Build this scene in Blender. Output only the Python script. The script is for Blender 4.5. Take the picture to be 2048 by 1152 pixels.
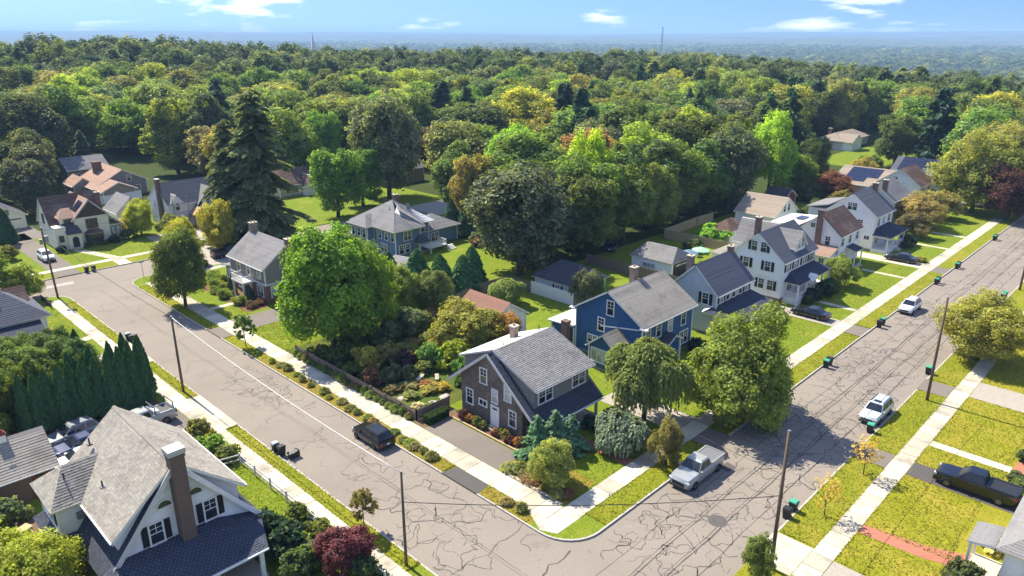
import bpy, math, random
import numpy as np
from mathutils import Vector
R = math.radians
sc = bpy.context.scene
COL = sc.collection
for _o in list(bpy.data.objects):
    bpy.data.objects.remove(_o)

# ---------------------------------------------------------------- camera
# world axes: +X runs along the right-hand street, +Y along the left-hand street, metres, z = 0 is lawn level
cam = bpy.data.cameras.new('camera')
cam.sensor_width = 36.0
cam.lens = 36.0 * 1455 / 2048
cam.clip_start = 0.5
cam.clip_end = 60000
cam_o = bpy.data.objects.new('camera', cam)
cam_o.location = (0, 0, 35)
cam_o.rotation_euler = (R(90 - 19.106), 0, R(44.364 - 90))
COL.objects.link(cam_o)
sc.camera = cam_o

# ---------------------------------------------------------------- sky, sun, exposure
SUN_EL = 50
w = bpy.data.worlds.new('World')
sc.world = w
w.use_nodes = True
nt = w.node_tree
nt.nodes.clear()
def N(tree, typ, **kw):
    n = tree.nodes.new(typ)
    for k, v in kw.items():
        setattr(n, k, v)
    return n
tc = N(nt, 'ShaderNodeTexCoord')
sep = N(nt, 'ShaderNodeSeparateXYZ')
nt.links.new(tc.outputs['Generated'], sep.inputs[0])
# the strip of sky in view is only 0-3 degrees high: lift the lookup a little so it reads as clear September blue
mclamp = N(nt, 'ShaderNodeMath', operation='MAXIMUM')
mclamp.inputs[1].default_value = 0.0
nt.links.new(sep.outputs[2], mclamp.inputs[0])
msq = N(nt, 'ShaderNodeMath', operation='SQRT')
nt.links.new(mclamp.outputs[0], msq.inputs[0])
mz = N(nt, 'ShaderNodeMath', operation='MULTIPLY_ADD')
mz.inputs[1].default_value = 0.75
mz.inputs[2].default_value = 0.335
nt.links.new(msq.outputs[0], mz.inputs[0])
comb = N(nt, 'ShaderNodeCombineXYZ')
nt.links.new(sep.outputs[0], comb.inputs[0])
nt.links.new(sep.outputs[1], comb.inputs[1])
nt.links.new(mz.outputs[0], comb.inputs[2])
sky = N(nt, 'ShaderNodeTexSky', sky_type='NISHITA', sun_disc=False, sun_elevation=R(SUN_EL), sun_rotation=R(0),
        altitude=100, air_density=1.0, dust_density=0.2, ozone_density=6.0)
nt.links.new(comb.outputs[0], sky.inputs['Vector'])
bg = N(nt, 'ShaderNodeBackground')
bg.inputs[1].default_value = 0.15
tint_ = N(nt, 'ShaderNodeMix', data_type='RGBA', blend_type='MULTIPLY')
tint_.inputs[0].default_value = 1.0
tint_.inputs[7].default_value = (0.94, 0.91, 1.02, 1)      # clear dry-air blue
nt.links.new(sky.outputs[0], tint_.inputs[6])
nt.links.new(tint_.outputs[2], bg.inputs[0])
# fair-weather clouds, flattened towards the horizon, over the whole sky
mc = N(nt, 'ShaderNodeMath', operation='MULTIPLY')
mc.inputs[1].default_value = 5.0
nt.links.new(sep.outputs[2], mc.inputs[0])
cc = N(nt, 'ShaderNodeCombineXYZ')
nt.links.new(sep.outputs[0], cc.inputs[0]); nt.links.new(sep.outputs[1], cc.inputs[1]); nt.links.new(mc.outputs[0], cc.inputs[2])
cn = N(nt, 'ShaderNodeTexNoise', noise_dimensions='3D')
cn.inputs['Scale'].default_value = 6.0
cn.inputs['Detail'].default_value = 8
cn.inputs['Roughness'].default_value = 0.55
cmap = N(nt, 'ShaderNodeMapping')
cmap.inputs['Location'].default_value = (0.4, 5.2, 2.1)
nt.links.new(cc.outputs[0], cmap.inputs[0])
nt.links.new(cmap.outputs[0], cn.inputs['Vector'])
cr = N(nt, 'ShaderNodeValToRGB')
cr.color_ramp.elements[0].position = 0.55
cr.color_ramp.elements[1].position = 0.66
nt.links.new(cn.outputs[0], cr.inputs[0])
bgc = N(nt, 'ShaderNodeBackground')
bgc.inputs[0].default_value = (1.0, 0.99, 0.97, 1)
bgc.inputs[1].default_value = 0.95
mx = N(nt, 'ShaderNodeMixShader')
nt.links.new(cr.outputs[0], mx.inputs[0]); nt.links.new(bg.outputs[0], mx.inputs[1]); nt.links.new(bgc.outputs[0], mx.inputs[2])
wo = N(nt, 'ShaderNodeOutputWorld')
nt.links.new(mx.outputs[0], wo.inputs[0])

sun = bpy.data.lights.new('sun', 'SUN')
sun.energy = 5.0
sun.angle = R(0.53)
sun.color = (1.0, 0.92, 0.77)
sun_o = bpy.data.objects.new('sun', sun)
sun_o.rotation_euler = (R(SUN_EL - 90), 0, 0)      # light comes from +Y
sun_o.location = (0, 100, 120)
COL.objects.link(sun_o)

sc.view_settings.view_transform = 'Standard'
sc.view_settings.look = 'None'
sc.view_settings.gamma = 1
sc.view_settings.exposure = 1.1
sc.view_settings.use_curve_mapping = False
sc.cycles.use_denoising = True
sc.cycles.max_bounces = 6
sc.cycles.diffuse_bounces = 4
sc.cycles.glossy_bounces = 2
sc.cycles.transmission_bounces = 3
sc.cycles.transparent_max_bounces = 4
sc.cycles.volume_bounces = 0
sc.cycles.caustics_reflective = False
sc.cycles.caustics_refractive = False

# ---------------------------------------------------------------- helpers
def link(o):
    COL.objects.link(o)
    return o

def tag(o, label=None, cat=None, group=None, kind=None):
    if label: o['label'] = label
    if cat: o['category'] = cat
    if group: o['group'] = group
    if kind: o['kind'] = kind
    return o

def empty(name, loc=(0, 0, 0), rz=0, label=None, cat=None, group=None, kind=None):
    o = bpy.data.objects.new(name, None)
    o.empty_display_size = 0.3
    o.location = loc
    o.rotation_euler = (0, 0, rz)
    link(o)
    return tag(o, label, cat, group, kind)

def mob(name, me, parent=None, loc=(0, 0, 0), rz=0, kind=None, color=None):
    o = bpy.data.objects.new(name, me)
    o.location = loc
    o.rotation_euler = (0, 0, rz)
    if parent: o.parent = parent
    if color: o.color = (*color, 1)
    if kind: o['kind'] = kind
    return link(o)

def copy_tree(o, parent=None):
    c = o.copy()
    link(c)
    c.parent = parent
    for ch in list(o.children):
        copy_tree(ch, c)
    return c

class MB:
    """collects faces; build() makes one mesh"""
    def __init__(s):
        s.v = []; s.f = []; s.m = []; s.t = []; s.mi = 0; s.tint = 0.0
    def add(s, vs, fs):
        n = len(s.v)
        s.v.extend(tuple(p) for p in vs)
        for f in fs:
            s.f.append([n + i for i in f]); s.m.append(s.mi); s.t.append(s.tint)
    def box(s, x0, y0, z0, x1, y1, z1):
        x0, x1 = min(x0, x1), max(x0, x1); y0, y1 = min(y0, y1), max(y0, y1); z0, z1 = min(z0, z1), max(z0, z1)
        s.add([(x0,y0,z0),(x1,y0,z0),(x1,y1,z0),(x0,y1,z0),(x0,y0,z1),(x1,y0,z1),(x1,y1,z1),(x0,y1,z1)],
              [(0,3,2,1),(4,5,6,7),(0,1,5,4),(1,2,6,5),(2,3,7,6),(3,0,4,7)])
        return s
    def prism(s, pts, vec):
        n = len(pts)
        P = [Vector(p) for p in pts]; V = Vector(vec)
        s.add(P + [p + V for p in P], [list(range(n))[::-1], list(range(n, 2 * n))] + [(i, (i + 1) % n, n + (i + 1) % n, n + i) for i in range(n)])
        return s
    def bar(s, a, b, w, h=None):
        """square bar between two points"""
        h = h or w
        a = Vector(a); b = Vector(b); d = (b - a).normalized()
        u = d.cross(Vector((0, 0, 1)))
        u = u.normalized() if u.length > 1e-4 else Vector((1, 0, 0))
        v = u.cross(d)
        P = []
        for p in (a, b):
            P += [p - u*w/2 - v*h/2, p + u*w/2 - v*h/2, p + u*w/2 + v*h/2, p - u*w/2 + v*h/2]
        s.add(P, [(0,3,2,1),(4,5,6,7),(0,1,5,4),(1,2,6,5),(2,3,7,6),(3,0,4,7)])
        return s
    def tube(s, pts, rad, n=8, cap=True):
        P = [Vector(p) for p in pts]
        if not hasattr(rad, '__len__'): rad = [rad] * len(P)
        vs = []
        for i, p in enumerate(P):
            d = (P[min(i + 1, len(P) - 1)] - P[max(i - 1, 0)]).normalized()
            u = d.cross(Vector((0.3, 1, 0.1)) if abs(d.z) > .7 else Vector((0, 0, 1))).normalized()
            v = d.cross(u)
            for k in range(n):
                a = 2 * math.pi * k / n
                vs.append(p + (u * math.cos(a) + v * math.sin(a)) * rad[i])
        fs = [(i*n + k, i*n + (k+1) % n, (i+1)*n + (k+1) % n, (i+1)*n + k) for i in range(len(P) - 1) for k in range(n)]
        if cap:
            fs += [tuple(range(n))[::-1], tuple(range((len(P)-1)*n, len(P)*n))]
        s.add(vs, fs)
        return s
    def loft(s, rings, cap=True):
        n = len(rings[0])
        vs = [p for r in rings for p in r]
        fs = [(i*n + k, i*n + (k+1) % n, (i+1)*n + (k+1) % n, (i+1)*n + k) for i in range(len(rings) - 1) for k in range(n)]
        if cap:
            fs += [tuple(range(n))[::-1], tuple(range((len(rings)-1)*n, len(rings)*n))]
        s.add(vs, fs)
        return s
    def mesh(s, name, mats, o=(0, 0, 0), smooth=False):
        me = bpy.data.meshes.new(name)
        ox, oy, oz = o
        me.from_pydata([(x - ox, y - oy, z - oz) for x, y, z in s.v], [], s.f)
        if not isinstance(mats, (list, tuple)): mats = [mats]
        for m in mats: me.materials.append(m)
        if len(mats) > 1: me.polygons.foreach_set('material_index', s.m)
        if any(s.t):
            at = me.attributes.new('tint', 'FLOAT', 'FACE')
            at.data.foreach_set('value', s.t)
        if smooth: me.polygons.foreach_set('use_smooth', [True] * len(me.polygons))
        me.update()
        return me
    def build(s, name, mats, parent=None, o=(0, 0, 0), kind=None, smooth=False, color=None):
        return mob(name, s.mesh(name, mats, o, smooth), parent, kind=kind, color=color)

def clip(poly, a, b, c):
    """keep the part of a 2D polygon with a*x + b*y <= c"""
    out = []
    for i in range(len(poly)):
        p, q = poly[i], poly[(i + 1) % len(poly)]
        dp, dq = a*p[0] + b*p[1] - c, a*q[0] + b*q[1] - c
        if dp <= 1e-9: out.append(p)
        if (dp < -1e-9 and dq > 1e-9) or (dp > 1e-9 and dq < -1e-9):
            t = dp / (dp - dq)
            out.append((p[0] + t*(q[0]-p[0]), p[1] + t*(q[1]-p[1])))
    return out

def frame_of(poly, out):
    P = [Vector(p) for p in poly]
    n = Vector((0, 0, 0))
    for i in range(len(P)):
        n += P[i].cross(P[(i + 1) % len(P)])
    n.normalize()
    if n.dot(Vector(out)) < 0:
        n = -n; P.reverse()
    v = (Vector((0, 0, 1)) - n * n.z).normalized()
    u = v.cross(n)
    return P, n, u, v

def lap(mb, poly, out, expo, t, rng, tab=0, jit=0.3, base=0.004, tintj=0.16):
    """lapped courses (shingles, clapboards) on a planar polygon: each course is a wedge proud of the next one up"""
    P, n, u, v = frame_of(poly, out)
    o = P[0]
    q = [((p - o).dot(u), (p - o).dot(v)) for p in P]
    if sum(q[i][0]*q[(i+1) % len(q)][1] - q[(i+1) % len(q)][0]*q[i][1] for i in range(len(q))) < 0: q.reverse()
    v0, v1 = min(p[1] for p in q), max(p[1] for p in q)
    k = max(1, int(round((v1 - v0) / expo)))
    e = (v1 - v0) / k
    for i in range(k):
        a, b = v0 + i*e, v0 + (i+1)*e
        band = clip(clip(q, 0, -1, -a), 0, 1, b)
        if len(band) < 3: continue
        ct = rng.uniform(-tintj, tintj) * (.3 if tab else .5)
        if tab:
            u0, u1 = min(p[0] for p in band), max(p[0] for p in band)
            x = math.floor(u0 / tab) * tab + (i % 2) * tab * .5 - tab + rng.uniform(0, .05)
            cells = []
            while x < u1:
                c = clip(clip(band, -1, 0, -(x + .006)), 1, 0, x + tab - .006)
                if len(c) >= 3: cells.append(c)
                x += tab
        else:
            cells = [band]
        for c in cells:
            tj = t * (1 + rng.uniform(-jit, jit))
            mb.tint = max(-.9, ct + (rng.uniform(-tintj, tintj) if tab else 0)) or 1e-4
            top = [o + u*x + v*y + n*(base + tj * (1 - (y - a)/e)) for x, y in c]
            mb.add(top, [list(range(len(top)))])
            for j in range(len(c)):
                p, r = c[j], c[(j+1) % len(c)]
                if abs(p[1] - a) < 1e-6 and abs(r[1] - a) < 1e-6:
                    P0, P1 = o + u*p[0] + v*p[1], o + u*r[0] + v*r[1]
                    mb.add([P0 + n*.001, P1 + n*.001, P1 + n*(base+tj), P0 + n*(base+tj)], [(0,1,2,3)])
    mb.tint = 0.0

# ---------------------------------------------------------------- materials
def new_mat(name):
    m = bpy.data.materials.new(name)
    m.use_nodes = True
    t = m.node_tree
    b = t.nodes['Principled BSDF']
    return m, t, b

def noise(t, scale, detail=4, rough=.6, src=None, vec='Object', stretch=None):
    n = N(t, 'ShaderNodeTexNoise')
    n.inputs['Scale'].default_value = scale
    n.inputs['Detail'].default_value = detail
    n.inputs['Roughness'].default_value = rough
    c = N(t, 'ShaderNodeTexCoord')
    if vec == 'World':
        g = N(t, 'ShaderNodeNewGeometry'); s = g.outputs['Position']
    else:
        s = c.outputs[vec]
    if stretch:
        mp = N(t, 'ShaderNodeMapping'); mp.inputs['Scale'].default_value = stretch
        t.links.new(s, mp.inputs[0]); s = mp.outputs[0]
    t.links.new(s, n.inputs['Vector'])
    return n.outputs[0]

def ramp(t, fac, stops):
    r = N(t, 'ShaderNodeValToRGB')
    el = r.color_ramp.elements
    while len(el) < len(stops): el.new(.5)
    for e, (p, c) in zip(el, stops):
        e.position = p; e.color = (*c, 1) if len(c) == 3 else c
    t.links.new(fac, r.inputs[0])
    return r.outputs[0]

def mixc(t, fac, a, b, mode='MIX'):
    m = N(t, 'ShaderNodeMix', data_type='RGBA', blend_type=mode)
    for s, x in ((m.inputs[0], fac), (m.inputs[6], a), (m.inputs[7], b)):
        if isinstance(x, (int, float)): s.default_value = x
        elif isinstance(x, tuple): s.default_value = (*x, 1) if len(x) == 3 else x
        else: t.links.new(x, s)
    return m.outputs[2]

def mathn(t, op, a, b=None, c=None):
    m = N(t, 'ShaderNodeMath', operation=op)
    for i, x in enumerate((a, b, c)):
        if x is None: continue
        if isinstance(x, (int, float)): m.inputs[i].default_value = x
        else: t.links.new(x, m.inputs[i])
    return m.outputs[0]

def tinted(t, col):
    """multiply by 1 + per-face tint"""
    a = N(t, 'ShaderNodeAttribute', attribute_name='tint')
    f = mathn(t, 'ADD', a.outputs['Fac'], 1.0)
    v = N(t, 'ShaderNodeVectorMath', operation='SCALE')
    t.links.new(col, v.inputs[0]); t.links.new(f, v.inputs['Scale'])
    return v.outputs[0]

def bump(t, b, h, strength=.3, dist=.02):
    n = N(t, 'ShaderNodeBump')
    n.inputs['Strength'].default_value = strength
    n.inputs['Distance'].default_value = dist
    t.links.new(h, n.inputs['Height']); t.links.new(n.outputs[0], b.inputs['Normal'])

def pm(name, c1, c2=None, scale=3, rough=.8, spec=.3, bmp=0, tint=False, metal=0, stretch=None, wear=None, wscale=.4, objcol=False):
    m, t, b = new_mat(name)
    b.inputs['Roughness'].default_value = rough
    b.inputs['Specular IOR Level'].default_value = spec
    b.inputs['Metallic'].default_value = metal
    c2 = c2 or tuple(x * .78 for x in c1)
    f = noise(t, scale, 6, .65, stretch=stretch)
    col = ramp(t, f, [(.3, c2), (.7, c1)])
    if wear:
        f2 = noise(t, wscale, 5, .6, vec='World')
        col = mixc(t, ramp(t, f2, [(.5, (0, 0, 0)), (.68, (.8, .8, .8))]), col, wear)
    if objcol:
        oi = N(t, 'ShaderNodeObjectInfo')
        col = mixc(t, 1.0, col, oi.outputs['Color'], 'MULTIPLY')
    if tint: col = tinted(t, col)
    t.links.new(col, b.inputs['Base Color'])
    if bmp: bump(t, b, noise(t, scale * 6, 3), bmp, .02)
    return m

M = {}
def setm(name, *a, **k): M[name] = pm(name, *a, **k)
# paint and siding
setm('white_siding', (.84, .84, .82), (.76, .76, .75), 1.5, .6, tint=True, wear=(.68, .67, .63))
setm('white_trim', (.80, .79, .75), (.70, .69, .65), 2, .5)
setm('gray_trim', (.62, .60, .56), (.5, .49, .46), 2, .6)
setm('black_paint', (.012, .013, .016), (.02, .021, .025), 3, .5)
setm('blue_siding', (.032, .105, .235), (.026, .085, .19), 1.5, .6, tint=True)
setm('slate_blue_siding', (.15, .21, .34), (.12, .17, .28), 1.5, .6, tint=True)
setm('pale_gray_siding', (.52, .56, .58), (.45, .49, .52), 1.5, .6, tint=True)
setm('gray_siding', (.24, .225, .20), (.20, .19, .17), 1.5, .7, tint=True)
setm('taupe_siding', (.30, .25, .19), (.25, .21, .16), 1.5, .7, tint=True)
setm('dark_brown_siding', (.085, .058, .048), (.06, .042, .036), 2, .7, tint=True)
setm('brown_shingle', (.175, .14, .105), (.11, .088, .068), 2.2, .9, tint=True, wear=(.22, .19, .155), wscale=.7)
setm('cream_stucco', (.76, .73, .56), (.68, .65, .50), 1.2, .85, bmp=.2)
setm('white_stucco', (.80, .80, .78), (.70, .70, .69), 1.2, .85, bmp=.2)
setm('tan_wall', (.50, .44, .34), (.43, .38, .30), 2, .8)
setm('red_wall', (.20, .045, .035), (.15, .035, .03), 2, .8)
# roofing
setm('shingle_gray', (.235, .23, .225), (.17, .165, .16), 6, .95, .15, tint=True, wear=(.145, .14, .138))
setm('shingle_tan', (.325, .30, .255), (.24, .22, .187), 6, .95, .15, tint=True, wear=(.185, .168, .142), wscale=.5)
setm('shingle_slate', (.12, .127, .15), (.08, .086, .105), 6, .95, .2, tint=True)
setm('shingle_navy_shaded', (.062, .070, .092), (.042, .048, .066), 6, .95, .2, tint=True)  # navy of the tudor roof; elsewhere slate darkened, shade put into the colour
setm('shingle_dark', (.085, .088, .10), (.055, .057, .065), 6, .95, .2, tint=True)
setm('shingle_brown', (.135, .088, .068), (.095, .062, .05), 6, .95, .15, tint=True, wear=(.21, .16, .13))
setm('shingle_rust', (.36, .245, .185), (.28, .185, .14), 6, .95, .15, tint=True, wear=(.30, .19, .15))
setm('shingle_red', (.27, .155, .115), (.21, .115, .085), 6, .95, .15, tint=True)
setm('shingle_beige', (.33, .275, .215), (.26, .215, .17), 6, .95, .15, tint=True)
setm('membrane', (.50, .48, .44), (.41, .39, .35), 1.2, .8)
setm('concrete', (.53, .48, .365), (.44, .40, .305), 2.5, .9, .2, bmp=.15, wear=(.27, .245, .20), wscale=.5, tint=True)
setm('concrete_old', (.36, .32, .265), (.28, .25, .21), 2.5, .9, .2, bmp=.15, wear=(.30, .27, .24))
setm('kerb_stone', (.44, .41, .36), (.32, .30, .27), 3, .9, .2, bmp=.2)
setm('wood_fence', (.24, .19, .14), (.16, .125, .095), 4, .9, .2, stretch=(6, 6, .8), objcol=False)
setm('wood_new', (.52, .30, .17), (.42, .24, .14), 4, .8, .2, stretch=(5, 5, .8))
setm('wood_pole', (.17, .12, .085), (.10, .072, .052), 5, .9, .2, stretch=(8, 8, .5))
setm('wood_pale', (.46, .36, .20), (.36, .28, .16), 4, .9, .2, stretch=(6, 6, .8))
setm('bark', (.105, .082, .064), (.055, .043, .035), 6, .95, .1, bmp=.5, stretch=(3, 3, .6))
setm('metal_gray', (.30, .30, .31), (.24, .24, .25), 4, .45, .5, metal=.6)
setm('metal_dark', (.04, .04, .045), (.03, .03, .033), 4, .5, .4)
setm('plastic_black', (.018, .02, .022), (.012, .013, .015), 5, .55, .4)
setm('plastic_green', (.05, .34, .20), (.04, .28, .16), 5, .5, .4)
setm('plastic_gray', (.32, .36, .38), (.26, .30, .32), 5, .5, .4)
setm('rubber', (.012, .012, .013), (.018, .018, .019), 8, .85, .2)
setm('rim', (.20, .205, .215), (.15, .155, .16), 5, .35, .5, metal=.7)
setm('lamp_clear', (.70, .72, .74), (.6, .62, .64), 5, .15, .6)
setm('lamp_red', (.35, .02, .015), (.28, .015, .012), 5, .25, .5)
setm('plate', (.75, .76, .78), (.68, .69, .72), 5, .5)
setm('solar', (.012, .016, .035), (.018, .022, .05), 2, .18, .6)
setm('cable', (.03, .03, .032), (.02, .02, .022), 2, .6)
setm('cable_pale', (.62, .61, .58), (.55, .54, .5), 2, .5)
setm('stone', (.42, .39, .35), (.27, .25, .22), 2, .9, bmp=.4)
setm('mulch', (.20, .105, .06), (.13, .07, .045), 4, 1, .1, bmp=.4)
setm('soil', (.17, .115, .07), (.115, .08, .05), 2, 1, .1, bmp=.4)
setm('canvas_green', (.30, .62, .36), (.26, .55, .31), 2, .8)
setm('canvas_blue', (.12, .20, .28), (.10, .17, .24), 2, .8)
setm('tar', (.058, .052, .047), (.095, .085, .076), 2, .7, .3)
setm('patch_dark', (.10, .09, .085), (.075, .07, .065), 2, .9)
setm('patch_pale', (.36, .32, .28), (.30, .27, .235), 2, .95)

def road_mat(name, c1, c2, c3):
    m, t, b = new_mat(name)
    f = noise(t, .12, 5, .6, vec='World')
    col = ramp(t, f, [(.32, c2), (.62, c1)])
    g = noise(t, 9, 4, .7, vec='World')
    col = mixc(t, ramp(t, g, [(.42, (.55, .55, .55)), (.62, (0, 0, 0))]), col, c3)
    st_ = noise(t, .35, 7, .75, vec='World', stretch=(1, 1, 1))
    col = mixc(t, ramp(t, st_, [(.60, (0, 0, 0)), (.72, (.45, .45, .45))]), col, tuple(x * .62 for x in c3))
    lt_ = noise(t, .8, 6, .7, vec='World', stretch=(1.3, .8, 1))
    col = mixc(t, ramp(t, lt_, [(.60, (0, 0, 0)), (.75, (.5, .5, .5))]), col, tuple(x * 1.22 for x in c1))
    s = noise(t, .6, 6, .7, vec='World', stretch=(1, 1, 1))
    col = mixc(t, ramp(t, s, [(.58, (0, 0, 0)), (.74, (.55, .55, .55))]), col, c2)
    t.links.new(col, b.inputs['Base Color'])
    b.inputs['Roughness'].default_value = .95
    b.inputs['Specular IOR Level'].default_value = .2
    bump(t, b, g, .25, .02)
    return m
M['asphalt'] = road_mat('asphalt', (.255, .22, .18), (.212, .183, .15), (.182, .157, .13))
M['asphalt_new'] = road_mat('asphalt_new', (.11, .098, .09), (.085, .077, .072), (.07, .065, .06))
M['asphalt_drive'] = road_mat('asphalt_drive', (.20, .173, .145), (.155, .135, .115), (.125, .11, .096))

def grass_mat(name, lush, mid, dry, dryness=.5):
    m, t, b = new_mat(name)
    oi = N(t, 'ShaderNodeObjectInfo')
    f = noise(t, .30, 6, .62, vec='World')
    f2 = noise(t, 1.7, 6, .7, vec='World')
    col = ramp(t, f2, [(.34, lush), (.62, mid)])
    thr = .74 - .34 * dryness
    col = mixc(t, ramp(t, f, [(thr - .1, (0, 0, 0)), (thr + .16, (.9, .9, .9))]), col, dry)
    mow = noise(t, .9, 3, .5, vec='World', stretch=(.25, 2.2, 1))
    col = mixc(t, ramp(t, mow, [(.40, (.28, .28, .28)), (.6, (0, 0, 0))]), col, tuple(x * .62 for x in mid))
    fine = noise(t, 6, 5, .8, vec='World')
    col = mixc(t, ramp(t, fine, [(.36, (.8, .8, .8)), (.6, (0, 0, 0))]), col, tuple(x * .5 for x in lush))
    t.links.new(col, b.inputs['Base Color'])
    b.inputs['Roughness'].default_value = 1
    b.inputs['Specular IOR Level'].default_value = .1
    bump(t, b, fine, .6, .06)
    return m
M['lawn'] = grass_mat('lawn', (.12, .18, .012), (.205, .26, .02), (.32, .31, .045), .40)
M['lawn_dry'] = grass_mat('lawn_dry', (.19, .21, .012), (.30, .285, .02), (.42, .31, .055), .58)
M['verge_dry'] = grass_mat('verge_dry', (.16, .165, .014), (.28, .225, .03), (.34, .19, .06), .72)
M['verge'] = grass_mat('verge', (.15, .19, .012), (.26, .265, .018), (.36, .285, .045), .5)
M['wild'] = grass_mat('wild', (.06, .10, .015), (.11, .14, .022), (.18, .13, .05), .5)
M['woodland_floor'] = grass_mat('woodland_floor', (.035, .06, .012), (.06, .085, .018), (.09, .075, .03), .4)

def brick_mat(name, c1, c2, mortar, scale=1.0):
    m, t, b = new_mat(name)
    c = N(t, 'ShaderNodeTexCoord')
    # bricks on any upright face: run the courses along x + y
    s = N(t, 'ShaderNodeSeparateXYZ'); t.links.new(c.outputs['Object'], s.inputs[0])
    a = mathn(t, 'ADD', s.outputs[0], s.outputs[1])
    cb = N(t, 'ShaderNodeCombineXYZ'); t.links.new(a, cb.inputs[0]); t.links.new(s.outputs[2], cb.inputs[1])
    k = N(t, 'ShaderNodeTexBrick')
    k.inputs['Scale'].default_value = scale
    k.inputs['Color1'].default_value = (*c1, 1); k.inputs['Color2'].default_value = (*c2, 1); k.inputs['Mortar'].default_value = (*mortar, 1)
    k.inputs['Mortar Size'].default_value = .012; k.inputs['Brick Width'].default_value = .23; k.inputs['Row Height'].default_value = .085
    t.links.new(cb.outputs[0], k.inputs['Vector'])
    col = mixc(t, mathn(t, 'MULTIPLY', noise(t, 2.5, 5), .5), k.outputs[0], tuple(x * .55 for x in c1))
    t.links.new(col, b.inputs['Base Color'])
    b.inputs['Roughness'].default_value = .9
    bump(t, b, k.outputs['Fac'], -.4, .01)
    return m
M['brick'] = brick_mat('brick', (.22, .085, .055), (.16, .065, .045), (.30, .26, .22))
M['brick_brown'] = brick_mat('brick_brown', (.17, .09, .06), (.11, .06, .042), (.22, .19, .16))
M['brick_tan'] = brick_mat('brick_tan', (.33, .21, .14), (.26, .16, .11), (.38, .33, .28))
M['paver_red'] = brick_mat('paver_red', (.42, .15, .085), (.34, .12, .07), (.30, .20, .15))

def glass_mat(name, c, rough=.06):
    m, t, b = new_mat(name)
    b.inputs['Base Color'].default_value = (*c, 1)
    b.inputs['Roughness'].default_value = rough
    b.inputs['Specular IOR Level'].default_value = .6
    f = noise(t, .8, 3)
    t.links.new(ramp(t, f, [(.4, tuple(x * .6 for x in c)), (.62, tuple(min(1, x * 1.8) for x in c))]), b.inputs['Base Color'])
    return m
M['glass'] = glass_mat('glass', (.022, .027, .034))
M['glass_curtain'] = glass_mat('glass_curtain', (.34, .37, .36), .12)
M['glass_car'] = glass_mat('glass_car', (.012, .016, .022))

def paint(name, c, metal=.25):
    m, t, b = new_mat(name)
    f = noise(t, 40, 2)
    t.links.new(ramp(t, f, [(.3, tuple(x * .92 for x in c)), (.7, c)]), b.inputs['Base Color'])
    b.inputs['Metallic'].default_value = metal
    b.inputs['Roughness'].default_value = .32
    b.inputs['Coat Weight'].default_value = .7
    b.inputs['Coat Roughness'].default_value = .06
    return m
for n_, c_ in dict(silver=(.33, .35, .345), black=(.003, .003, .0045), navy=(.015, .03, .10), white=(.74, .75, .74), gray=(.20, .22, .24), pale=(.55, .60, .58), red=(.25, .02, .015)).items():
    M['paint_' + n_] = paint('paint_' + n_, c_)

def leaf_mat(name, trans=.58, gloss=.014):
    """foliage: colour of the tree (object colour) varied leaf by leaf; leaves let some light through"""
    m, t, b = new_mat(name)
    t.nodes.remove(b)
    oi = N(t, 'ShaderNodeObjectInfo')
    col = tinted(t, oi.outputs['Color'])
    df = N(t, 'ShaderNodeBsdfDiffuse'); t.links.new(col, df.inputs[0])
    tr = N(t, 'ShaderNodeBsdfTranslucent')
    t.links.new(mixc(t, .85, col, mixc(t, 1.0, col, (1.75, 1.5, .5), 'MULTIPLY')), tr.inputs[0])
    m1 = N(t, 'ShaderNodeMixShader'); m1.inputs[0].default_value = trans
    t.links.new(df.outputs[0], m1.inputs[1]); t.links.new(tr.outputs[0], m1.inputs[2])
    gl = N(t, 'ShaderNodeBsdfGlossy'); gl.inputs['Roughness'].default_value = .42
    gl.inputs[0].default_value = (.8, .85, .6, 1)
    m2 = N(t, 'ShaderNodeMixShader'); m2.inputs[0].default_value = gloss
    t.links.new(m1.outputs[0], m2.inputs[1]); t.links.new(gl.outputs[0], m2.inputs[2])
    t.links.new(m2.outputs[0], t.nodes['Material Output'].inputs[0])
    return m
M['leaf'] = leaf_mat('leaf')
M['leaf_glossy'] = leaf_mat('leaf_glossy', .5, .024)
M['needle'] = leaf_mat('needle', .3, .012)

# ---------------------------------------------------------------- terrain, streets
def smooth(a, b, x):
    t = np.clip((x - a) / (b - a), 0, 1)
    return t * t * (3 - 2 * t)

def terrain(x, y):
    """height of the land: level in the village, a wooded rise to the left, lower country beyond"""
    x = np.asarray(x, float); y = np.asarray(y, float)
    d = np.hypot(x, y)
    fx = (x + y) * .7071            # distance ahead of the camera, about
    lx = (x - y) * .7071            # to the right
    h = 8.5 * np.exp(-(((fx - 400) / 150) ** 2 + ((lx + 225) / 110) ** 2)) + 5 * smooth(230, 420, d) * smooth(260, 60, lx)
    h -= 46 * smooth(540, 1500, d + 1.25 * np.maximum(lx - 40, 0))
    h += 4 * np.sin(x / 310) * np.sin(y / 270) * smooth(600, 1500, d)
    return h * smooth(150, 260, d)

def grid_mesh(name, xs, ys, zf, mat):
    X, Y = np.meshgrid(xs, ys)
    Z = zf(X, Y)
    v = np.stack([X, Y, Z], -1).reshape(-1, 3)
    nx, ny = len(xs), len(ys)
    idx = np.arange(nx * ny).reshape(ny, nx)
    f = np.stack([idx[:-1, :-1], idx[:-1, 1:], idx[1:, 1:], idx[1:, :-1]], -1).reshape(-1, 4)
    me = bpy.data.meshes.new(name)
    me.from_pydata(v.tolist(), [], f.tolist())
    me.materials.append(mat)
    me.polygons.foreach_set('use_smooth', [True] * len(me.polygons))
    return me

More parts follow.
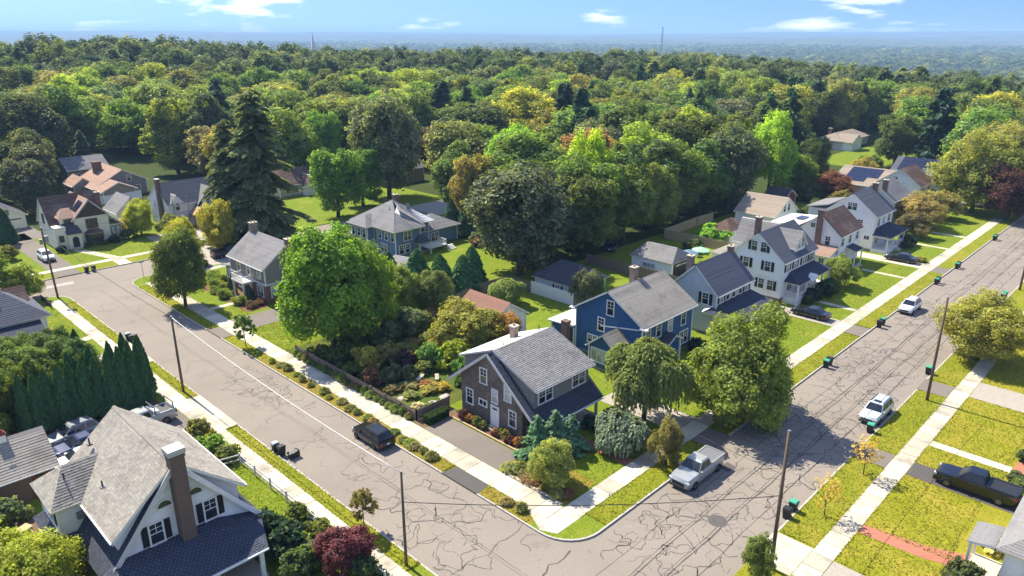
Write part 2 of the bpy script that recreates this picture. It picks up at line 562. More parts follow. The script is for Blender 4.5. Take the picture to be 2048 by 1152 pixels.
def axis_lines():
    a = list(np.arange(-100, 300, 5.0))
    b = list(300 * 1.09 ** np.arange(0, 58))
    c = list(-100 - 20 * 1.13 ** np.arange(0, 50))[::-1]
    return np.array(c + a + b)

def ground_z(X, Y):
    z = terrain(X, Y) - .03
    inside = (X > -80) & (X < 270) & (Y > 0) & (Y < 140)
    return np.where(inside, -.4, z)
L_ = axis_lines()
L_ = L_[(L_ > -12000) & (L_ < 40000)]
tag(mob('ground', grid_mesh('ground', L_, L_, ground_z, M['woodland_floor'])), kind='structure')

def sheet(name, pts, z, mat, kind='structure', parent=None):
    mb = MB()
    mb.add([(x, y, z) for x, y in pts], [list(range(len(pts)))])
    o = mb.build(name, mat, parent)
    return tag(o, kind=kind) if kind else o
def rect(x0, y0, x1, y1): return [(x0, y0), (x1, y0), (x1, y1), (x0, y1)]

road = sheet('road', rect(-78, 2, 268, 138), -.12, M['asphalt'])

def arc(cx, cy, r, a0, a1, n=8):
    return [(cx + r * math.cos(R(a0 + (a1 - a0) * i / n)), cy + r * math.sin(R(a0 + (a1 - a0) * i / n))) for i in range(n + 1)]
def block(name, pts, mat):
    mb = MB(); mb.prism([(x, y, -.3) for x, y in pts], (0, 0, .3))
    return tag(mb.build(name, mat), kind='structure')
block('lawn', arc(37.0, 30.2, 3.1, 270, 180) + arc(37.1, 111.8, 3.2, 180, 90) + [(290, 115), (290, 27.1)], M['lawn'])
block('lawn', [(-100, 27.1)] + arc(22.0, 30.6, 3.5, 270, 360) + arc(22.3, 111.8, 3.2, 0, 90) + [(-100, 115)], M['lawn'])
block('lawn', [(-100, -20), (290, -20), (290, 17.6), (-100, 17.6)], M['lawn_dry'])
block('lawn', [(-100, 124), (290, 124), (290, 158), (-100, 158)], M['lawn'])

def kerb(name, pts):
    mb = MB()
    for (a, b) in zip(pts[:-1], pts[1:]):
        d = Vector((b[0] - a[0], b[1] - a[1], 0)); L = d.length
        if L < .01: continue
        n = Vector((-d.y, d.x, 0)) / L * .07
        P = Vector((*a, -.2)); Q = Vector((*b, -.2))
        mb.prism([P - n, Q - n, Q + n, P + n], (0, 0, .213))
    return tag(mb.build(name, M['kerb_stone']), kind='structure')
kerb('kerb', [(200, 27.1), (56.5, 27.1)]); kerb('kerb', [(53.2, 27.1), (37.0, 27.1)] + arc(37.0, 30.2, 3.1, 270, 180) + [(33.9, 37.1)])
kerb('kerb', [(33.9, 41.4), (33.9, 83)]); kerb('kerb', [(33.9, 87), (33.9, 111.8)] + arc(37.1, 111.8, 3.2, 180, 90) + [(60, 115)])
kerb('kerb', arc(22.0, 30.6, 3.5, 270, 360) + [(25.5, 61.5)]); kerb('kerb', [(25.5, 70), (25.5, 82)]); kerb('kerb', [(25.5, 89.4), (25.5, 111.8)] + arc(22.3, 111.8, 3.2, 0, 90) + [(0, 115)])
kerb('kerb', [(46.4, 17.6), (60.8, 17.6)]); kerb('kerb', [(63.7, 17.6), (78.7, 17.6)]); kerb('kerb', [(82.1, 17.6), (200, 17.6)])
kerb('kerb', [(-20, 124), (27, 124)]); kerb('kerb', [(30.4, 124), (44, 124)])

# verges and dry patches
for x0, y0, x1, y1, m in [(33.98, 41.4, 35.38, 75, 'verge_dry'), (33.98, 31.5, 35.38, 37.1, 'verge_dry'), (33.98, 75, 35.38, 82.6, 'verge'), (33.98, 87, 35.38, 110, 'verge'),
                          (24.34, 34, 25.42, 61.4, 'verge'), (24.34, 70.2, 25.42, 82, 'verge'), (24.34, 89.5, 25.42, 110.5, 'verge'),
                          (38, 27.2, 53.2, 29.15, 'verge'), (56.6, 27.2, 89.1, 29.15, 'verge'), (92.7, 27.2, 123.8, 29.15, 'verge'), (127.6, 27.2, 190, 29.15, 'verge'),
                          (46.5, 14.84, 60.8, 17.5, 'verge'), (63.7, 14.84, 78.7, 17.5, 'verge'), (82.2, 14.84, 190, 17.5, 'verge'),
                          (37.45, 31.2, 41.9, 38.3, 'verge_dry'), (37.45, 50, 50, 74, 'wild'), (37.45, 48.3, 42.0, 50, 'soil'), (10, 60, 22, 84, 'soil'), (0, 40, 8.2, 64, 'soil'),
                          (-20, 124.1, 26.8, 127.3, 'verge'), (30.4, 124.1, 60, 127.3, 'verge')]:
    sheet('verge' if 'verge' in m else 'planting_bed', rect(x0, y0, x1, y1), .006, M[m])
sheet('planting_bed', rect(40.6, 38.6, 42.15, 48.3), .009, M['mulch'])
sheet('planting_bed', arc(20.2, 92.0, 1.9, 0, 360, 20)[:-1], .009, M['mulch'])
sheet('planting_bed', rect(40.3, 89.0, 43.7, 104), .009, M['mulch'])

for r4 in ((128, 71.2, 289, 114.9), (86, 72.4, 128, 112.5), (107, 124.2, 289, 157.9), (192, 28, 289, 71.1), (159, 53, 191.9, 71.1)):
    sheet('woodland_floor', rect(*r4), .004, M['woodland_floor'])
sheet('lawn_patch', rect(214, 69, 258, 88), .012, M['lawn'])

# sidewalks of separate concrete slabs
def slabs(x0, y0, x1, y1, along, label_len=1.55, skip=()):
    root = tag(empty('sidewalk', (x0, y0, 0)), kind='structure')
    L = (x1 - x0) if along == 'x' else (y1 - y0)
    W = (y1 - y0) if along == 'x' else (x1 - x0)
    n = int(round(L / label_len)); s = L / n
    rng = random.Random(int(x0 * 7 + y0))
    mes = []
    for k in range(4):
        mb = MB(); mb.tint = (-.2, -.06, .05, .12)[k]
        if along == 'x': mb.box(.02, 0, -.1, s - .02, W, .022)
        else: mb.box(0, .02, -.1, W, s - .02, .022)
        mes.append(mb.mesh('slab', M['concrete']))
    for i in range(n):
        o = mob('slab', rng.choice(mes), root, ((i * s) if along == 'x' else 0, 0 if along == 'x' else i * s, rng.uniform(-.004, .006)))
    return root
slabs(35.4, 30.95, 37.4, 111.5, 'y')
slabs(22.75, 24, 24.3, 112.4, 'y')
slabs(34.6, 29.2, 172, 30.9, 'x', 1.7)
slabs(42.6, 13.3, 132, 14.8, 'x', 1.7)
slabs(8, 127.4, 66, 128.8, 'x')
slabs(37.45, 110.9, 58, 112.3, 'x')
sheet('sidewalk_ramp', [(34.05, 30.4), (34.65, 29.15), (37.4, 29.15), (35.4, 30.9), (35.4, 33)], .012, M['concrete'])

# driveways, aprons and walks
for pts, m in [(rect(37.45, 38.4, 40.5, 48.2), 'asphalt_drive'), ([(33.85, 37.0), (35.38, 37.3), (35.38, 41.2), (33.85, 41.4)], 'asphalt_new'),
               ([(33.85, 82.7), (35.38, 83.0), (35.38, 86.6), (33.85, 87)], 'asphalt_drive'), (rect(37.45, 83.2, 44.2, 87.9), 'asphalt_drive'),
               (rect(24.32, 61.6, 25.6, 70.2), 'concrete'), (rect(8.5, 62.3, 22.7, 70.6), 'asphalt_drive'),
               (rect(24.32, 82.0, 25.6, 89.4), 'concrete'), (rect(12, 83, 22.7, 88.4), 'concrete_old'), (rect(17.5, 94.0, 22.7, 95.3), 'concrete'),
               (rect(53.3, 27.0, 56.4, 29.15), 'asphalt_drive'), (rect(53.5, 30.95, 57.2, 40), 'concrete_old'),
               (rect(89.2, 27.0, 92.6, 29.15), 'asphalt_drive'), (rect(90.0, 30.95, 92.9, 52), 'concrete_old'),
               (rect(123.9, 27.0, 127.5, 29.15), 'asphalt_drive'), (rect(124.4, 30.95, 127.6, 58), 'concrete'),
               (rect(60.9, 14.84, 63.6, 17.7), 'asphalt_drive'), (rect(61.1, 2, 63.7, 13.25), 'asphalt_new'),
               (rect(78.8, 14.84, 82.0, 17.7), 'asphalt_drive'), (rect(80.6, 2, 85.2, 13.25), 'concrete_old'),
               (rect(67.5, 7, 68.6, 13.25), 'concrete'), (rect(42.4, 14.84, 46.3, 17.75), 'concrete'), (rect(42.0, 1, 46.0, 13.25), 'concrete_old'),
               (rect(97.6, 30.95, 98.6, 36.6), 'concrete'), (rect(117.1, 30.95, 118.0, 37.3), 'concrete'), (rect(150.2, 30.95, 151.2, 37), 'concrete'), (rect(139.5, 30.95, 140.4, 37), 'concrete'),
               (rect(27.0, 123.9, 30.3, 127.35), 'asphalt_drive'), (rect(27.0, 128.85, 30.6, 158), 'asphalt_drive'), (rect(36.0, 123.9, 37.9, 127.35), 'concrete'),
               ([(36.2, 128.85), (37.8, 128.85), (35.0, 137.6), (33.2, 138.6)], 'concrete'), (rect(37.45, 93.2, 41.3, 94.2), 'concrete'),
               (rect(45.5, 113, 57, 139), 'patch_pale'), (rect(70, 105.8, 90, 115.2), 'concrete_old'), (rect(94, 113.5, 125, 124.5), 'patch_pale'),
               (rect(20.5, 152, 33, 163), 'asphalt_drive')]:
    sheet('driveway' if m.startswith('asphalt') else 'path', pts, .012, M[m])
sheet('brick_path', [(50.5, 13.25), (50.7, 9), (51.6, 6), (53.6, 6), (52.4, 9), (51.7, 13.25)], .012, M['paver_red'])
sheet('brick_path', rect(45.7, 30.95, 46.8, 38), .012, M['paver_red'])
sheet('brick_path', [(67.0, 5.2), (70.2, 5.2), (70.2, 6.9), (67.0, 6.9)], .012, M['paver_red'])
sheet('road_patch', arc(44.5, 21.5, .75, 0, 360, 16)[:-1], -.112, M['patch_dark'])
sheet('road_patch', [(24.0, 119.5), (28.0, 119.2), (28.2, 120.7), (24.2, 120.8)], -.112, M['patch_pale'])
sheet('road_patch', [(51.0, 24.2), (52.2, 24.0), (52.5, 25.0), (51.2, 25.3)], -.112, M['patch_dark'])

# tar-sealed cracks: a jittered honeycomb of wobbly strips plus the long paving joints
rng = random.Random(5)
crack = MB()
def warp(p):
    x, y = p
    return (x + .20 * math.sin(2.6 * y + 1.1 * math.sin(1.3 * x)) + .09 * math.sin(6.1 * y + 2.0 * x), y + .20 * math.sin(2.3 * x + 1.7 * math.sin(1.1 * y)) + .09 * math.sin(5.3 * x - 2.4 * y))
def ribbon(pts, w, z=-.1145, straight=False):
    vs = []
    if not straight: pts = [warp(p) for p in pts]
    for i, p in enumerate(pts):
        a = pts[max(i - 1, 0)]; b = pts[min(i + 1, len(pts) - 1)]
        dx, dy = b[0] - a[0], b[1] - a[1]; L = math.hypot(dx, dy) or 1
        ww = w * rng.uniform(.45, 1.35) / 2
        vs += [(p[0] - dy / L * ww, p[1] + dx / L * ww, z), (p[0] + dy / L * ww, p[1] - dx / L * ww, z)]
    crack.add(vs, [(2*i, 2*i + 1, 2*i + 3, 2*i + 2) for i in range(len(pts) - 1)])
def wobble(a, b, amp, n=11):
    dx, dy = b[0] - a[0], b[1] - a[1]
    ph = rng.uniform(0, 6); k = rng.uniform(.5, 1.6); s = rng.uniform(-1, 1) * amp
    out = []
    for i in range(n + 1):
        t = i / n
        o = s * math.sin(math.pi * t) + .25 * amp * math.sin(ph + 6.3 * k * t) * math.sin(math.pi * t)
        out.append((a[0] + dx * t - dy * o, a[1] + dy * t + dx * o))
    return out
def crack_net(x0, y0, x1, y1, cell, dens, wid):
    h = cell * 0.866
    nodes = {}
    def node(i, j):
        if (i, j) not in nodes:
            nodes[(i, j)] = (x0 + i * cell * .5 + rng.uniform(-.42, .42) * cell, y0 + j * h + rng.uniform(-.42, .42) * cell)
        return nodes[(i, j)]
    ni = int((x1 - x0) / (cell * .5)) + 1; nj = int((y1 - y0) / h) + 1
    for j in range(nj + 1):
        for i in range(ni + 1):
            if (i + j) % 2: continue
            if (i // 2 + j) % 3 == 2 and rng.random() < .7: continue
            for di, dj in ((2, 0), (1, 1), (-1, 1)):
                a, b = node(i, j), node(i + di, j + dj)
                mx_, my_ = (a[0] + b[0]) / 2, (a[1] + b[1]) / 2
                if not (x0 + .1 < a[0] < x1 - .1 and y0 + .1 < a[1] < y1 - .1 and x0 + .1 < b[0] < x1 - .1 and y0 + .1 < b[1] < y1 - .1): continue
                if rng.random() < dens * (.55 + .45 * math.sin(mx_ * .31 + 1.3) * math.cos(my_ * .23)):
                    ribbon(wobble(a, b, .45), wid)
crack_net(34, 17.7, 112, 27.0, 1.5, .95, .07)
crack_net(112, 17.7, 175, 27.0, 2.2, .8, .085)
crack_net(26.0, 17.7, 34, 27.2, 1.7, .85, .07)
crack_net(25.6, 27.2, 33.8, 44, 1.6, .8, .065)
crack_net(27.5, 44, 33.8, 74, 1.5, .85, .06)
crack_net(25.6, 44, 28, 74, 3.0, .25, .07)
crack_net(25.6, 74, 33.8, 114, 2.3, .5, .05)
crack_net(10, 115.2, 60, 123.8, 4.5, .22, .08)
crack_net(34, 17.8, 90, 26.9, .95, .42, .035)
crack_net(27, 28, 33.6, 70, 1.0, .3, .032)
for yy, wd in ((19.4, .07), (20.9, .11), (21.15, .05), (22.6, .09), (24.4, .05), (22.85, .05)):
    ribbon([(x, yy + .05 * math.sin(x * .7 + yy * 3) + rng.uniform(-.03, .03)) for x in np.arange(28, 178, 1.1)], wd, straight=True)
for xx in (29.7, 29.95):
    ribbon([(xx + .06 * math.sin(y * .6) + rng.uniform(-.04, .04), y) for y in np.arange(27, 114, 1.2)], .05, straight=True)
ribbon([(x, 27.2 + .1 * math.sin(x)) for x in np.arange(26.0, 33.7, .7)], .16)
ribbon([(x, 31.6 + .1 * math.sin(x)) for x in np.arange(26.0, 33.7, .7)], .07)
ribbon([(x, 115.6 + .1 * math.sin(x)) for x in np.arange(22, 36, .8)], .10)
crack.build('crack_seal', M['tar'], road, kind='stuff')

# ---------------------------------------------------------------- house kit
WIN = {}
def win_mesh(w, h, style, trim):
    key = (round(w, 2), round(h, 2), style, trim)
    if key in WIN: return WIN[key]
    f = MB(); g = MB()
    c = .11 if w > .7 else .08
    hw = w / 2
    if style == 'arch':
        n = 10
        o = [(hw * math.cos(math.pi * i / n), hw * math.sin(math.pi * i / n)) for i in range(n + 1)]
        i_ = [((hw - c) * math.cos(math.pi * i / n), (hw - c) * math.sin(math.pi * i / n)) for i in range(n + 1)]
        for k in range(n):
            q = [o[k], o[k+1], i_[k+1], i_[k]]
            f.prism([(x, .02, z) for x, z in q], (0, -.09, 0))
        f.box(-hw, -.1, -.08, hw, .02, 0)
        g.prism([(x, .01, z) for x, z in i_], (0, -.03, 0))
    else:
        f.box(-hw - c, -.08, -.02, -hw, .02, h + c); f.box(hw, -.08, -.02, hw + c, .02, h + c)
        f.box(-hw, -.08, h, hw, .02, h + c)
        if style not in ('door', 'garage'):
            f.box(-hw - c - .03, -.12, -.1, hw + c + .03, .02, -.02)
        if style in ('dh', 'dh2', 'dh3'):
            k = int(style[2:] or 1)
            for j in range(k):
                x0 = -hw + w * j / k; x1 = -hw + w * (j + 1) / k
                if j: f.box(x0 - .06, -.07, 0, x0 + .06, .01, h)
                f.box(x0, -.055, h * .48, x1, .01, h * .48 + .06)
                if h > .8:
                    f.box((x0 + x1) / 2 - .02, -.045, h * .52, (x0 + x1) / 2 + .02, .01, h)
                    f.box(x0, -.043, h * .74, x1, .01, h * .74 + .035)
        elif style == 'pic':
            for j in range(1, max(2, int(round(w / .7)))):
                x = -hw + w * j / max(2, int(round(w / .7)))
                f.box(x - .03, -.06, 0, x + .03, .01, h)
        elif style == 'door':
            f.box(-hw, -.05, 0, hw, .015, h * .98)
            for zz in (.12, .5): f.box(-hw * .7, -.065, h * zz, -hw * .1, -.05, h * (zz + .3)); f.box(hw * .1, -.065, h * zz, hw * .7, -.05, h * (zz + .3))
        elif style == 'garage':
            for j in range(4): f.box(-hw, -.05, h * j / 4 + .015, hw, .015, h * (j + 1) / 4)
        if style == 'door': g.box(-hw * .7, -.06, h * .84, hw * .7, 0, h * .94)
        elif style == 'garage': g.box(-hw * .8, -.055, h * .8, hw * .8, 0, h * .92)
        else: g.box(-hw, -.03, 0, hw, .005, h)
    WIN[key] = (f, g, key)
    WIN[key] = (f.mesh('window', M[trim]), g.mesh('pane', M['glass']), g.mesh('pane', M['glass_curtain']))
    return WIN[key]
FACE = {'y-': 0, 'x-': -90, 'y+': 180, 'x+': 90}
_wr = random.Random(3)

class House:
    def __init__(s, name, x, y, label, cat='house', group=None, seed=1):
        s.o = (x, y, 0); s.rng = random.Random(seed)
        s.root = empty(name, s.o, 0, label, cat, group)
    def part(s, name, mb, mats, parent=None, kind=None, smooth=False):
        mats = [M[m] if isinstance(m, str) else m for m in (mats if isinstance(mats, (list, tuple)) else [mats])]
        return mb.build(name, mats, parent or s.root, s.o, kind, smooth)
    def roof(s, polys, mat, trim='white_trim', expo=.24, tab=0, thick=.16, name='roof', parent=None, t=.028, courses=True):
        slab = MB(); sh = MB()
        for p in polys:
            P, n, u, v = frame_of(p, (0, 0, 1))
            slab.prism([q - n * thick for q in P], n * (thick - .002))
            if courses: lap(sh, p, (0, 0, 1), expo, t, s.rng, tab)
        r = s.part(name, slab, trim, parent)
        if courses: s.part('shingle_courses', sh, mat, r, 'stuff')
        return r
    def walls(s, polys, mat, expo=.2, tab=0, t=.02, name='wall', core=None, lapped=True):
        """polys: list of (polygon, outward); core: MB with the solid behind"""
        mb = core or MB()
        if not core:
            for p, out in polys:
                P, n, u, v = frame_of(p, out)
                mb.prism([q - n * .15 for q in P], n * .149)
        w = s.part(name, mb, mat)
        if lapped:
            cl = MB()
            for p, out in polys: lap(cl, p, out, expo, t, s.rng, tab, tintj=.05 if not tab else .16)
            s.part('siding_courses', cl, mat, w, 'stuff')
        return w
    def boxwalls(s, x0, x1, y0, y1, z0, z1, mat, lapped=True, corners='white_trim', expo=.2, faces=('x-', 'y-', 'x+', 'y+'), tab=0):
        pol = dict(zip(('x-', 'x+', 'y-', 'y+'), (
            ([(x0,y0,z0),(x0,y1,z0),(x0,y1,z1),(x0,y0,z1)], (-1,0,0)), ([(x1,y0,z0),(x1,y1,z0),(x1,y1,z1),(x1,y0,z1)], (1,0,0)),
            ([(x0,y0,z0),(x1,y0,z0),(x1,y0,z1),(x0,y0,z1)], (0,-1,0)), ([(x0,y1,z0),(x1,y1,z0),(x1,y1,z1),(x0,y1,z1)], (0,1,0)))))
        w = s.walls([pol[f] for f in faces], mat, expo, tab, core=MB().box(x0, y0, z0, x1, y1, z1), lapped=lapped)
        if corners: s.corners(x0, x1, y0, y1, z0, z1, corners)
        return w
    def corners(s, x0, x1, y0, y1, z0, z1, mat):
        for x, y in ((x0, y0), (x1, y0), (x0, y1), (x1, y1)):
            s.part('corner_board', MB().box(x - .07, y - .07, z0, x + .07, y + .07, z1 - .02), mat)
    def gable(s, x0, x1, y0, y1, ze, zr, axis, roofm, wallm, trim='white_trim', oh=.4, og=.3, expo=.24, tab=0, zb=0.0, pos=.5, lapped=True,
              wexpo=.2, wtab=0, corners=True, ze1=None, rthick=.16, courses=True):
        g = (lambda a, b, z: (a, b, z)) if axis == 'x' else (lambda a, b, z: (b, a, z))
        a0, a1, b0, b1 = (x0, x1, y0, y1) if axis == 'x' else (y0, y1, x0, x1)
        br = b0 + (b1 - b0) * pos
        ze1 = ze if ze1 is None else ze1
        s0 = (zr - ze) / (br - b0); s1 = (zr - ze1) / (b1 - br)
        sec = [(b0, zb), (b1, zb), (b1, ze1), (br, zr), (b0, ze)]
        core = MB().prism([g(a0, b, z) for b, z in sec], Vector(g(a1, 0, 0)) - Vector(g(a0, 0, 0)))
        A = Vector(g(1, 0, 0)); B = Vector(g(0, 1, 0))
        pol = [([g(a0, b, z) for b, z in sec], -A), ([g(a1, b, z) for b, z in sec], A),
               ([g(a0, b0, zb), g(a1, b0, zb), g(a1, b0, ze), g(a0, b0, ze)], -B), ([g(a0, b1, zb), g(a1, b1, zb), g(a1, b1, ze1), g(a0, b1, ze1)], B)]
        s.walls(pol, wallm, wexpo, wtab, core=core, lapped=lapped)
        if corners: s.corners(x0, x1, y0, y1, zb, min(ze, ze1), trim)
        d = rthick
        e0 = [g(a0-og, b0-oh, ze - s0*oh + d), g(a1+og, b0-oh, ze - s0*oh + d), g(a1+og, br, zr + d), g(a0-og, br, zr + d)]
        e1 = [g(a0-og, b1+oh, ze1 - s1*oh + d), g(a1+og, b1+oh, ze1 - s1*oh + d), g(a1+og, br, zr + d), g(a0-og, br, zr + d)]
        r = s.roof([e0, e1], roofm, trim, expo, tab, rthick, courses=courses)
        s.part('ridge_cap', MB().prism([g(a0-og, br-.14, zr + d - .1*s0), g(a0-og, br+.14, zr + d - .1*s1), g(a0-og, br, zr + d + .05)], Vector(g(a1+og, 0, 0)) - Vector(g(a0-og, 0, 0))), roofm, r)
        for b, z in ((b0 - oh - .05, ze - s0*oh + d - .1), (b1 + oh + .05, ze1 - s1*oh + d - .1)):
            p, q = g(a0 - og, b, z), g(a1 + og, b, z)
            s.part('gutter', MB().bar(p, q, .11, .1), trim, r)
        return r
    def hip(s, x0, x1, y0, y1, ze, zr, roofm, trim='white_trim', oh=.5, expo=.26, inset=None, axis=None, thick=.16):
        """four-sided roof; ridge along the longer side"""
        X0, X1, Y0, Y1 = x0 - oh, x1 + oh, y0 - oh, y1 + oh
        if axis is None: axis = 'x' if X1 - X0 >= Y1 - Y0 else 'y'
        i = inset if inset is not None else min(X1 - X0, Y1 - Y0) / 2
        if axis == 'x': A, B = (X0 + i, (Y0+Y1)/2, zr), (X1 - i, (Y0+Y1)/2, zr)
        else: A, B = ((X0+X1)/2, Y0 + i, zr), ((X0+X1)/2, Y1 - i, zr)
        c = [(X0,Y0,ze),(X1,Y0,ze),(X1,Y1,ze),(X0,Y1,ze)]
        if (Vector(A) - Vector(B)).length < .05: pl = [[c[0],c[1],A],[c[1],c[2],A],[c[2],c[3],A],[c[3],c[0],A]]
        elif axis == 'x': pl = [[c[0],c[1],B,A],[c[1],c[2],B],[c[2],c[3],A,B],[c[3],c[0],A]]
        else: pl = [[c[0],c[1],A],[c[1],c[2],B,A],[c[2],c[3],B],[c[3],c[0],A,B]]
        return s.roof(pl, roofm, trim, expo, 0, thick)
    def win(s, face, plane, a, z, w, h, style='dh', trim='white_trim', shutter=None, curtain=None):
        f, g, gc = win_mesh(w, h, style, trim)
        curtain = _wr.random() < .22 if curtain is None else curtain
        x, y = (plane, a) if face[0] == 'x' else (a, plane)
        loc = (x - s.o[0], y - s.o[1], z)
        if face[0] == 'x': loc = (loc[0] + (-.025 if face[1] == '-' else .025), loc[1], z)
        else: loc = (loc[0], loc[1] + (-.025 if face[1] == '-' else .025), z)
        o = mob('door' if style == 'door' else 'garage_door' if style == 'garage' else 'window', f, s.root, loc, R(FACE[face]))
        mob('pane', gc if curtain else g, o)
        if shutter:
            sw = min(.42, w * .5)
            key = ('sh', round(sw, 2), round(h, 2), shutter)
            if key not in WIN:
                mb = MB().box(-sw/2, -.06, 0, sw/2, .0, h)
                for k in range(int(h / .12)): mb.box(-sw/2 + .05, -.07, k*.12 + .03, sw/2 - .05, -.06, k*.12 + .1)
                WIN[key] = mb.mesh('shutter', M[shutter])
            for sg in (-1, 1):
                mob('shutter', WIN[key], o, (sg * (w/2 + .13 + sw/2), 0, 0))
        return o
    def chimney(s, x0, x1, y0, y1, z0, z1, mat='brick', cap='concrete', pots=1):
        mb = MB().box(x0, y0, z0, x1, y1, z1)
        mb.box(x0 - .05, y0 - .05, z1 - .22, x1 + .05, y1 + .05, z1 - .08)
        c = s.part('chimney', mb, mat)
        s.part('chimney_cap', MB().box(x0 - .08, y0 - .08, z1 - .003, x1 + .08, y1 + .08, z1 + .1), cap, c)
        for k in range(pots):
            cx = x0 + (x1 - x0) * (k + .5) / pots; cy = (y0 + y1) / 2
            s.part('flue', MB().tube([(cx, cy, z1 + .05), (cx, cy, z1 + .3)], .13, 8), 'brick_tan', c)
        return c
    def vent(s, x, y, z, h=.5):
        s.part('vent_pipe', MB().tube([(x, y, z - .15), (x, y, z + h)], .055, 8).box(x - .16, y - .16, z - .08, x + .16, y + .16, z + .03), 'metal_dark')
    def found(s, x0, x1, y0, y1, z=.35, mat='stone'):
        s.part('foundation', MB().box(x0 + .03, y0 + .03, -.15, x1 - .03, y1 - .03, z), mat)
    def post(s, x, y, z0, z1, w=.18, mat='white_trim', name='column'):
        s.part(name, MB().box(x - w/2, y - w/2, z0, x + w/2, y + w/2, z1).box(x - w*.7, y - w*.7, z0, x + w*.7, y + w*.7, z0 + .12).box(x - w*.7, y - w*.7, z1 - .12, x + w*.7, y + w*.7, z1), mat)
    def rail(s, a, b, z0, z1, mat='white_trim', step=.16, name='railing'):
        mb = MB(); A = Vector(a); B = Vector(b); L = (B - A).length
        mb.bar((A.x, A.y, z1), (B.x, B.y, z1), .07); mb.bar((A.x, A.y, z0 + .08), (B.x, B.y, z0 + .08), .06)
        for k in range(int(L / step) + 1):
            p = A + (B - A) * (k * step / L)
            mb.box(p.x - .02, p.y - .02, z0 + .08, p.x + .02, p.y + .02, z1)
        s.part(name, mb, mat)
    def steps(s, x, y, w, n, axis='y-', rise=.17, mat='concrete', z=None):
        mb = MB()
        for k in range(n):
            zt = rise * (n - k)
            if axis == 'y-': mb.box(x - w/2, y - .28 * (k + 1), -.05, x + w/2, y - .28 * k + .001 * k, zt)
            else: mb.box(x - .28 * (k + 1), y - w/2, -.05, x - .28 * k, y + w/2, zt)
        s.part('step', mb, mat)

# ================================================================ brown shingled house on the corner
h = House('shingled_house', 46.4, 44, 'dark brown shingled house with grey gambrel-like roof and white windows on the street corner', 'house', seed=11)
h.found(42.2, 50.6, 40.0, 48.1)
X0, X1 = 42.2, 50.6
RY, RZ = 44.1, 7.55
sf = (RZ - 2.2) / (RY - 37.6); sb = .77
zf = lambda y: RZ - sf * (RY - y)
zk = lambda y: RZ - sb * (y - RY)
sec = [(40.0, .2), (48.1, .2), (48.1, zk(48.1) - .1), (RY, RZ - .05), (40.0, zf(40.0) - .1)]
core = MB().prism([(X0, y, z) for y, z in sec], (X1 - X0, 0, 0))
tri = lambda x: [(x, y, z) for y, z in sec]
h.walls([(tri(X0), (-1,0,0)), (tri(X1), (1,0,0)), ([(X0,40,.2),(X1,40,.2),(X1,40,zf(40)-.1),(X0,40,zf(40)-.1)], (0,-1,0)), ([(X0,48.1,.2),(X1,48.1,.2),(X1,48.1,zk(48.1)-.1),(X0,48.1,zk(48.1)-.1)], (0,1,0))], 'brown_shingle', .16, .19, .018, core=core)
r = h.roof([[(41.75,37.6,2.2),(51.1,37.6,2.2),(51.1,RY,RZ+.1),(41.75,RY,RZ+.1)], [(41.75,49.75,zk(49.75)),(51.1,49.75,zk(49.75)),(51.1,RY,RZ+.1),(41.75,RY,RZ+.1)]], 'shingle_navy_shaded', 'gray_trim', .2, .3)
h.part('ridge_cap', MB().prism([(41.75,RY-.15,RZ+.06),(41.75,RY+.15,RZ+.06),(41.75,RY,RZ+.17)], (9.35,0,0)), 'shingle_navy_shaded', r)
h.part('gutter', MB().bar((41.75, 37.54, 2.12), (51.1, 37.54, 2.12), .12), 'white_trim', r)
for yy, zz, y2, z2 in ((37.6, 2.1, RY, RZ), (49.75, zk(49.75) - .1, RY, RZ)):
    h.part('rake_board', MB().bar((41.72, yy, zz), (41.72, y2, z2), .06, .26), 'gray_trim', r)
# front shed dormer, wide
dy, dz = 38.55, 5.45
zd = lambda y: RZ + .12 - (RZ + .12 - dz) / (RY - dy) * (RY - y)
fr = 39.1
front = [(42.75,fr,zf(fr)),(50.45,fr,zf(fr)),(50.45,fr,zd(fr)-.12),(42.75,fr,zd(fr)-.12)]
cheek = lambda x: [(x,fr,zf(fr)),(x,RY-.3,zf(RY-.3)),(x,RY-.3,zd(RY-.3)-.1),(x,fr,zd(fr)-.12)]
w = h.walls([(front, (0,-1,0)), (cheek(42.75), (-1,0,0)), (cheek(50.45), (1,0,0))], 'gray_siding', .18, .25, .015, name='dormer_wall')
rd = h.roof([[(42.45,dy,dz),(50.8,dy,dz),(50.8,RY+.02,RZ+.16),(42.45,RY+.02,RZ+.16)]], 'shingle_gray', 'gray_trim', .2, .3, name='dormer_roof')
h.part('gutter', MB().bar((42.45, dy-.05, dz-.1), (50.8, dy-.05, dz-.1), .1), 'gray_trim', rd)
h.win('y-', fr, 44.25, 3.75, 1.75, 1.2, 'dh2'); h.win('y-', fr, 48.95, 3.75, 1.75, 1.2, 'dh2')
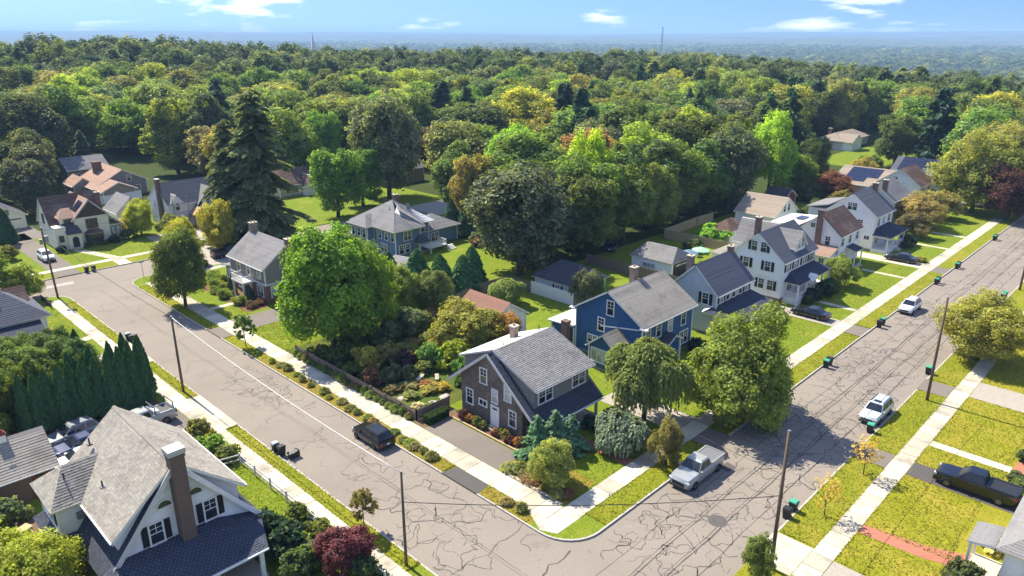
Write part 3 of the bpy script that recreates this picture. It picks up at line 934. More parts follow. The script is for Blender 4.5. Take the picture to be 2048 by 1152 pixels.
# rear shed dormer
bz = lambda y: RZ + .1 - (RZ + .1 - 5.5) / (49.4 - RY) * (y - RY)
rc = lambda x: [(x,48.9,zk(48.9)),(x,RY+.3,zk(RY+.3)),(x,RY+.3,bz(RY+.3)-.1),(x,48.9,bz(48.9)-.12)]
h.walls([([(43.4,48.9,zk(48.9)),(50.3,48.9,zk(48.9)),(50.3,48.9,bz(48.9)-.12),(43.4,48.9,bz(48.9)-.12)], (0,1,0)), (rc(43.4), (-1,0,0)), (rc(50.3), (1,0,0))], 'gray_siding', .18, 0, .015, name='dormer_wall')
h.roof([[(43.0,49.45,5.5),(50.6,49.45,5.5),(50.6,RY,RZ+.14),(43.0,RY,RZ+.14)]], 'membrane', 'gray_trim', name='dormer_roof', courses=False)
for y, z, w_, hh, st in ((44.95, 4.25, .8, 1.45, 'dh'), (46.9, 1.45, .8, 1.45, 'dh'), (45.05, 1.9, .95, .5, 'pic'), (43.45, 2.75, .7, 1.3, 'dh'), (41.75, 3.55, .75, 1.5, 'dh'), (41.15, 1.15, .8, 1.5, 'dh')):
    h.win('x-', 42.2, y, z, w_, hh, st)
h.win('x-', 42.2, 43.45, .3, .9, 2.0, 'door')
h.steps(42.15, 43.45, 1.2, 2, 'x-', .14)
h.win('x-', 42.2, 39.2, .9, .7, 1.0, 'pic', 'black_paint')
h.chimney(47.5, 48.15, 46.2, 46.8, 6.2, 7.9, 'brick_tan', 'concrete')
h.vent(44.4, 44.6, 7.35); h.vent(49.3, 44.5, 7.4, .7)
for x in (42.6, 46.4, 50.4): h.post(x, 37.95, .1, 2.2, .22, 'gray_trim')
h.part('porch_floor', MB().box(42.3, 37.7, -.05, 50.5, 40.0, .28), 'concrete_old')

# ================================================================ deep blue house
h = House('blue_house', 67, 45.4, 'deep blue clapboard house with brown-grey roof and tall brick chimney', 'house', seed=12)
h.found(61.9, 72.1, 40.8, 50)
h.gable(61.9, 72.1, 40.8, 50.0, 5.35, 8.2, 'x', 'shingle_tan', 'blue_siding', oh=.42, og=.4, expo=.2, tab=0, zb=.3)
for y, z, w_, hh, st in ((45.15, 5.55, .85, 1.6, 'dh'), (46.35, 3.35, .8, 1.5, 'dh'), (47.5, 1.55, 1.3, .85, 'dh2')):
    h.win('x-', 61.9, y, z, w_, hh, st)
for x in (62.9, 65.0, 67.3, 70.1): h.win('y-', 40.8, x, 3.3, .85, 1.55, 'dh')
h.win('y-', 40.8, 63.4, .9, .95, 1.5, 'dh'); h.win('y-', 40.8, 70.4, .9, 1.6, 1.5, 'dh2'); h.win('y-', 40.8, 66.5, .35, 1.0, 2.1, 'door')
for yy in (40.45, 50.35): h.part('cornice_return', MB().box(61.42, yy - .45, 5.05, 61.9, yy + .45, 5.22), 'white_trim')
# entry hood
h.roof([[(65.1,39.3,2.75),(65.1,40.85,2.75),(66.5,40.85,3.5),(66.5,39.3,3.5)], [(67.9,39.3,2.75),(67.9,40.85,2.75),(66.5,40.85,3.5),(66.5,39.3,3.5)]], 'shingle_dark', 'white_trim', .2, name='entry_roof')
h.post(65.35, 39.5, .1, 2.7, .16); h.post(67.65, 39.5, .1, 2.7, .16)
h.steps(66.5, 39.6, 1.6, 2); h.part('stoop', MB().box(65.2, 39.6, -.05, 67.8, 40.8, .33), 'concrete')
# sun room at the side
h.gable(59.1, 61.85, 42.0, 45.8, 2.75, 4.25, 'x', 'shingle_tan', 'blue_siding', oh=.3, og=.3, zb=.3)
h.win('x-', 59.1, 43.9, 1.0, 3.0, 1.45, 'pic', curtain=True); h.found(59.1, 61.85, 42, 45.8)
h.part('awning_trim', MB().bar((61.8, 41.2, 4.85), (61.8, 46.4, 3.95), .12, .12), 'white_trim')
# low rear addition
h.boxwalls(61.6, 66.5, 50.1, 53.5, .2, 2.75, 'blue_siding')
h.roof([[(61.2,50.05,3.05),(66.9,50.05,3.05),(66.9,53.9,2.85),(61.2,53.9,2.85)]], 'membrane', name='flat_roof', courses=False)
h.part('skylight', MB().box(64.3, 51.0, 2.98, 65.3, 52.0, 3.12), 'glass')
h.chimney(67.2, 68.0, 45.9, 46.6, 6.6, 9.6, 'brick_tan', 'concrete')
h.chimney(60.6, 61.35, 50.4, 51.2, 0, 3.5, 'brick', 'brick_brown', 0)
h.part('downspout', MB().bar((61.78, 49.95, .3), (61.78, 49.95, 5.2), .1), 'white_trim')

# ================================================================ pale grey house
h = House('gray_house', 81, 43.3, 'pale grey house with slate-coloured roof behind the round street maple', 'house', seed=13)
h.found(76.6, 85.2, 40.2, 46.4)
h.gable(76.6, 85.2, 40.2, 46.4, 5.5, 8.5, 'x', 'shingle_slate', 'pale_gray_siding', oh=.35, og=.35, expo=.26, zb=.3)
h.win('x-', 76.6, 41.7, 3.9, .8, 1.4, 'dh', shutter='black_paint')
for x in (77.7, 79.2, 80.7, 82.4, 84.0): h.win('y-', 40.2, x, 4.2, .75, 1.2, 'dh', shutter='black_paint' if x in (77.7, 84.0) else None)
h.boxwalls(76.2, 85.4, 37.9, 40.15, .2, 3.0, 'tan_wall', lapped=False)
h.roof([[(75.7,37.4,3.05),(85.9,37.4,3.05),(85.2,40.2,4.05),(77.4,40.2,4.05)], [(75.7,37.4,3.05),(75.7,41.6,3.05),(77.4,40.2,4.05)], [(75.7,41.6,3.05),(76.6,41.6,3.5),(76.6,40.2,4.05),(77.4,40.2,4.05)]], 'shingle_navy_shaded', name='porch_roof')
for x in (77.4, 79.6, 83.6): h.win('y-', 37.9, x, 1.0, 1.3, 1.5, 'dh2')
h.win('y-', 37.9, 81.6, .3, .95, 2.05, 'door'); h.win('x-', 76.2, 39.0, 1.0, .9, 1.5, 'dh')
h.chimney(76.9, 77.6, 44.2, 44.9, 6.5, 9.3, 'brick_tan'); h.chimney(84.6, 85.2, 43.0, 43.6, 7.5, 9.2, 'brick')

# ================================================================ white house with black shutters
h = House('white_house', 98.3, 43.4, 'tall white house with black shutters, slate roof, gabled dormer and dark porch roof', 'house', seed=14)
h.found(93.1, 103.4, 39.6, 47.2, .85, 'brick')
h.gable(93.1, 103.4, 39.6, 47.2, 6.1, 9.35, 'x', 'shingle_slate', 'white_siding', oh=.4, og=.35, expo=.26, zb=.8)
for y, z in ((43.95, 6.9), (42.6, 6.9), (44.95, 4.35), (41.75, 4.35), (42.4, 1.75), (41.1, 1.75)):
    h.win('x-', 93.1, y, z, .8, 1.35, 'dh', shutter='black_paint' if z == 4.35 else None)
for y, z in ((44.62, 6.9), (41.93, 6.9), (43.1, 1.75), (40.42, 1.75)):
    h.part('shutter', MB().box(92.98, y - .2, z, 93.06, y + .2, z + 1.35), 'black_paint')
for x in (94.6, 97.0, 99.6, 102.0): h.win('y-', 39.6, x, 4.4, .85, 1.3, 'dh', shutter='black_paint')
h.gable(97.0, 100.2, 39.9, 43.6, 7.3, 9.15, 'y', 'shingle_gray', 'white_siding', oh=.3, og=.3, expo=.26, zb=6.3, corners=False)
h.win('y-', 39.9, 97.95, 7.0, .7, 1.2, 'dh'); h.win('y-', 39.9, 99.25, 7.0, .7, 1.2, 'dh')
h.gable(99.8, 103.8, 43.6, 50.2, 6.1, 8.9, 'y', 'shingle_gray', 'white_siding', oh=.35, og=.3, expo=.26, zb=.3)
h.boxwalls(101, 106.5, 50.3, 54.5, .2, 2.7, 'white_siding'); h.hip(101, 106.5, 50.3, 54.5, 2.8, 4.0, 'shingle_tan', oh=.35)
h.roof([[(93.9,37.3,3.05),(105.0,37.3,3.05),(103.2,39.6,4.15),(95.7,39.6,4.15)], [(93.9,37.3,3.05),(93.9,39.62,3.05),(95.7,39.62,4.15)], [(105.0,37.3,3.05),(105.0,39.62,3.05),(103.2,39.62,4.15)]], 'shingle_navy_shaded', name='porch_roof')
h.part('porch_floor', MB().box(94.2, 37.5, -.05, 104.8, 39.6, .85), 'white_siding')
for x in (94.4, 97.0, 99.9, 102.3, 104.6): h.post(x, 37.65, .85, 3.0, .2)
h.rail((94.4, 37.65), (97.0, 37.65), .85, 1.65); h.rail((99.9, 37.65), (104.6, 37.65), .85, 1.65); h.rail((94.4, 37.65), (94.4, 39.6), .85, 1.65)
h.win('y-', 39.6, 98.4, .85, 1.0, 2.05, 'door'); h.win('y-', 39.6, 95.8, 1.5, 1.4, 1.4, 'dh2'); h.win('y-', 39.6, 101.5, 1.5, 1.4, 1.4, 'dh2')
h.steps(98.4, 37.5, 1.6, 4)
h.part('portico', MB().prism([(97.3, 36.9, 3.0), (99.5, 36.9, 3.0), (98.4, 36.9, 3.75)], (0, 1.0, 0)), 'white_trim')
h.chimney(98.2, 99.0, 46.0, 46.7, 7.2, 10.2, 'brick'); h.chimney(108.5, 109.1, 51.5, 52.1, 0, 6.3, 'brick_tan')

# ================================================================ white house with brown roof
h = House('white_house', 118.6, 43.5, 'white clapboard house with brown roof and tall brick chimney on its gable', 'house', seed=15)
h.found(114.3, 123.0, 40.2, 46.9)
h.gable(114.3, 123.0, 40.2, 46.9, 5.5, 8.35, 'x', 'shingle_brown', 'white_siding', oh=.35, og=.3, expo=.28, zb=.4)
h.win('x-', 114.3, 42.0, 3.75, .75, 1.35, 'dh'); h.win('x-', 114.3, 44.6, 6.2, .6, .7, 'pic')
for x in (115.6, 118.6, 121.6): h.win('y-', 40.2, x, 3.7, .9, 1.35, 'dh')
h.chimney(113.75, 114.35, 43.1, 43.9, 0, 9.1, 'brick', 'brick_brown', 0)
h.boxwalls(111.2, 114.25, 40.4, 44.5, .2, 2.6, 'white_siding'); h.roof([[(110.8,40.1,2.75),(110.8,44.8,2.75),(114.3,44.8,3.75),(114.3,40.1,3.75)]], 'shingle_rust', name='sunroom_roof')
h.win('x-', 111.2, 43.0, .9, 1.3, 1.4, 'dh2'); h.win('y-', 40.4, 112.7, .9, 2.2, 1.4, 'pic'); h.win('x-', 111.2, 41.4, .9, .8, 1.4, 'dh')
h.win('y-', 40.2, 116, 1.2, 1.6, 1.4, 'dh2'); h.win('y-', 40.2, 118.8, .4, 1.0, 2.0, 'door'); h.win('y-', 40.2, 121.5, 1.2, 1.6, 1.4, 'dh2')
h.roof([[(117.2,38.4,2.7),(120.4,38.4,2.7),(120.4,40.25,3.2),(117.2,40.25,3.2)]], 'shingle_dark', name='entry_roof')
h.post(117.4, 38.6, .1, 2.65, .16); h.post(120.2, 38.6, .1, 2.65, .16); h.steps(118.8, 38.6, 1.6, 2); h.rail((115, 37.9), (117.3, 38.5), .1, .95)
h.boxwalls(114.8, 122.6, 46.95, 51.5, .2, 5.6, 'white_siding'); h.roof([[(114.4,46.9,6.2),(123.0,46.9,6.2),(123.0,51.9,5.8),(114.4,51.9,5.8)]], 'membrane', name='flat_roof', courses=False)
h.part('solar_panel', MB().box(118, 47.8, 6.2, 120.5, 49.2, 6.32), 'solar')

# ================================================================ white house with shade-darkened porch roof
h = House('white_house', 133, 44, 'white house with blue-grey roof, paired gable windows and shade-darkened porch roof', 'house', seed=16)
h.found(129, 137.2, 40, 48.2)
h.gable(129, 137.2, 40.0, 48.2, 6.2, 9.4, 'x', 'shingle_slate', 'white_siding', oh=.4, og=.35, expo=.28, zb=.4)
h.win('x-', 129, 44.1, 6.7, 1.5, 1.2, 'dh2'); h.win('x-', 129, 41.0, 2.0, .8, .6, 'pic'); h.win('x-', 129, 42.4, 3.9, .8, 1.3, 'dh')
for x in (130.6, 133, 135.5): h.win('y-', 40, x, 4.3, .9, 1.3, 'dh')
h.roof([[(128.4,37.1,2.85),(137.8,37.1,2.85),(136.0,40.0,4.05),(130.2,40.0,4.05)], [(128.4,37.1,2.85),(128.4,40.02,2.85),(130.2,40.02,4.05)], [(137.8,37.1,2.85),(137.8,40.02,2.85),(136.0,40.02,4.05)]], 'shingle_navy_shaded', name='porch_roof')
h.part('porch_floor', MB().box(128.7, 37.4, -.05, 137.5, 40, .6), 'white_siding')
for x in (128.9, 131.8, 134.6, 137.3): h.post(x, 37.55, .6, 2.8, .2)
h.rail((128.9, 37.55), (131.8, 37.55), .6, 1.4); h.rail((134.6, 37.55), (137.3, 37.55), .6, 1.4)
h.win('y-', 40, 133.2, .6, 1.0, 2.0, 'door'); h.win('y-', 40, 130.6, 1.2, 1.4, 1.4, 'dh2'); h.win('y-', 40, 135.8, 1.2, 1.4, 1.4, 'dh2'); h.steps(133.2, 37.4, 1.6, 3)
h.chimney(136.5, 137.2, 43.0, 43.8, 7.5, 10.3, 'brick')
h.boxwalls(129.4, 137, 48.3, 51.6, .2, 6.0, 'pale_gray_siding'); h.roof([[(129.0,48.2,7.0),(137.4,48.2,7.0),(137.4,52.0,6.2),(129.0,52.0,6.2)]], 'shingle_gray', name='rear_roof')

# ================================================================ further houses up the right-hand street
def far_house(name, label, x0, x1, y0, y1, ze, zr, axis, roofm, wallm, wins=(), chim=None, seed=20, zb=.3, group=None, cat='house'):
    h = House(name, (x0 + x1) / 2, (y0 + y1) / 2, label, cat, group, seed)
    h.found(x0, x1, y0, y1)
    h.gable(x0, x1, y0, y1, ze, zr, axis, roofm, wallm, oh=.4, og=.35, expo=.32, zb=zb, wexpo=.25)
    for wn in wins: h.win(*wn)
    if chim: h.chimney(*chim)
    return h
h = far_house('gray_roofed_house', 'house with plain grey roof and red brick chimney between two white houses', 148.6, 158.6, 43.6, 51, 5.2, 8.0, 'x', 'shingle_gray', 'pale_gray_siding',
          [('y-', 43.6, 150.5, 3.4, .9, 1.3), ('y-', 43.6, 153.5, 3.4, .9, 1.3), ('y-', 43.6, 156.5, 3.4, .9, 1.3), ('x-', 148.6, 46, 3.4, .9, 1.3)], (148.9, 149.7, 45.2, 46.0, 5.5, 8.9, 'brick'), 21)
h = far_house('white_house', 'white house with dark brown roof and bare white gable, far up the street', 168.4, 176.8, 44.6, 53, 5.1, 8.2, 'x', 'shingle_brown', 'white_siding',
          [('x-', 168.4, 49.6, 5.6, .7, .9, 'pic'), ('x-', 168.4, 46.3, 1.6, 1.0, 1.4), ('y-', 44.6, 170.5, 3.2, .9, 1.3), ('y-', 44.6, 174.5, 3.2, .9, 1.3)], None, 22)
h = far_house('solar_house', 'low tan house carrying a block of dark solar panels on its roof', 171.6, 186, 52.8, 64, 3.2, 6.0, 'y', 'shingle_beige', 'tan_wall', [('x-', 171.6, 60, 1, 1.2, 1.2, 'dh2'), ('x-', 171.6, 56, 1, 1.2, 1.2, 'dh2')], None, 23)
sl = (6.0 - 3.2) / 7.2
for i in range(6):
    for j in range(3):
        if j == 0 and i < 2: continue
        y = 55.2 + i * 1.15; x = 172.6 + j * 1.9; z = 3.2 + (x - 171.6) * sl + .24
        h.part('solar_panel', MB().prism([(x, y, z), (x + 1.82, y, z + 1.82 * sl), (x + 1.82, y + 1.08, z + 1.82 * sl), (x, y + 1.08, z)], (0, 0, .05)), 'solar')
h = far_house('solar_house', 'grey house with roof wholly covered in blue solar panels beyond the brown roof', 194, 204, 47, 58.5, 3.6, 6.4, 'y', 'shingle_slate', 'pale_gray_siding', [('y-', 47, 197, 1.2, .9, 1.3), ('y-', 47, 201, 1.2, .9, 1.3)], None, 24)
for i in range(7):
    for j in range(3):
        if j == 0 and i < 3: continue
        y = 48.3 + i * 1.3; x = 194.3 + j * 1.55; z = 3.6 + (x - 194) * .56 + .24
        h.part('solar_panel', MB().prism([(x, y, z), (x + 1.5, y, z + 1.5 * .56), (x + 1.5, y + 1.24, z + 1.5 * .56), (x, y + 1.24, z)], (0, 0, .05)), 'solar')
h = House('ranch_house', 255, 92, 'long low ranch house with beige roof in a clearing among dark trees', 'house', seed=25)
h.boxwalls(244, 266, 89.5, 98, .1, 2.8, 'tan_wall'); h.hip(244, 266, 89.5, 98, 2.85, 5.0, 'shingle_beige', oh=.6, inset=4)
h.gable(244, 252, 86.5, 92, 2.8, 4.8, 'y', 'shingle_beige', 'white_siding', expo=.32); h.win('x-', 244, 94, .9, 1.4, 1.3, 'dh2'); h.win('y-', 89.5, 257, .5, 3.5, 1.8, 'pic'); h.win('y-', 89.5, 262, .9, 1.6, 1.3, 'dh2'); h.chimney(247.5, 248.5, 95, 96, 3, 6.2, 'brick')
h = House('ranch_house', 196, 110, 'ranch house with grey-brown hip roof half hidden among the trees', 'house', seed=26)
h.boxwalls(203, 220, 104, 113, .1, 3, 'tan_wall'); h.hip(203, 220, 104, 113, 3.05, 5.4, 'shingle_beige', oh=.6); h.win('y-', 104, 208, .9, 1.6, 1.3, 'dh2'); h.win('y-', 104, 215, .9, 1.6, 1.3, 'dh2')
h = House('ranch_house', 158, 150, 'house with pale grey roof just showing between the treetops', 'house', seed=27)
h.boxwalls(150, 163, 146, 154, .1, 4.4, 'white_siding'); h.hip(150, 163, 146, 154, 4.5, 7.2, 'shingle_gray', oh=.6); h.win('y-', 146, 154, 2.5, 1.2, 1.3, 'dh2')

# ================================================================ garages and sheds
h = House('garage', 76.5, 63.5, 'tan garage with dark hipped roof behind the white vinyl fence', 'garage', seed=31)
h.boxwalls(73.4, 79.9, 59.6, 67.0, .05, 2.45, 'pale_gray_siding', faces=('x-', 'y-')); h.hip(73.4, 79.9, 59.6, 67.0, 2.5, 4.7, 'shingle_dark', oh=.45, inset=2.4, axis='y')
h.win('x-', 73.4, 62.8, 1.1, .8, .9, 'dh', shutter='black_paint'); h.win('y-', 59.6, 76.7, .05, 4.6, 2.1, 'garage', 'tan_wall')
h = House('garage', 58.6, 60.5, 'small garage with faded red shingle roof beside the golden tree', 'garage', seed=32)
h.gable(55.6, 61.5, 57.8, 64.4, 2.6, 4.5, 'y', 'shingle_red', 'white_siding', oh=.35, og=.3, zb=.05); h.win('y-', 57.8, 58.6, .05, 3.6, 2.1, 'garage')
h = House('garage', 94.7, 59.7, 'white garage with weathered pale grey roof beyond the dark fence', 'garage', seed=33)
h.boxwalls(92, 97.6, 56.2, 63.4, .05, 2.45, 'white_siding'); h.hip(92, 97.6, 56.2, 63.4, 2.5, 4.25, 'shingle_gray', oh=.3, inset=1.2, axis='y'); h.win('x-', 92, 60.2, 1.1, 2.2, .6, 'pic'); h.win('y-', 56.2, 94.8, .05, 4.4, 2.1, 'garage', 'black_paint')
h = far_house('barn_garage', 'white barn-like garage with big beige roof and upper loft windows', 130.0, 139.3, 58.0, 66.0, 2.9, 5.7, 'y', 'shingle_beige', 'white_siding',
              [('y-', 58, 133.6, 3.3, .8, 1.3), ('y-', 58, 135.4, 3.3, .8, 1.3), ('y-', 58, 134.6, .05, 5.5, 2.1, 'garage')], None, 34, .05, cat='garage')
h = House('shed', 119, 61, 'small shed with rust-brown hipped roof behind the white house', 'shed', seed=35)
h.boxwalls(115.5, 121.5, 59.4, 63.2, .05, 2.4, 'white_siding'); h.hip(115.5, 121.5, 59.4, 63.2, 2.45, 4.1, 'shingle_brown', oh=.35)
h = far_house('shed', 'red garden shed with dark roof under the trees', 149, 154.5, 65, 69.5, 2.3, 3.9, 'y', 'shingle_dark', 'red_wall', [('x-', 149, 67.2, .9, .8, .9, 'dh')], None, 36, .05, cat='shed')
h = House('garden_shed', 62.2, 84.5, 'low shed with pale flat-pitched roof beneath the slate-blue house', 'shed', seed=37)
h.gable(60.6, 66, 82.6, 86.4, 2.5, 3.5, 'y', 'shingle_gray', 'slate_blue_siding', oh=.4, og=.35, zb=.05)

# ================================================================ slate-blue foursquare
h = House('foursquare_house', 74, 99.5, 'slate-blue foursquare house with tall grey hipped roof and white trim', 'house', seed=41)
h.found(69, 78, 94.2, 105.4)
h.boxwalls(69, 74.2, 94.2, 99.2, .3, 4.75, 'slate_blue_siding'); h.boxwalls(69.0, 78, 99.25, 105.4, .3, 4.75, 'slate_blue_siding'); h.boxwalls(74.25, 77.6, 96.2, 99.3, .3, 4.75, 'slate_blue_siding')
A = (73.4, 100.5, 8.5)
c = [(68.2,93.5,4.85),(74.9,93.5,4.85),(78.7,95.6,4.85),(78.7,106.1,4.85),(68.2,106.1,4.85)]
h.roof([[c[0], (74.9,93.5,4.85), (71.6,97.4,7.0)], [c[0], (71.6,97.4,7.0), A, (68.2,106.1,4.85)], [(74.9,93.5,4.85), (74.9,95.6,4.85), (73.4,99.2,7.6), (71.6,97.4,7.0)], [(74.9,95.6,4.85), (78.7,95.6,4.85), A, (73.4,99.2,7.6)], [(78.7,95.6,4.85), (78.7,106.1,4.85), A], [(78.7,106.1,4.85), (68.2,106.1,4.85), A]], 'shingle_gray', expo=.3)
h.roof([[(66.9,99.4,4.9),(68.5,99.4,4.9),(70.6,102.3,6.4),(69.0,102.3,6.4)], [(66.9,99.4,4.9),(66.9,105.3,4.9),(69.0,102.3,6.4)], [(66.9,105.3,4.9),(69.4,105.3,4.9),(70.6,102.3,6.4),(69.0,102.3,6.4)]], 'shingle_gray', expo=.3, name='bay_roof')
h.boxwalls(67.6, 69.0, 100.1, 104.6, .3, 4.75, 'slate_blue_siding')
for y, z, w_, hh, st in ((98.3, 3.0, .7, 1.2, 'dh'), (96.6, 3.0, .8, 1.2, 'dh'), (94.9, 3.0, .8, 1.4, 'dh'), (97.4, .9, 1.6, 1.2, 'dh2')): h.win('x-', 69, y, z, w_, hh, st)
for y, z in ((104, 2.9), (102.4, 2.9), (100.9, 2.9), (103.7, .8), (101.4, .8)): h.win('x-', 67.6, y, z, .8, 1.4)
for x, z, w_, st in ((71.5, 2.95, 1.5, 'dh2'), (70.1, .8, .8, 'dh'), (71.4, .8, .8, 'dh')): h.win('y-', 94.2, x, z, w_, 1.45, st)
h.win('y-', 96.2, 76.3, 3.1, .8, 1.4)
h.roof([[(72.6,92.6,2.3),(75.4,92.6,2.3),(74,94.2,3.5)], [(72.6,92.6,2.3),(72.6,95.2,2.3),(74,94.2,3.5)], [(75.4,92.6,2.3),(75.4,95.2,2.3),(74,94.2,3.5)]], 'shingle_dark', name='entry_roof')
for x in (72.8, 75.2): h.post(x, 92.8, .1, 2.3, .16)
h.boxwalls(77.8, 84.5, 96.6, 103, .2, 2.9, 'slate_blue_siding'); h.hip(77.8, 84.5, 96.6, 103, 3.0, 4.9, 'shingle_gray', oh=.6)
h.win('y-', 96.6, 79.3, .9, 1.6, 1.4, 'dh2'); h.part('deck', MB().box(75.4, 93.4, .7, 79.4, 96.1, .85), 'white_trim'); h.rail((75.5, 93.5), (79.3, 93.5), .85, 1.7); h.rail((79.3, 93.5), (79.3, 96), .85, 1.7); h.steps(79.9, 93.4, 1.2, 4, mat='white_trim')
h.chimney(74.2, 75.0, 100.8, 101.5, 6.8, 9.1, 'brick'); h.vent(71.6, 99.0, 7.2); h.part('skylight', MB().bar((75.1, 98.3, 7.1), (75.5, 99.3, 7.75), .6, .08), 'glass')

# ================================================================ grey and brick colonial
h = House('brick_colonial', 47.6, 95, 'grey-over-brick colonial house with balustraded white balcony above its door', 'house', seed=42)
h.gable(43.8, 51.4, 90.0, 100.2, 5.1, 7.95, 'y', 'shingle_gray', 'gray_siding', oh=.4, og=.25, expo=.26, zb=2.75)
h.part('brick_wall', MB().box(43.83, 90.03, -.1, 51.37, 100.17, 2.75), 'brick')
h.part('band_board', MB().box(43.68, 89.88, 2.62, 51.52, 100.32, 2.8), 'white_trim')
for y in (97.5, 94.6, 91.6): h.win('x-', 43.8, y, 3.4, .85, 1.4)
h.win('x-', 43.8, 91.6, .8, 1.5, 1.5, 'dh2'); h.win('x-', 43.8, 97.3, .8, 1.5, 1.4, 'dh2'); h.win('x-', 43.8, 94.6, .3, 1.0, 2.1, 'door'); h.win('y-', 90.0, 45.0, .8, .9, 1.5); h.win('y-', 90, 48.8, .8, 1.4, 1.4, 'dh2'); h.win('y-', 90.0, 47.6, 5.6, .7, 1.0)
h.part('balcony', MB().box(41.9, 93.0, 2.5, 43.68, 96.4, 2.75), 'white_trim')
for y in (93.25, 96.15): h.post(42.1, y, .1, 2.5, .22)
for a, b in (((42.0, 93.1), (42.0, 96.3)), ((42.0, 93.1), (43.6, 93.1)), ((42.0, 96.3), (43.6, 96.3))): h.rail(a, b, 2.75, 3.55)
h.steps(42.2, 94.6, 1.6, 2, 'x-')
h.boxwalls(44.5, 50, 100.25, 103.4, .1, 2.7, 'gray_siding'); h.roof([[(43.9,100.2,3.4),(50.6,100.2,3.4),(50.6,103.9,2.7),(43.9,103.9,2.7)]], 'shingle_gray', name='porch_roof'); h.win('x-', 44.5, 101.8, .9, 1.6, 1.4, 'dh2')
h.chimney(47.1, 48.1, 99.3, 100.0, 6.5, 9.2, 'brick_tan', 'concrete', 2); h.chimney(47.2, 48.0, 89.4, 90.1, 0, 8.6, 'brick', 'concrete', 1)

# ================================================================ cream tudor
h = House('cream_house', 36.5, 145, 'cream stucco house with brown steep roofs, roof panels and arched dark door', 'house', seed=43)
h.gable(31.6, 40.3, 142.2, 149.8, 3.9, 8.3, 'x', 'shingle_brown', 'cream_stucco', 'gray_trim', oh=.3, og=.25, expo=.3, lapped=False, corners=False)
h.gable(34.9, 40.4, 140.7, 150.2, 4.95, 7.9, 'y', 'shingle_rust', 'cream_stucco', 'gray_trim', oh=.35, og=.35, expo=.3, lapped=False, corners=False)
h.part('gable_panel', MB().prism([(35.0, 140.68, 5.02), (40.3, 140.68, 5.02), (37.65, 140.68, 7.75)], (0, -.08, 0)), 'dark_brown_siding')
h.boxwalls(40.4, 42.3, 140.8, 147, 0, 2.9, 'cream_stucco', lapped=False, corners=None); h.roof([[(40.2,140.4,5.1),(40.2,147.4,5.1),(42.8,147.4,2.75),(42.8,140.4,2.75)]], 'shingle_brown', 'gray_trim', name='lean_roof')
h.boxwalls(31.5, 33.2, 139.8, 142.2, 0, 4.0, 'cream_stucco', lapped=False, corners=None); h.boxwalls(33.2, 35.3, 139.3, 141.0, 0, 2.6, 'cream_stucco', lapped=False, corners=None)
h.roof([[(33.0,139.0,2.7),(35.5,139.0,2.7),(35.0,142.2,4.9),(33.0,142.2,4.9)]], 'shingle_dark', 'gray_trim', name='entry_roof'); h.roof([[(32.6,140.9,5.2),(35.2,140.9,5.2),(35.2,143.4,6.5),(33.9,143.4,6.5)], [(32.6,140.9,5.2),(32.6,143.6,5.2),(33.9,143.4,6.5)]], 'shingle_rust', 'gray_trim', name='dormer_roof'); h.boxwalls(33.0, 35.0, 141.3, 143.4, 3.9, 5.1, 'cream_stucco', lapped=False, corners=None)
h.win('y-', 141.3, 34.0, 4.2, .9, .6, 'pic', 'dark_brown_siding'); h.win('y-', 140.7, 37.6, 3.0, 1.7, 1.5, 'dh2', 'dark_brown_siding'); h.win('y-', 140.8, 41.3, 1.0, 1.4, 1.6, 'dh2', 'dark_brown_siding'); h.win('y-', 139.8, 32.3, 1.6, .6, .9, 'dh', 'dark_brown_siding')
h.part('bay_window', MB().prism([(36.2, 140.7, .5), (36.6, 139.9, .5), (38.7, 139.9, .5), (39.1, 140.7, .5)], (0, 0, .35)), 'dark_brown_siding')
h.part('bay_glass', MB().prism([(36.25, 140.7, .85), (36.63, 139.95, .85), (38.67, 139.95, .85), (39.05, 140.7, .85)], (0, 0, 1.2)), 'glass')
for x, y in ((36.25, 140.6), (36.6, 139.92), (38.7, 139.92), (39.05, 140.6)): h.post(x, y, .8, 2.1, .12, 'dark_brown_siding', 'mullion')
h.roof([[(36.0,140.7,2.1),(36.5,139.7,2.1),(37.0,140.7,2.8)], [(36.5,139.7,2.1),(38.8,139.7,2.1),(38.3,140.7,2.8),(37.0,140.7,2.8)], [(38.8,139.7,2.1),(39.3,140.7,2.1),(38.3,140.7,2.8)]], 'shingle_brown', 'gray_trim', name='bay_roof')
h.part('door', MB().prism([(33.8, 139.28, .25), (34.8, 139.28, .25), (34.8, 139.28, 1.7)] + [(34.3 + .5 * math.cos(a), 139.28, 1.7 + .5 * math.sin(a)) for a in np.linspace(.3, math.pi - .3, 7)] + [(33.8, 139.28, 1.7)], (0, -.06, 0)), 'black_paint')
h.steps(34.3, 139.2, 1.5, 2); h.chimney(40.0, 40.7, 144.2, 144.9, 4, 8.3, 'brick_brown'); h.win('x-', 31.6, 146, 4.0, .8, 1.5, 'dh', 'dark_brown_siding')
for (y0, y1) in ((141.5, 143.6), (147.0, 148.4), (148.6, 149.8)):
    P = lambda x, y: (x, y, 4.95 + (x - 34.9) * (2.95 / 2.75) + .32)
    h.part('roof_panel', MB().prism([P(35.6, y0), P(37.0, y0), P(37.0, y1), P(35.6, y1)], (-.03, 0, .08)), 'solar')
h.vent(33.0, 145, 7.7, .6)

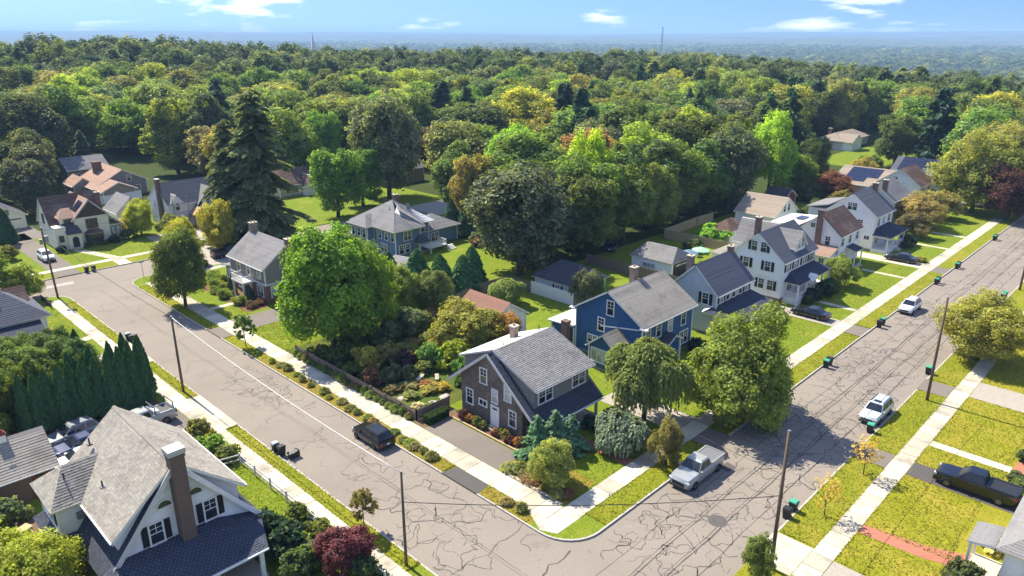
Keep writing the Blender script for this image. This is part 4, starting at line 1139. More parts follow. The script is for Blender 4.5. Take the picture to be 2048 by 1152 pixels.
# ================================================================ white tudor under repair
h = House('tudor_house', 57, 146, 'white stucco house with black roof, black-framed windows and unfinished wooden porch', 'house', seed=44)
h.gable(51.2, 62.2, 141.2, 150.4, 4.7, 8.1, 'x', 'shingle_navy_shaded', 'white_stucco', 'white_trim', oh=.3, og=.2, expo=.3, lapped=False, corners=False)
h.gable(56.6, 61.9, 140.4, 146, 4.2, 7.1, 'y', 'shingle_gray', 'white_stucco', 'black_paint', oh=.3, og=.25, expo=.3, lapped=False, corners=False)
h.roof([[(54.6,140.0,2.2),(54.6,142.2,2.2),(57.2,142.2,4.6),(57.2,140.0,4.6)]], 'shingle_navy_shaded', 'black_paint', name='sweep_roof')
h.win('y-', 140.4, 59.25, 2.9, 1.6, 1.5, 'dh2', 'black_paint', curtain=True); h.win('y-', 140.4, 59.25, 5.2, .8, 1.0, 'dh', 'black_paint', curtain=True)
h.gable(51.9, 53.7, 140.9, 144, 5.1, 6.3, 'y', 'shingle_gray', 'white_stucco', oh=.2, og=.15, expo=.3, zb=4.5, lapped=False, corners=False)
h.win('y-', 140.9, 52.8, 3.6, .7, 1.3); h.win('y-', 141.2, 52.2, .9, .8, 1.3); h.win('y-', 141.2, 53.5, .9, .8, 1.3); h.win('x-', 51.2, 144.5, 3.4, .8, 1.3); h.win('x-', 51.2, 147.5, 3.4, .8, 1.3)
for x in (55.1, 57.3): h.post(x, 138.6, 0, 2.3, .2, 'wood_new', 'porch_post')
h.part('porch_beam', MB().box(55, 138.5, 2.3, 57.4, 140.5, 2.5), 'wood_new')
for yy in (138.5, 139.2, 139.9): h.part('rafter', MB().bar((54.8, yy, 2.5), (56.2, yy, 3.7), .08, .18).bar((57.6, yy, 2.5), (56.2, yy, 3.7), .08, .18), 'wood_new')
h.part('sheathing', MB().prism([(54.7, 138.4, 2.6), (54.7, 140.6, 2.6), (56.2, 140.6, 3.85), (56.2, 138.4, 3.85)], (0, 0, .03)).prism([(57.7, 138.4, 2.6), (56.2, 138.4, 3.85), (56.2, 140.6, 3.85), (57.7, 140.6, 2.6)], (0, 0, .03)), 'wood_new')
h.win('y-', 140.4, 56.9, .1, .95, 2.0, 'door'); h.chimney(50.55, 51.2, 143.6, 144.6, 0, 9.3, 'brick_brown', 'membrane', 0)
h.gable(44.8, 50.2, 150, 157, 2.8, 5.4, 'y', 'shingle_gray', 'white_stucco', oh=.3, expo=.32, lapped=False, corners=False)
for (x, z) in ((51.6, 6.5), (54.4, 7.0)):
    for dx in (0, .9): h.part('scaffold_pole', MB().tube([(x + dx * .3, 139.9 + dx * .6, 0), (x + dx * .3, 139.9 + dx * .6, z - dx)], .04, 6), 'metal_gray')
h.part('scaffold_plank', MB().box(51.2, 139.8, 2.3, 54.8, 140.5, 2.36), 'wood_pale')

# ================================================================ ranch beyond the white fence, and roofs behind
h = House('ranch_house', 55, 182, 'taupe and dark grey ranch house with pale rust roof behind the white vinyl fence', 'house', seed=45)
h.gable(50.2, 57.0, 175.2, 187, 2.5, 4.1, 'y', 'shingle_rust', 'taupe_siding', oh=.5, og=.4, expo=.34, zb=.05); h.gable(51.5, 61.5, 180.8, 194, 3.2, 5.9, 'y', 'shingle_rust', 'gray_siding', oh=.5, og=.4, expo=.34, zb=.05)
h.gable(47.8, 52, 187.2, 194, 2.5, 4.0, 'y', 'shingle_rust', 'taupe_siding', oh=.4, expo=.34, zb=.05)
h.win('y-', 175.2, 52.6, .8, 1.2, .9, 'pic'); h.win('y-', 180.8, 57.8, 3.4, .8, 1.2); h.win('y-', 180.8, 59.6, .9, .8, 1.2); h.win('x-', 50.2, 181, .4, 1.8, 1.8, 'pic'); h.win('x-', 50.2, 177.5, .5, .8, 1.7)
h.chimney(53.2, 55.0, 189.2, 190.4, 3, 7.0, 'brick_brown', 'brick_brown', 0)
h = far_house('gray_roofed_house', 'low house with plain pale grey roof at the foot of the dark wood', 52, 61.5, 206.2, 216, 3.2, 5.6, 'x', 'shingle_gray', 'taupe_siding', [('y-', 206.2, 54, .9, 1.2, 1.2), ('y-', 206.2, 58, .9, 1.2, 1.2)], None, 46)
h = far_house('garage', 'small cream garage with dark roof beside the cream house drive', 26.6, 32.3, 163, 169, 2.6, 4.4, 'y', 'shingle_dark', 'cream_stucco', [('y-', 163, 29.4, 2.9, .7, .8, 'pic', 'dark_brown_siding'), ('y-', 163, 30.6, .05, 2.6, 2.1, 'garage', 'cream_stucco')], None, 47, .05, cat='garage')
h = far_house('brick_house', 'grey and brick house with black shutters glimpsed across the lawn', 104, 117, 146, 154, 3.6, 6.4, 'x', 'shingle_gray', 'brick_tan', [('y-', 146, 107, 1.4, .9, 1.2, 'dh', 'white_trim', 'black_paint'), ('y-', 146, 111, 1.4, .9, 1.2, 'dh', 'white_trim', 'black_paint'), ('x-', 104, 149, 1.2, .9, 1.2)], None, 48)
h = far_house('small_house', 'small tan house with steep gabled entry under the tall spruce', 80, 89, 152, 160, 2.8, 5.6, 'x', 'shingle_brown', 'tan_wall', [('y-', 152, 82, 1, .9, 1.2)], None, 49)
h.gable(85.6, 88.4, 150.4, 153, 2.4, 4.6, 'y', 'shingle_brown', 'white_stucco', oh=.25, expo=.32, lapped=False); h.win('y-', 150.4, 87, 2.2, .6, .8)

# ================================================================ white house at the left edge
h = House('white_house', 15, 100.5, 'white clapboard house with dark hipped roof and solar panel at the left street corner', 'house', seed=51)
h.boxwalls(8, 18.9, 96.3, 104, .2, 3.55, 'white_siding'); h.found(8, 18.9, 96.3, 104)
h.hip(8, 18.9, 96.3, 104, 3.6, 6.6, 'shingle_slate', oh=.55, expo=.26, inset=4.0)
h.win('y-', 96.3, 16.4, 1.3, .9, 1.5); h.win('x+', 18.9, 99, 1.3, .9, 1.5)
h.roof([[(10,92.0,2.3),(18.0,92.0,2.3),(18.3,96.3,3.2),(10,96.3,3.2)]], 'shingle_navy_shaded', name='porch_roof'); h.boxwalls(10.4, 17.4, 92.5, 96.25, .1, 2.35, 'white_siding')
h.part('solar_panel', MB().prism([(13.2, 97.0, 4.35), (15.0, 97.0, 4.35), (15.0, 98.6, 5.6), (13.2, 98.6, 5.6)], (0, -.03, .06)), 'solar')
h.gable(16.0, 18.2, 100.5, 104, 4.6, 5.9, 'x', 'shingle_brown', 'white_siding', oh=.3, og=.3, zb=3.6, corners=False)

# ================================================================ house corner at lower right
h = House('white_house', 52.5, 2.6, 'white house corner with grey-tan hipped roof and small porch by the brick walk', 'house', seed=52)
h.boxwalls(51.3, 60, -3.5, 4.4, .2, 2.95, 'white_siding', expo=.16); h.hip(51.3, 60, -3.5, 4.4, 3.0, 5.6, 'shingle_gray', oh=.55, expo=.22); h.found(51.3, 60, -3.5, 4.4)
h.roof([[(50.8,5.05,3.05),(53.7,5.05,3.05),(53.7,6.6,2.75),(50.8,6.6,2.75)]], 'shingle_gray', name='porch_roof'); h.post(51.1, 6.4, .1, 2.7, .16); h.post(53.4, 6.4, .1, 2.7, .16); h.part('stoop', MB().box(50.9, 4.45, -.05, 53.6, 6.4, .3), 'concrete')
h.win('x-', 51.3, 2.6, 1.0, 1.0, 1.4); h.win('y+', 4.4, 57, 1.0, 1.0, 1.4)

# ================================================================ big white house in the foreground, lower left
h = House('dutch_colonial_house', 13.6, 48, 'large white house with tan shingle roof, brick end chimney and black shutters', 'house', seed=53)
Y0, Y1 = 43.9, 54.1
RX, RZ = 13.65, 9.1
ss = (RZ - 3.0) / (RX - 8.7)
zz = lambda x: RZ - ss * abs(x - RX)
sec = [(8.9, 2.9), (18.4, 2.9), (18.4, zz(18.4) - .05), (RX, RZ - .05), (8.9, zz(8.9) - .05)]
core = MB().prism([(x, Y0, z) for x, z in sec], (0, Y1 - Y0, 0))
h.walls([([(x, Y0, z) for x, z in sec], (0,-1,0)), ([(x, Y1, z) for x, z in sec], (0,1,0))], 'white_siding', .2, 0, .022, core=core)
h.part('brick_wall', MB().box(9.2, 44.0, -.1, 18.1, 54.0, 2.9), 'brick_brown')
h.roof([[(8.5,43.45,zz(8.5)+.1),(8.5,54.5,zz(8.5)+.1),(RX,54.5,RZ+.1),(RX,43.45,RZ+.1)], [(18.8,43.45,zz(18.8)+.1),(18.8,54.5,zz(18.8)+.1),(RX,54.5,RZ+.1),(RX,43.45,RZ+.1)]], 'shingle_navy_shaded', 'white_trim', .2, .3)
for sg, xe, xw in ((-1, 9.35, 9.75), (1, 18.05, 17.65)):
    ze = 5.5
    dzf = lambda x: RZ + .14 - (RZ + .14 - ze) / abs(RX - xe) * abs(RX - x)
    yl0, yl1 = 44.15, 54.0
    fr = [(xw,yl0,zz(xw)),(xw,yl1,zz(xw)),(xw,yl1,dzf(xw)-.12),(xw,yl0,dzf(xw)-.12)]
    xi = RX + sg * .6
    ck = lambda y: [(xw,y,zz(xw)),(xi,y,zz(xi)),(xi,y,dzf(xi)-.1),(xw,y,dzf(xw)-.12)]
    h.walls([(fr, (sg,0,0)), (ck(yl0), (0,-1,0)), (ck(yl1), (0,1,0))], 'white_siding', .2, 0, .02, name='dormer_wall')
    rr = h.roof([[(xe,43.6,ze),(xe,54.4,ze),(RX,54.4,RZ+.15),(RX,43.6,RZ+.15)]], 'shingle_tan', 'white_trim', .2, .3, name='dormer_roof', t=.03)
    h.part('gutter', MB().bar((xe + sg*.06, 43.6, ze - .1), (xe + sg*.06, 54.4, ze - .1), .12), 'white_trim', rr)
    for y in (45.4, 47.3, 49.0): h.win('x-' if sg < 0 else 'x+', xw, y, 3.95, .75, 1.1)
h.part('ridge_cap', MB().prism([(RX-.16,43.6,RZ+.1),(RX+.16,43.6,RZ+.1),(RX,43.6,RZ+.21)], (0,10.8,0)), 'shingle_tan')
for sg in (-1, 1):
    h.part('rake_board', MB().bar((RX + sg*5.0, 43.4, zz(RX + 5.0) - .05), (RX + sg*.1, 43.4, RZ - .05), .07, .32), 'white_trim' if sg > 0 else 'gray_trim')
h.chimney(13.3, 14.2, 43.05, 43.88, 0, 10.0, 'brick_brown', 'membrane', 0)
h.part('chimney_hood', MB().box(13.2, 42.95, 10.1, 14.3, 43.98, 10.38), 'membrane')
h.win('y-', Y0, 12.0, 3.95, .78, 1.45, shutter='black_paint'); h.win('y-', Y0, 15.55, 3.95, .78, 1.45, shutter='black_paint')
h.win('y-', Y0, 12.75, 6.3, 1.1, .6, 'arch'); h.win('y-', Y0, 14.75, 6.3, 1.1, .6, 'arch')
# front porch with hipped slate roof
pr = [[(7.6,39.8,2.75),(17.4,39.8,2.75),(15.6,43.85,3.85),(9.4,43.85,3.85)], [(17.4,39.8,2.75),(18.9,43.85,2.85),(15.6,43.85,3.85)], [(7.6,39.8,2.75),(7.6,43.85,2.75),(9.4,43.85,3.85)]]
r = h.roof(pr, 'shingle_navy_shaded', 'white_trim', .2, .3, name='porch_roof')
h.part('gutter', MB().bar((7.6, 39.74, 2.66), (17.4, 39.74, 2.66), .12), 'white_trim', r)
for x in (8.0, 11.0, 14.0, 17.0): h.post(x, 40.1, .1, 2.65, .26)
h.part('porch_floor', MB().box(7.8, 40.0, -.05, 17.3, 43.9, .5), 'concrete_old')
# rear wing at the left
h.boxwalls(7.95, 9.7, 49.9, 53.9, 3.0, 5.45, 'white_siding', expo=.18); h.part('brick_wall', MB().box(7.9, 49.8, -.1, 9.15, 54.0, 2.85), 'brick_brown')
h.roof([[(7.55,49.4,5.55),(9.45,49.4,5.55),(11.5,51.85,7.42),(9.2,51.85,7.42)], [(7.55,49.4,5.55),(7.55,54.35,5.55),(9.2,51.85,7.42)], [(7.55,54.35,5.55),(9.45,54.35,5.55),(11.5,51.85,7.42),(9.2,51.85,7.42)]], 'shingle_tan', 'white_trim', .2, .3, name='wing_roof')
h.roof([[(7.3,49.15,2.7),(9.1,49.15,2.7),(9.5,49.9,3.35),(7.95,49.9,3.35)], [(7.3,49.15,2.7),(7.3,54.7,2.7),(7.95,54.0,3.35),(7.95,49.9,3.35)]], 'shingle_navy_shaded', 'white_trim', .2, .3, name='skirt_roof')
h.win('x-', 7.95, 51.2, 4.0, .8, 1.1, shutter='black_paint'); h.win('y-', 49.8, 8.5, 1.0, .75, 1.3)
h.part('air_conditioner', MB().box(9.0, 49.5, 4.3, 9.6, 49.88, 4.7), 'metal_gray')
h.vent(11.3, 52.9, 7.7); h.vent(10.6, 48.6, 6.55); h.vent(9.0, 51.0, 6.6, .7)

# ================================================================ brick garage with cupola, far left
h = House('garage', 8.5, 64, 'brick garage with striped tan roof and small red-topped white cupola', 'garage', seed=54)
h.gable(1.5, 10.5, 61.9, 67.8, 2.5, 4.4, 'x', 'shingle_tan', 'brick_brown', oh=.35, og=.3, expo=.26, lapped=False, corners=False, zb=-.05)
h.win('y-', 61.9, 9.4, .05, .95, 2.05, 'door', 'red_wall')
cu = h.part('cupola', MB().box(7.6, 64.5, 4.3, 8.2, 65.2, 5.0), 'white_trim')
mb = MB(); mb.add([(7.5,64.4,5.0),(8.3,64.4,5.0),(8.3,65.3,5.0),(7.5,65.3,5.0),(7.9,64.85,5.5)], [(0,1,4),(1,2,4),(2,3,4),(3,0,4),(3,2,1,0)]); h.part('cupola_roof', mb, 'red_wall', cu)
h.part('weather_vane', MB().tube([(7.9, 64.85, 5.45), (7.9, 64.85, 6.1)], .02, 5).box(7.65, 64.84, 5.85, 8.15, 64.86, 5.93), 'metal_gray', cu)

# ---------------------------------------------------------------- vehicles
SPEC = {  # length, width, ride, belt z, roof z, wheelbase, hood z, cabin base (rear, front), cabin top (rear, front), deck z
    'suv':    dict(L=4.55, W=1.82, belt=1.02, roof=1.64, wb=2.69, hood=.98, cb=(-2.15, 1.02), ct=(-1.72, .22), deck=1.02),
    'wagon':  dict(L=4.8, W=1.84, belt=1.0, roof=1.62, wb=2.74, hood=.96, cb=(-2.28, 1.05), ct=(-2.0, .28), deck=1.0),
    'sedan':  dict(L=4.85, W=1.84, belt=.92, roof=1.42, wb=2.82, hood=.88, cb=(-1.75, 1.0), ct=(-.95, .18), deck=.95),
    'pickup': dict(L=5.9, W=2.0, belt=1.22, roof=1.90, wb=3.7, hood=1.18, cb=(-.75, 1.35), ct=(-.55, .62), deck=1.28),
}
def smoothcar(L, W, s):
    """rings along the length: lower body"""
    h = L / 2
    cb0, cb1 = s['cb']
    st = [(-h, .80, .86), (-h + .06, .9, .97), (-h + .35, 1, 1), (cb0, 1, 1), (0, 1, 1), (cb1, 1, 1), (h - .7, .98, .99), (h - .18, .9, .93), (h, .78, .74)]
    rings = []
    for x, kw, kz in st:
        w = W / 2 * kw
        zt = (s['deck'] if x < cb0 + .01 else s['belt'] if x < cb1 else s['hood']) * kz
        if cb0 <= x <= cb1: zt = s['belt']
        zb = .26 if abs(x) < h - .1 else .36
        half = [(w * .90, zb), (w * .99, zb + .16), (w, zb + (zt - zb) * .55), (w * .97, zt - .09), (w * .88, zt)]
        rings.append([(x, y, z) for y, z in half] + [(x, -y, z) for y, z in half[::-1]])
    return rings
def make_car(kind, pname, label, loc, rz, group=None, cargo=None):
    s = SPEC[kind]; L, W = s['L'], s['W']; h = L / 2
    nm = {'suv': 'parked_car', 'wagon': 'parked_car', 'sedan': 'parked_car', 'pickup': 'pickup_truck'}[kind]
    root = empty(nm, loc, rz, label, 'pickup truck' if kind == 'pickup' else 'car', group)
    pt = M['paint_' + pname]
    body = MB().loft(smoothcar(L, W, s)).build('body', pt, root, smooth=True)
    m_ = body.modifiers.new('edge', 'EDGE_SPLIT'); m_.split_angle = R(38)
    (c0, c1), (t0, t1), zb, zr = s['cb'], s['ct'], s['belt'] - .02, s['roof']
    wb, wt = W / 2 * .9, W / 2 * .70
    def ring(k, grow=0):
        x0 = c0 + (t0 - c0) * k; x1 = c1 + (t1 - c1) * k; w_ = wb + (wt - wb) * k; z = zb + (zr - .05 - zb) * k
        return x0, x1, w_ + grow, z
    cab = MB()
    def fr(k): x0, x1, w_, z = ring(k); return [(x0, -w_, z), (x1, -w_, z), (x1, w_, z), (x0, w_, z)]
    cab.loft([fr(0), fr(1)])
    cb_ = cab.build('cabin', pt, root)
    bv = cb_.modifiers.new('bevel', 'BEVEL'); bv.width = .07; bv.segments = 2
    rf = MB(); x0, x1, w_, z = ring(1)
    rf.loft([[(x0 - .03, -w_ * .99, z - .02), (x1 + .06, -w_ * .99, z - .02), (x1 + .06, w_ * .99, z - .02), (x0 - .03, w_ * .99, z - .02)],
             [(x0 + .1, -w_ * .86, z + .055), (x1 - .1, -w_ * .86, z + .055), (x1 - .1, w_ * .86, z + .055), (x0 + .1, w_ * .86, z + .055)]])
    roof = rf.build('roof', pt, root)
    g = M['glass_car']
    def pane(name, quad):
        P = [Vector(p) for p in quad]; n = (P[1] - P[0]).cross(P[2] - P[1]).normalized()
        mb = MB(); mb.prism([p - n * .02 for p in P], n * .035); mb.build(name, g, root)
    A, B = ring(.1), ring(.9)
    pane('windshield', [(A[1], -A[2] * .93, A[3]), (A[1], A[2] * .93, A[3]), (B[1], B[2] * .9, B[3]), (B[1], -B[2] * .9, B[3])])
    pane('rear_window', [(A[0], A[2] * .9, A[3]), (A[0], -A[2] * .9, A[3]), (B[0], -B[2] * .88, B[3]), (B[0], B[2] * .88, B[3])])
    for sg in (-1, 1):
        cuts = [(.05, .36), (.40, .68), (.72, .95)] if kind in ('suv', 'wagon') else [(.08, .50), (.55, .93)]
        for a, b in cuts:
            q = []
            for (k, f) in ((A, a), (A, b), (B, b), (B, a)):
                q.append((k[0] + (k[1] - k[0]) * f, sg * k[2], k[3]))
            if sg > 0: q = q[::-1]
            pane('side_window', q)
    whl = wheel_mesh()
    for sx in (-1, 1):
        for sy in (-1, 1):
            wl = mob('wheel', whl[0], root, (sx * s['wb'] / 2 + (.08 if kind != 'pickup' else .05), sy * (W / 2 - .10), .345 if kind != 'pickup' else .40), 0 if sy < 0 else math.pi)
            if kind == 'pickup': wl.scale = (1.16, 1.1, 1.16)
            mob('rim', whl[1], wl)
    for sy in (-1, 1):
        MB().box(h - .22, sy * W * .30, s['hood'] * .66, h - .03, sy * W * .455, s['hood'] * .82).build('headlight', M['lamp_clear'], root)
        MB().box(-h - .005, sy * W * .33, s['deck'] * .66, -h + .2, sy * W * .465, s['deck'] * .86).build('taillight', M['lamp_red'], root)
        MB().box(c1 - .32, sy * W * .47, s['belt'] - .02, c1 - .14, sy * W * .555, s['belt'] + .13).build('mirror', pt, root)
    MB().box(h - .06, -W * .28, .50, h + .015, W * .28, s['hood'] * .70).build('grille', M['plastic_black'], root)
    MB().box(h - .12, -W * .40, .28, h + .03, W * .40, .44).build('bumper', M['plastic_black'], root)
    MB().box(-h - .03, -W * .40, .30, -h + .12, W * .40, .48).build('bumper', M['plastic_black'], root)
    MB().box(-h - .045, -.16, .62, -h - .02, .16, .76).build('licence_plate', M['plate'], root)
    if kind in ('suv', 'wagon'):
        for sy in (-1, 1): MB().bar((t0 + .15, sy * wt * .86, zr + .03), (t1 - .1, sy * wt * .86, zr + .03), .04, .05).build('roof_rail', M['metal_dark'], root)
    if kind == 'wagon': MB().box(-.35, -.35, zr - .005, .15, .35, zr + .012).build('sunroof', M['glass_car'], root)
    if kind == 'pickup':
        bd = MB().box(-h + .14, -W * .40, s['deck'] - .5, c0 - .06, W * .40, s['deck'] - .012)
        bd.box(-h + .14, -W * .40, s['deck'] - .014, c0 - .06, W * .40, s['deck'] + .004).build('bed', M['plastic_black'] if cargo != 'plain' else M['metal_gray'], root)
        for sy in (-1, 1): MB().box(-h + .05, sy * W * .40, s['deck'] - .05, c0, sy * W * .475, s['deck'] + .045).build('bed_rail', pt, root)
        MB().box(-h + .01, -W * .42, s['deck'] - .3, -h + .13, W * .42, s['deck'] + .045).build('tailgate', pt, root)
    if cargo == 'rack':
        for x in (-.95, -h + .3):
            for sy in (-1, 1): MB().box(x - .04, sy * W * .44 - .04, 1.2, x + .04, sy * W * .44 + .04, 2.05).build('rack_post', M['metal_dark'], root)
            MB().box(x - .04, -W * .46, 2.0, x + .04, W * .46, 2.08).build('rack_bar', M['metal_dark'], root)
        MB().box(-1.35, -W * .42, 1.25, -.85, W * .42, 1.62).build('tool_box', M['paint_white'], root)
    return root
_wm = []
def wheel_mesh():
    if not _wm:
        t = MB(); n = 18
        prof = [(.20, -.11), (.32, -.12), (.345, -.07), (.345, .07), (.32, .12), (.20, .11)]
        rings = [[(r_ * math.cos(2*math.pi*k/n), y, r_ * math.sin(2*math.pi*k/n)) for r_, y in prof] for k in range(n)]
        m = len(prof)
        t.add([p for r_ in rings for p in r_], [(i*m + j, i*m + (j+1) % m, ((i+1) % n)*m + (j+1) % m, ((i+1) % n)*m + j) for i in range(n) for j in range(m)])
        rm = MB()
        rm.tube([(0, -.10, 0), (0, .06, 0)], .19, 14)
        for k in range(5):
            a = 2*math.pi*k/5; rm.bar((0, -.112, 0), (.2*math.cos(a), -.112, .2*math.sin(a)), .05, .03)
        _wm.extend([t.mesh('wheel', M['rubber'], smooth=True), rm.mesh('rim', M['rim'])])
    return _wm
RZd = -.12
make_car('pickup', 'silver', 'silver crew-cab pickup truck parked at the kerb by the corner house', (48.75, 25.85, RZd), R(180), cargo='plain')
make_car('suv', 'black', 'black compact SUV parked beside the planted verge of the left street', (32.95, 50.0, RZd), R(90))
make_car('wagon', 'pale', 'pale silver-green station wagon with sunroof parked beside a green-lidded bin', (69.9, 18.75, RZd), R(180))
make_car('suv', 'white', 'white SUV parked at the kerb in front of the white houses', (103.4, 25.95, RZd), R(180))
make_car('pickup', 'black', 'black pickup truck parked on the narrow asphalt driveway by the brick walk', (62.4, 8.4, .012), R(90))
make_car('sedan', 'black', 'black sedan in the driveway beside the white house with black shutters', (91.6, 34.5, .012), R(90))
make_car('sedan', 'black', 'black sedan in the pale driveway below the shade-darkened porch roof', (126.6, 34.4, .012), R(90))
make_car('suv', 'white', 'white SUV in the driveway of the cream stucco house', (28.6, 135.6, .012), R(-90))
make_car('sedan', 'white', 'white sedan on the gravel in front of the white stucco house', (49.2, 126.5, .012), R(20))
make_car('pickup', 'black', 'black pickup truck with empty bed parked near the dark spruce', (51.0, 116.6, -.12), R(0))
make_car('suv', 'gray', 'dark grey SUV with pale rear roof in the shady drive by the hedge', (13.7, 69.6, .012), R(186))
make_car('sedan', 'navy', 'navy blue sedan in the shady drive between two other cars', (13.6, 67.2, .012), R(184))
make_car('sedan', 'white', 'white sedan half hidden behind the tan-roofed white house', (12.9, 64.7, .012), R(182))
make_car('pickup', 'silver', 'silver work pickup truck with rack and tool box in the hedged drive', (19.0, 67.3, .012), R(184), cargo='rack')
make_car('sedan', 'navy', 'blue car in the shade behind the weathered white garage', (98.8, 72.6, .0), R(30))
make_car('sedan', 'white', 'white car parked under the big pale tree far up the street', (178.5, 40.6, .0), R(95))
make_car('sedan', 'gray', 'dark grey car parked under the copper-leaved tree up the street', (181, 36.8, .0), R(92))

# ---------------------------------------------------------------- wheeled bins
def make_bin(lid, name='wheeled_bin'):
    root = empty(name)
    b = MB().loft([[(-.22, -.26, .06), (.22, -.26, .06), (.22, .22, .06), (-.22, .22, .06)], [(-.29, -.33, .98), (.29, -.33, .98), (.29, .33, .98), (-.29, .33, .98)]])
    b.build('body', M['plastic_black'], root)
    MB().loft([[(-.32, -.37, .98), (.32, -.37, .98), (.32, .36, .98), (-.32, .36, .98)], [(-.26, -.30, 1.07), (.26, -.30, 1.07), (.26, .28, 1.09), (-.26, .28, 1.09)]]).build('lid', M[lid], root)
    MB().tube([(-.26, .40, .97), (.26, .40, .97)], .02, 6).build('handle', M['plastic_black'], root)
    for s_ in (-1, 1): MB().tube([(s_ * .24, .24, .13), (s_ * .31, .24, .13)], .13, 10).build('wheel', M['rubber'], root)
    return root
protos = {}
def bin_at(x, y, rz, lid, label, group, z=-.12, tip=False):
    if lid not in protos: o = protos[lid] = make_bin(lid)
    else: o = copy_tree(protos[lid])
    o.location = (x, y, z); o.rotation_euler = (0, 0, R(rz)); o.scale = (.92, .92, .92)
    if tip: o.rotation_euler = (R(88), 0, R(rz)); o.location = (x, y, z + .34)
    tag(o, label, 'bin', group)
gA = 'bins along the left street'
bin_at(25.75, 54.7, 88, 'plastic_gray', 'black wheeled bin with pale lid by the split-rail fence', gA); bin_at(25.85, 53.8, 95, 'plastic_black', 'all-black wheeled bin standing beside a tipped one', gA)
bin_at(25.9, 52.6, 100, 'plastic_black', 'black bin tipped over on the gutter by the split-rail fence', gA, tip=True)
bin_at(25.8, 90.7, 90, 'plastic_gray', 'black wheeled bin with pale lid by the concrete apron', gA); bin_at(25.9, 89.6, 84, 'plastic_black', 'smaller all-black bin beside the concrete apron', gA)
gC = 'bins opposite the cream house'
for x in (31.1, 32.1): bin_at(x, 123.75, 5, 'plastic_black', 'black bin on the kerb in front of the cream stucco house', gC)
gE = 'bins along the right street'
bin_at(48.5, 17.85, 180, 'plastic_black', 'all-black bin at the kerb by the yellow sapling', gE); bin_at(49.7, 17.9, 178, 'plastic_green', 'green-lidded bin at the kerb by the yellow sapling', gE)
bin_at(66.3, 17.95, 182, 'plastic_green', 'green-lidded bin in front of the pale station wagon', gE); bin_at(83.7, 17.95, 180, 'plastic_green', 'green-lidded bin beside the pole under the pale tree', gE)
for x in (117.2, 118.2): bin_at(x, 17.95, 180, 'plastic_green', 'green-lidded bin of a pair at the far kerb past the pale tree', gE)
bin_at(77.6, 26.7, 2, 'plastic_green', 'green-lidded bin beyond the round maple', gE); bin_at(78.5, 26.7, -4, 'plastic_black', 'all-black bin beyond the round maple', gE)
bin_at(94.2, 26.7, 2, 'plastic_black', 'all-black bin behind the white kerbside SUV', gE); bin_at(95.4, 26.7, 0, 'plastic_green', 'green-lidded bin behind the white kerbside SUV', gE)
for x, lab in ((118.0, 'below the brown-roofed house'), (128.8, 'below the shade-darkened porch roof'), (152.6, 'at the far shaded end of the street')):
    bin_at(x, 26.7, 2, 'plastic_green', 'green-lidded bin at the kerb ' + lab, gE); bin_at(x + .9, 26.7, -3, 'plastic_black', 'all-black bin at the kerb ' + lab, gE)

# ---------------------------------------------------------------- utility poles and cables
def pole(x, y, hgt, label, arm=None, lean=(0, 0), tr=False, r=.15):
    root = empty('utility_pole', (x, y, 0), 0, label, 'utility pole', 'utility poles along the streets')
    tx, ty = lean
    MB().tube([(0, 0, -.3), (tx * .5, ty * .5, hgt * .5), (tx, ty, hgt)], [r, r * .85, r * .68], 10).build('pole', M['wood_pole'], root, smooth=True)
    MB().tube([(tx, ty, hgt - .02), (tx, ty, hgt + .03)], r * .72, 10).build('cap', M['metal_gray'], root)
    if arm:
        ax, ay = arm
        for zz in (hgt - .5,):
            MB().bar((tx - ax, ty - ay, zz), (tx + ax, ty + ay, zz), .11, .14).build('crossarm', M['wood_pole'], root)
            for k in (-.9, -.35, .35, .9): MB().tube([(tx + ax*k, ty + ay*k, zz + .07), (tx + ax*k, ty + ay*k, zz + .25)], [.05, .03], 6).build('insulator', M['metal_gray'], root)
    else:
        for zz in (hgt - .25, hgt - 2.2): MB().tube([(tx + .12, ty, zz), (tx + .28, ty, zz)], .035, 6).build('insulator', M['metal_gray'], root)
    if tr:
        MB().tube([(tx + .35, ty - .1, hgt - 2.1), (tx + .35, ty - .1, hgt - 1.2)], .24, 12).build('transformer', M['metal_gray'], root)
        MB().tube([(tx - .3, ty + .1, hgt - 2.3), (tx - .3, ty + .1, hgt - 1.6)], .2, 12).build('transformer', M['metal_gray'], root)
    return root
pole(24.7, 34.5, 7.6, 'slim wooden utility pole beside the small sapling and red maple shrub', r=.12)
pole(24.75, 72.1, 8.4, 'wooden utility pole on the verge by the dark hedge trees', r=.14)
pole(24.35, 113.8, 10.2, 'tall wooden utility pole with transformers at the far street corner', lean=(-.25, 0), tr=True)
pole(42.2, 16.1, 10.8, 'dark wooden utility pole beside the street bins and pale concrete ramp', lean=(.1, .1))
pole(76.8, 16.1, 11.0, 'brown leaning utility pole on the dry verge by the pale tree', lean=(.35, .1))
pole(123.3, 17.1, 10.5, 'distant utility pole on the right-hand kerb up the street')
def cable(a, b, sag, r, mat, label, name='cable'):
    A, B = Vector(a), Vector(b); c = (A + B) / 2; n = 14
    pts = [A.lerp(B, i / n) - Vector((0, 0, 4 * sag * (i / n) * (1 - i / n))) for i in range(n + 1)]
    mb = MB().tube([p - c for p in pts], r, 5)
    o = mob(name, mb.mesh(name, M[mat], smooth=True), loc=c)
    tag(o, label, 'cable', 'overhead cables')
cable((24.7, 34.5, 7.5), (24.75, 72.1, 8.3), .5, .035, 'cable_pale', 'pale overhead cable strung along the left street')
cable((24.75, 72.1, 8.3), (24.1, 113.8, 9.6), .5, .03, 'cable', 'dark overhead cable from the hedge pole to the transformer pole')
cable((24.7, 34.5, 5.2), (42.25, 16.15, 5.9), .5, .028, 'cable', 'dark cable crossing the junction between the two near poles')
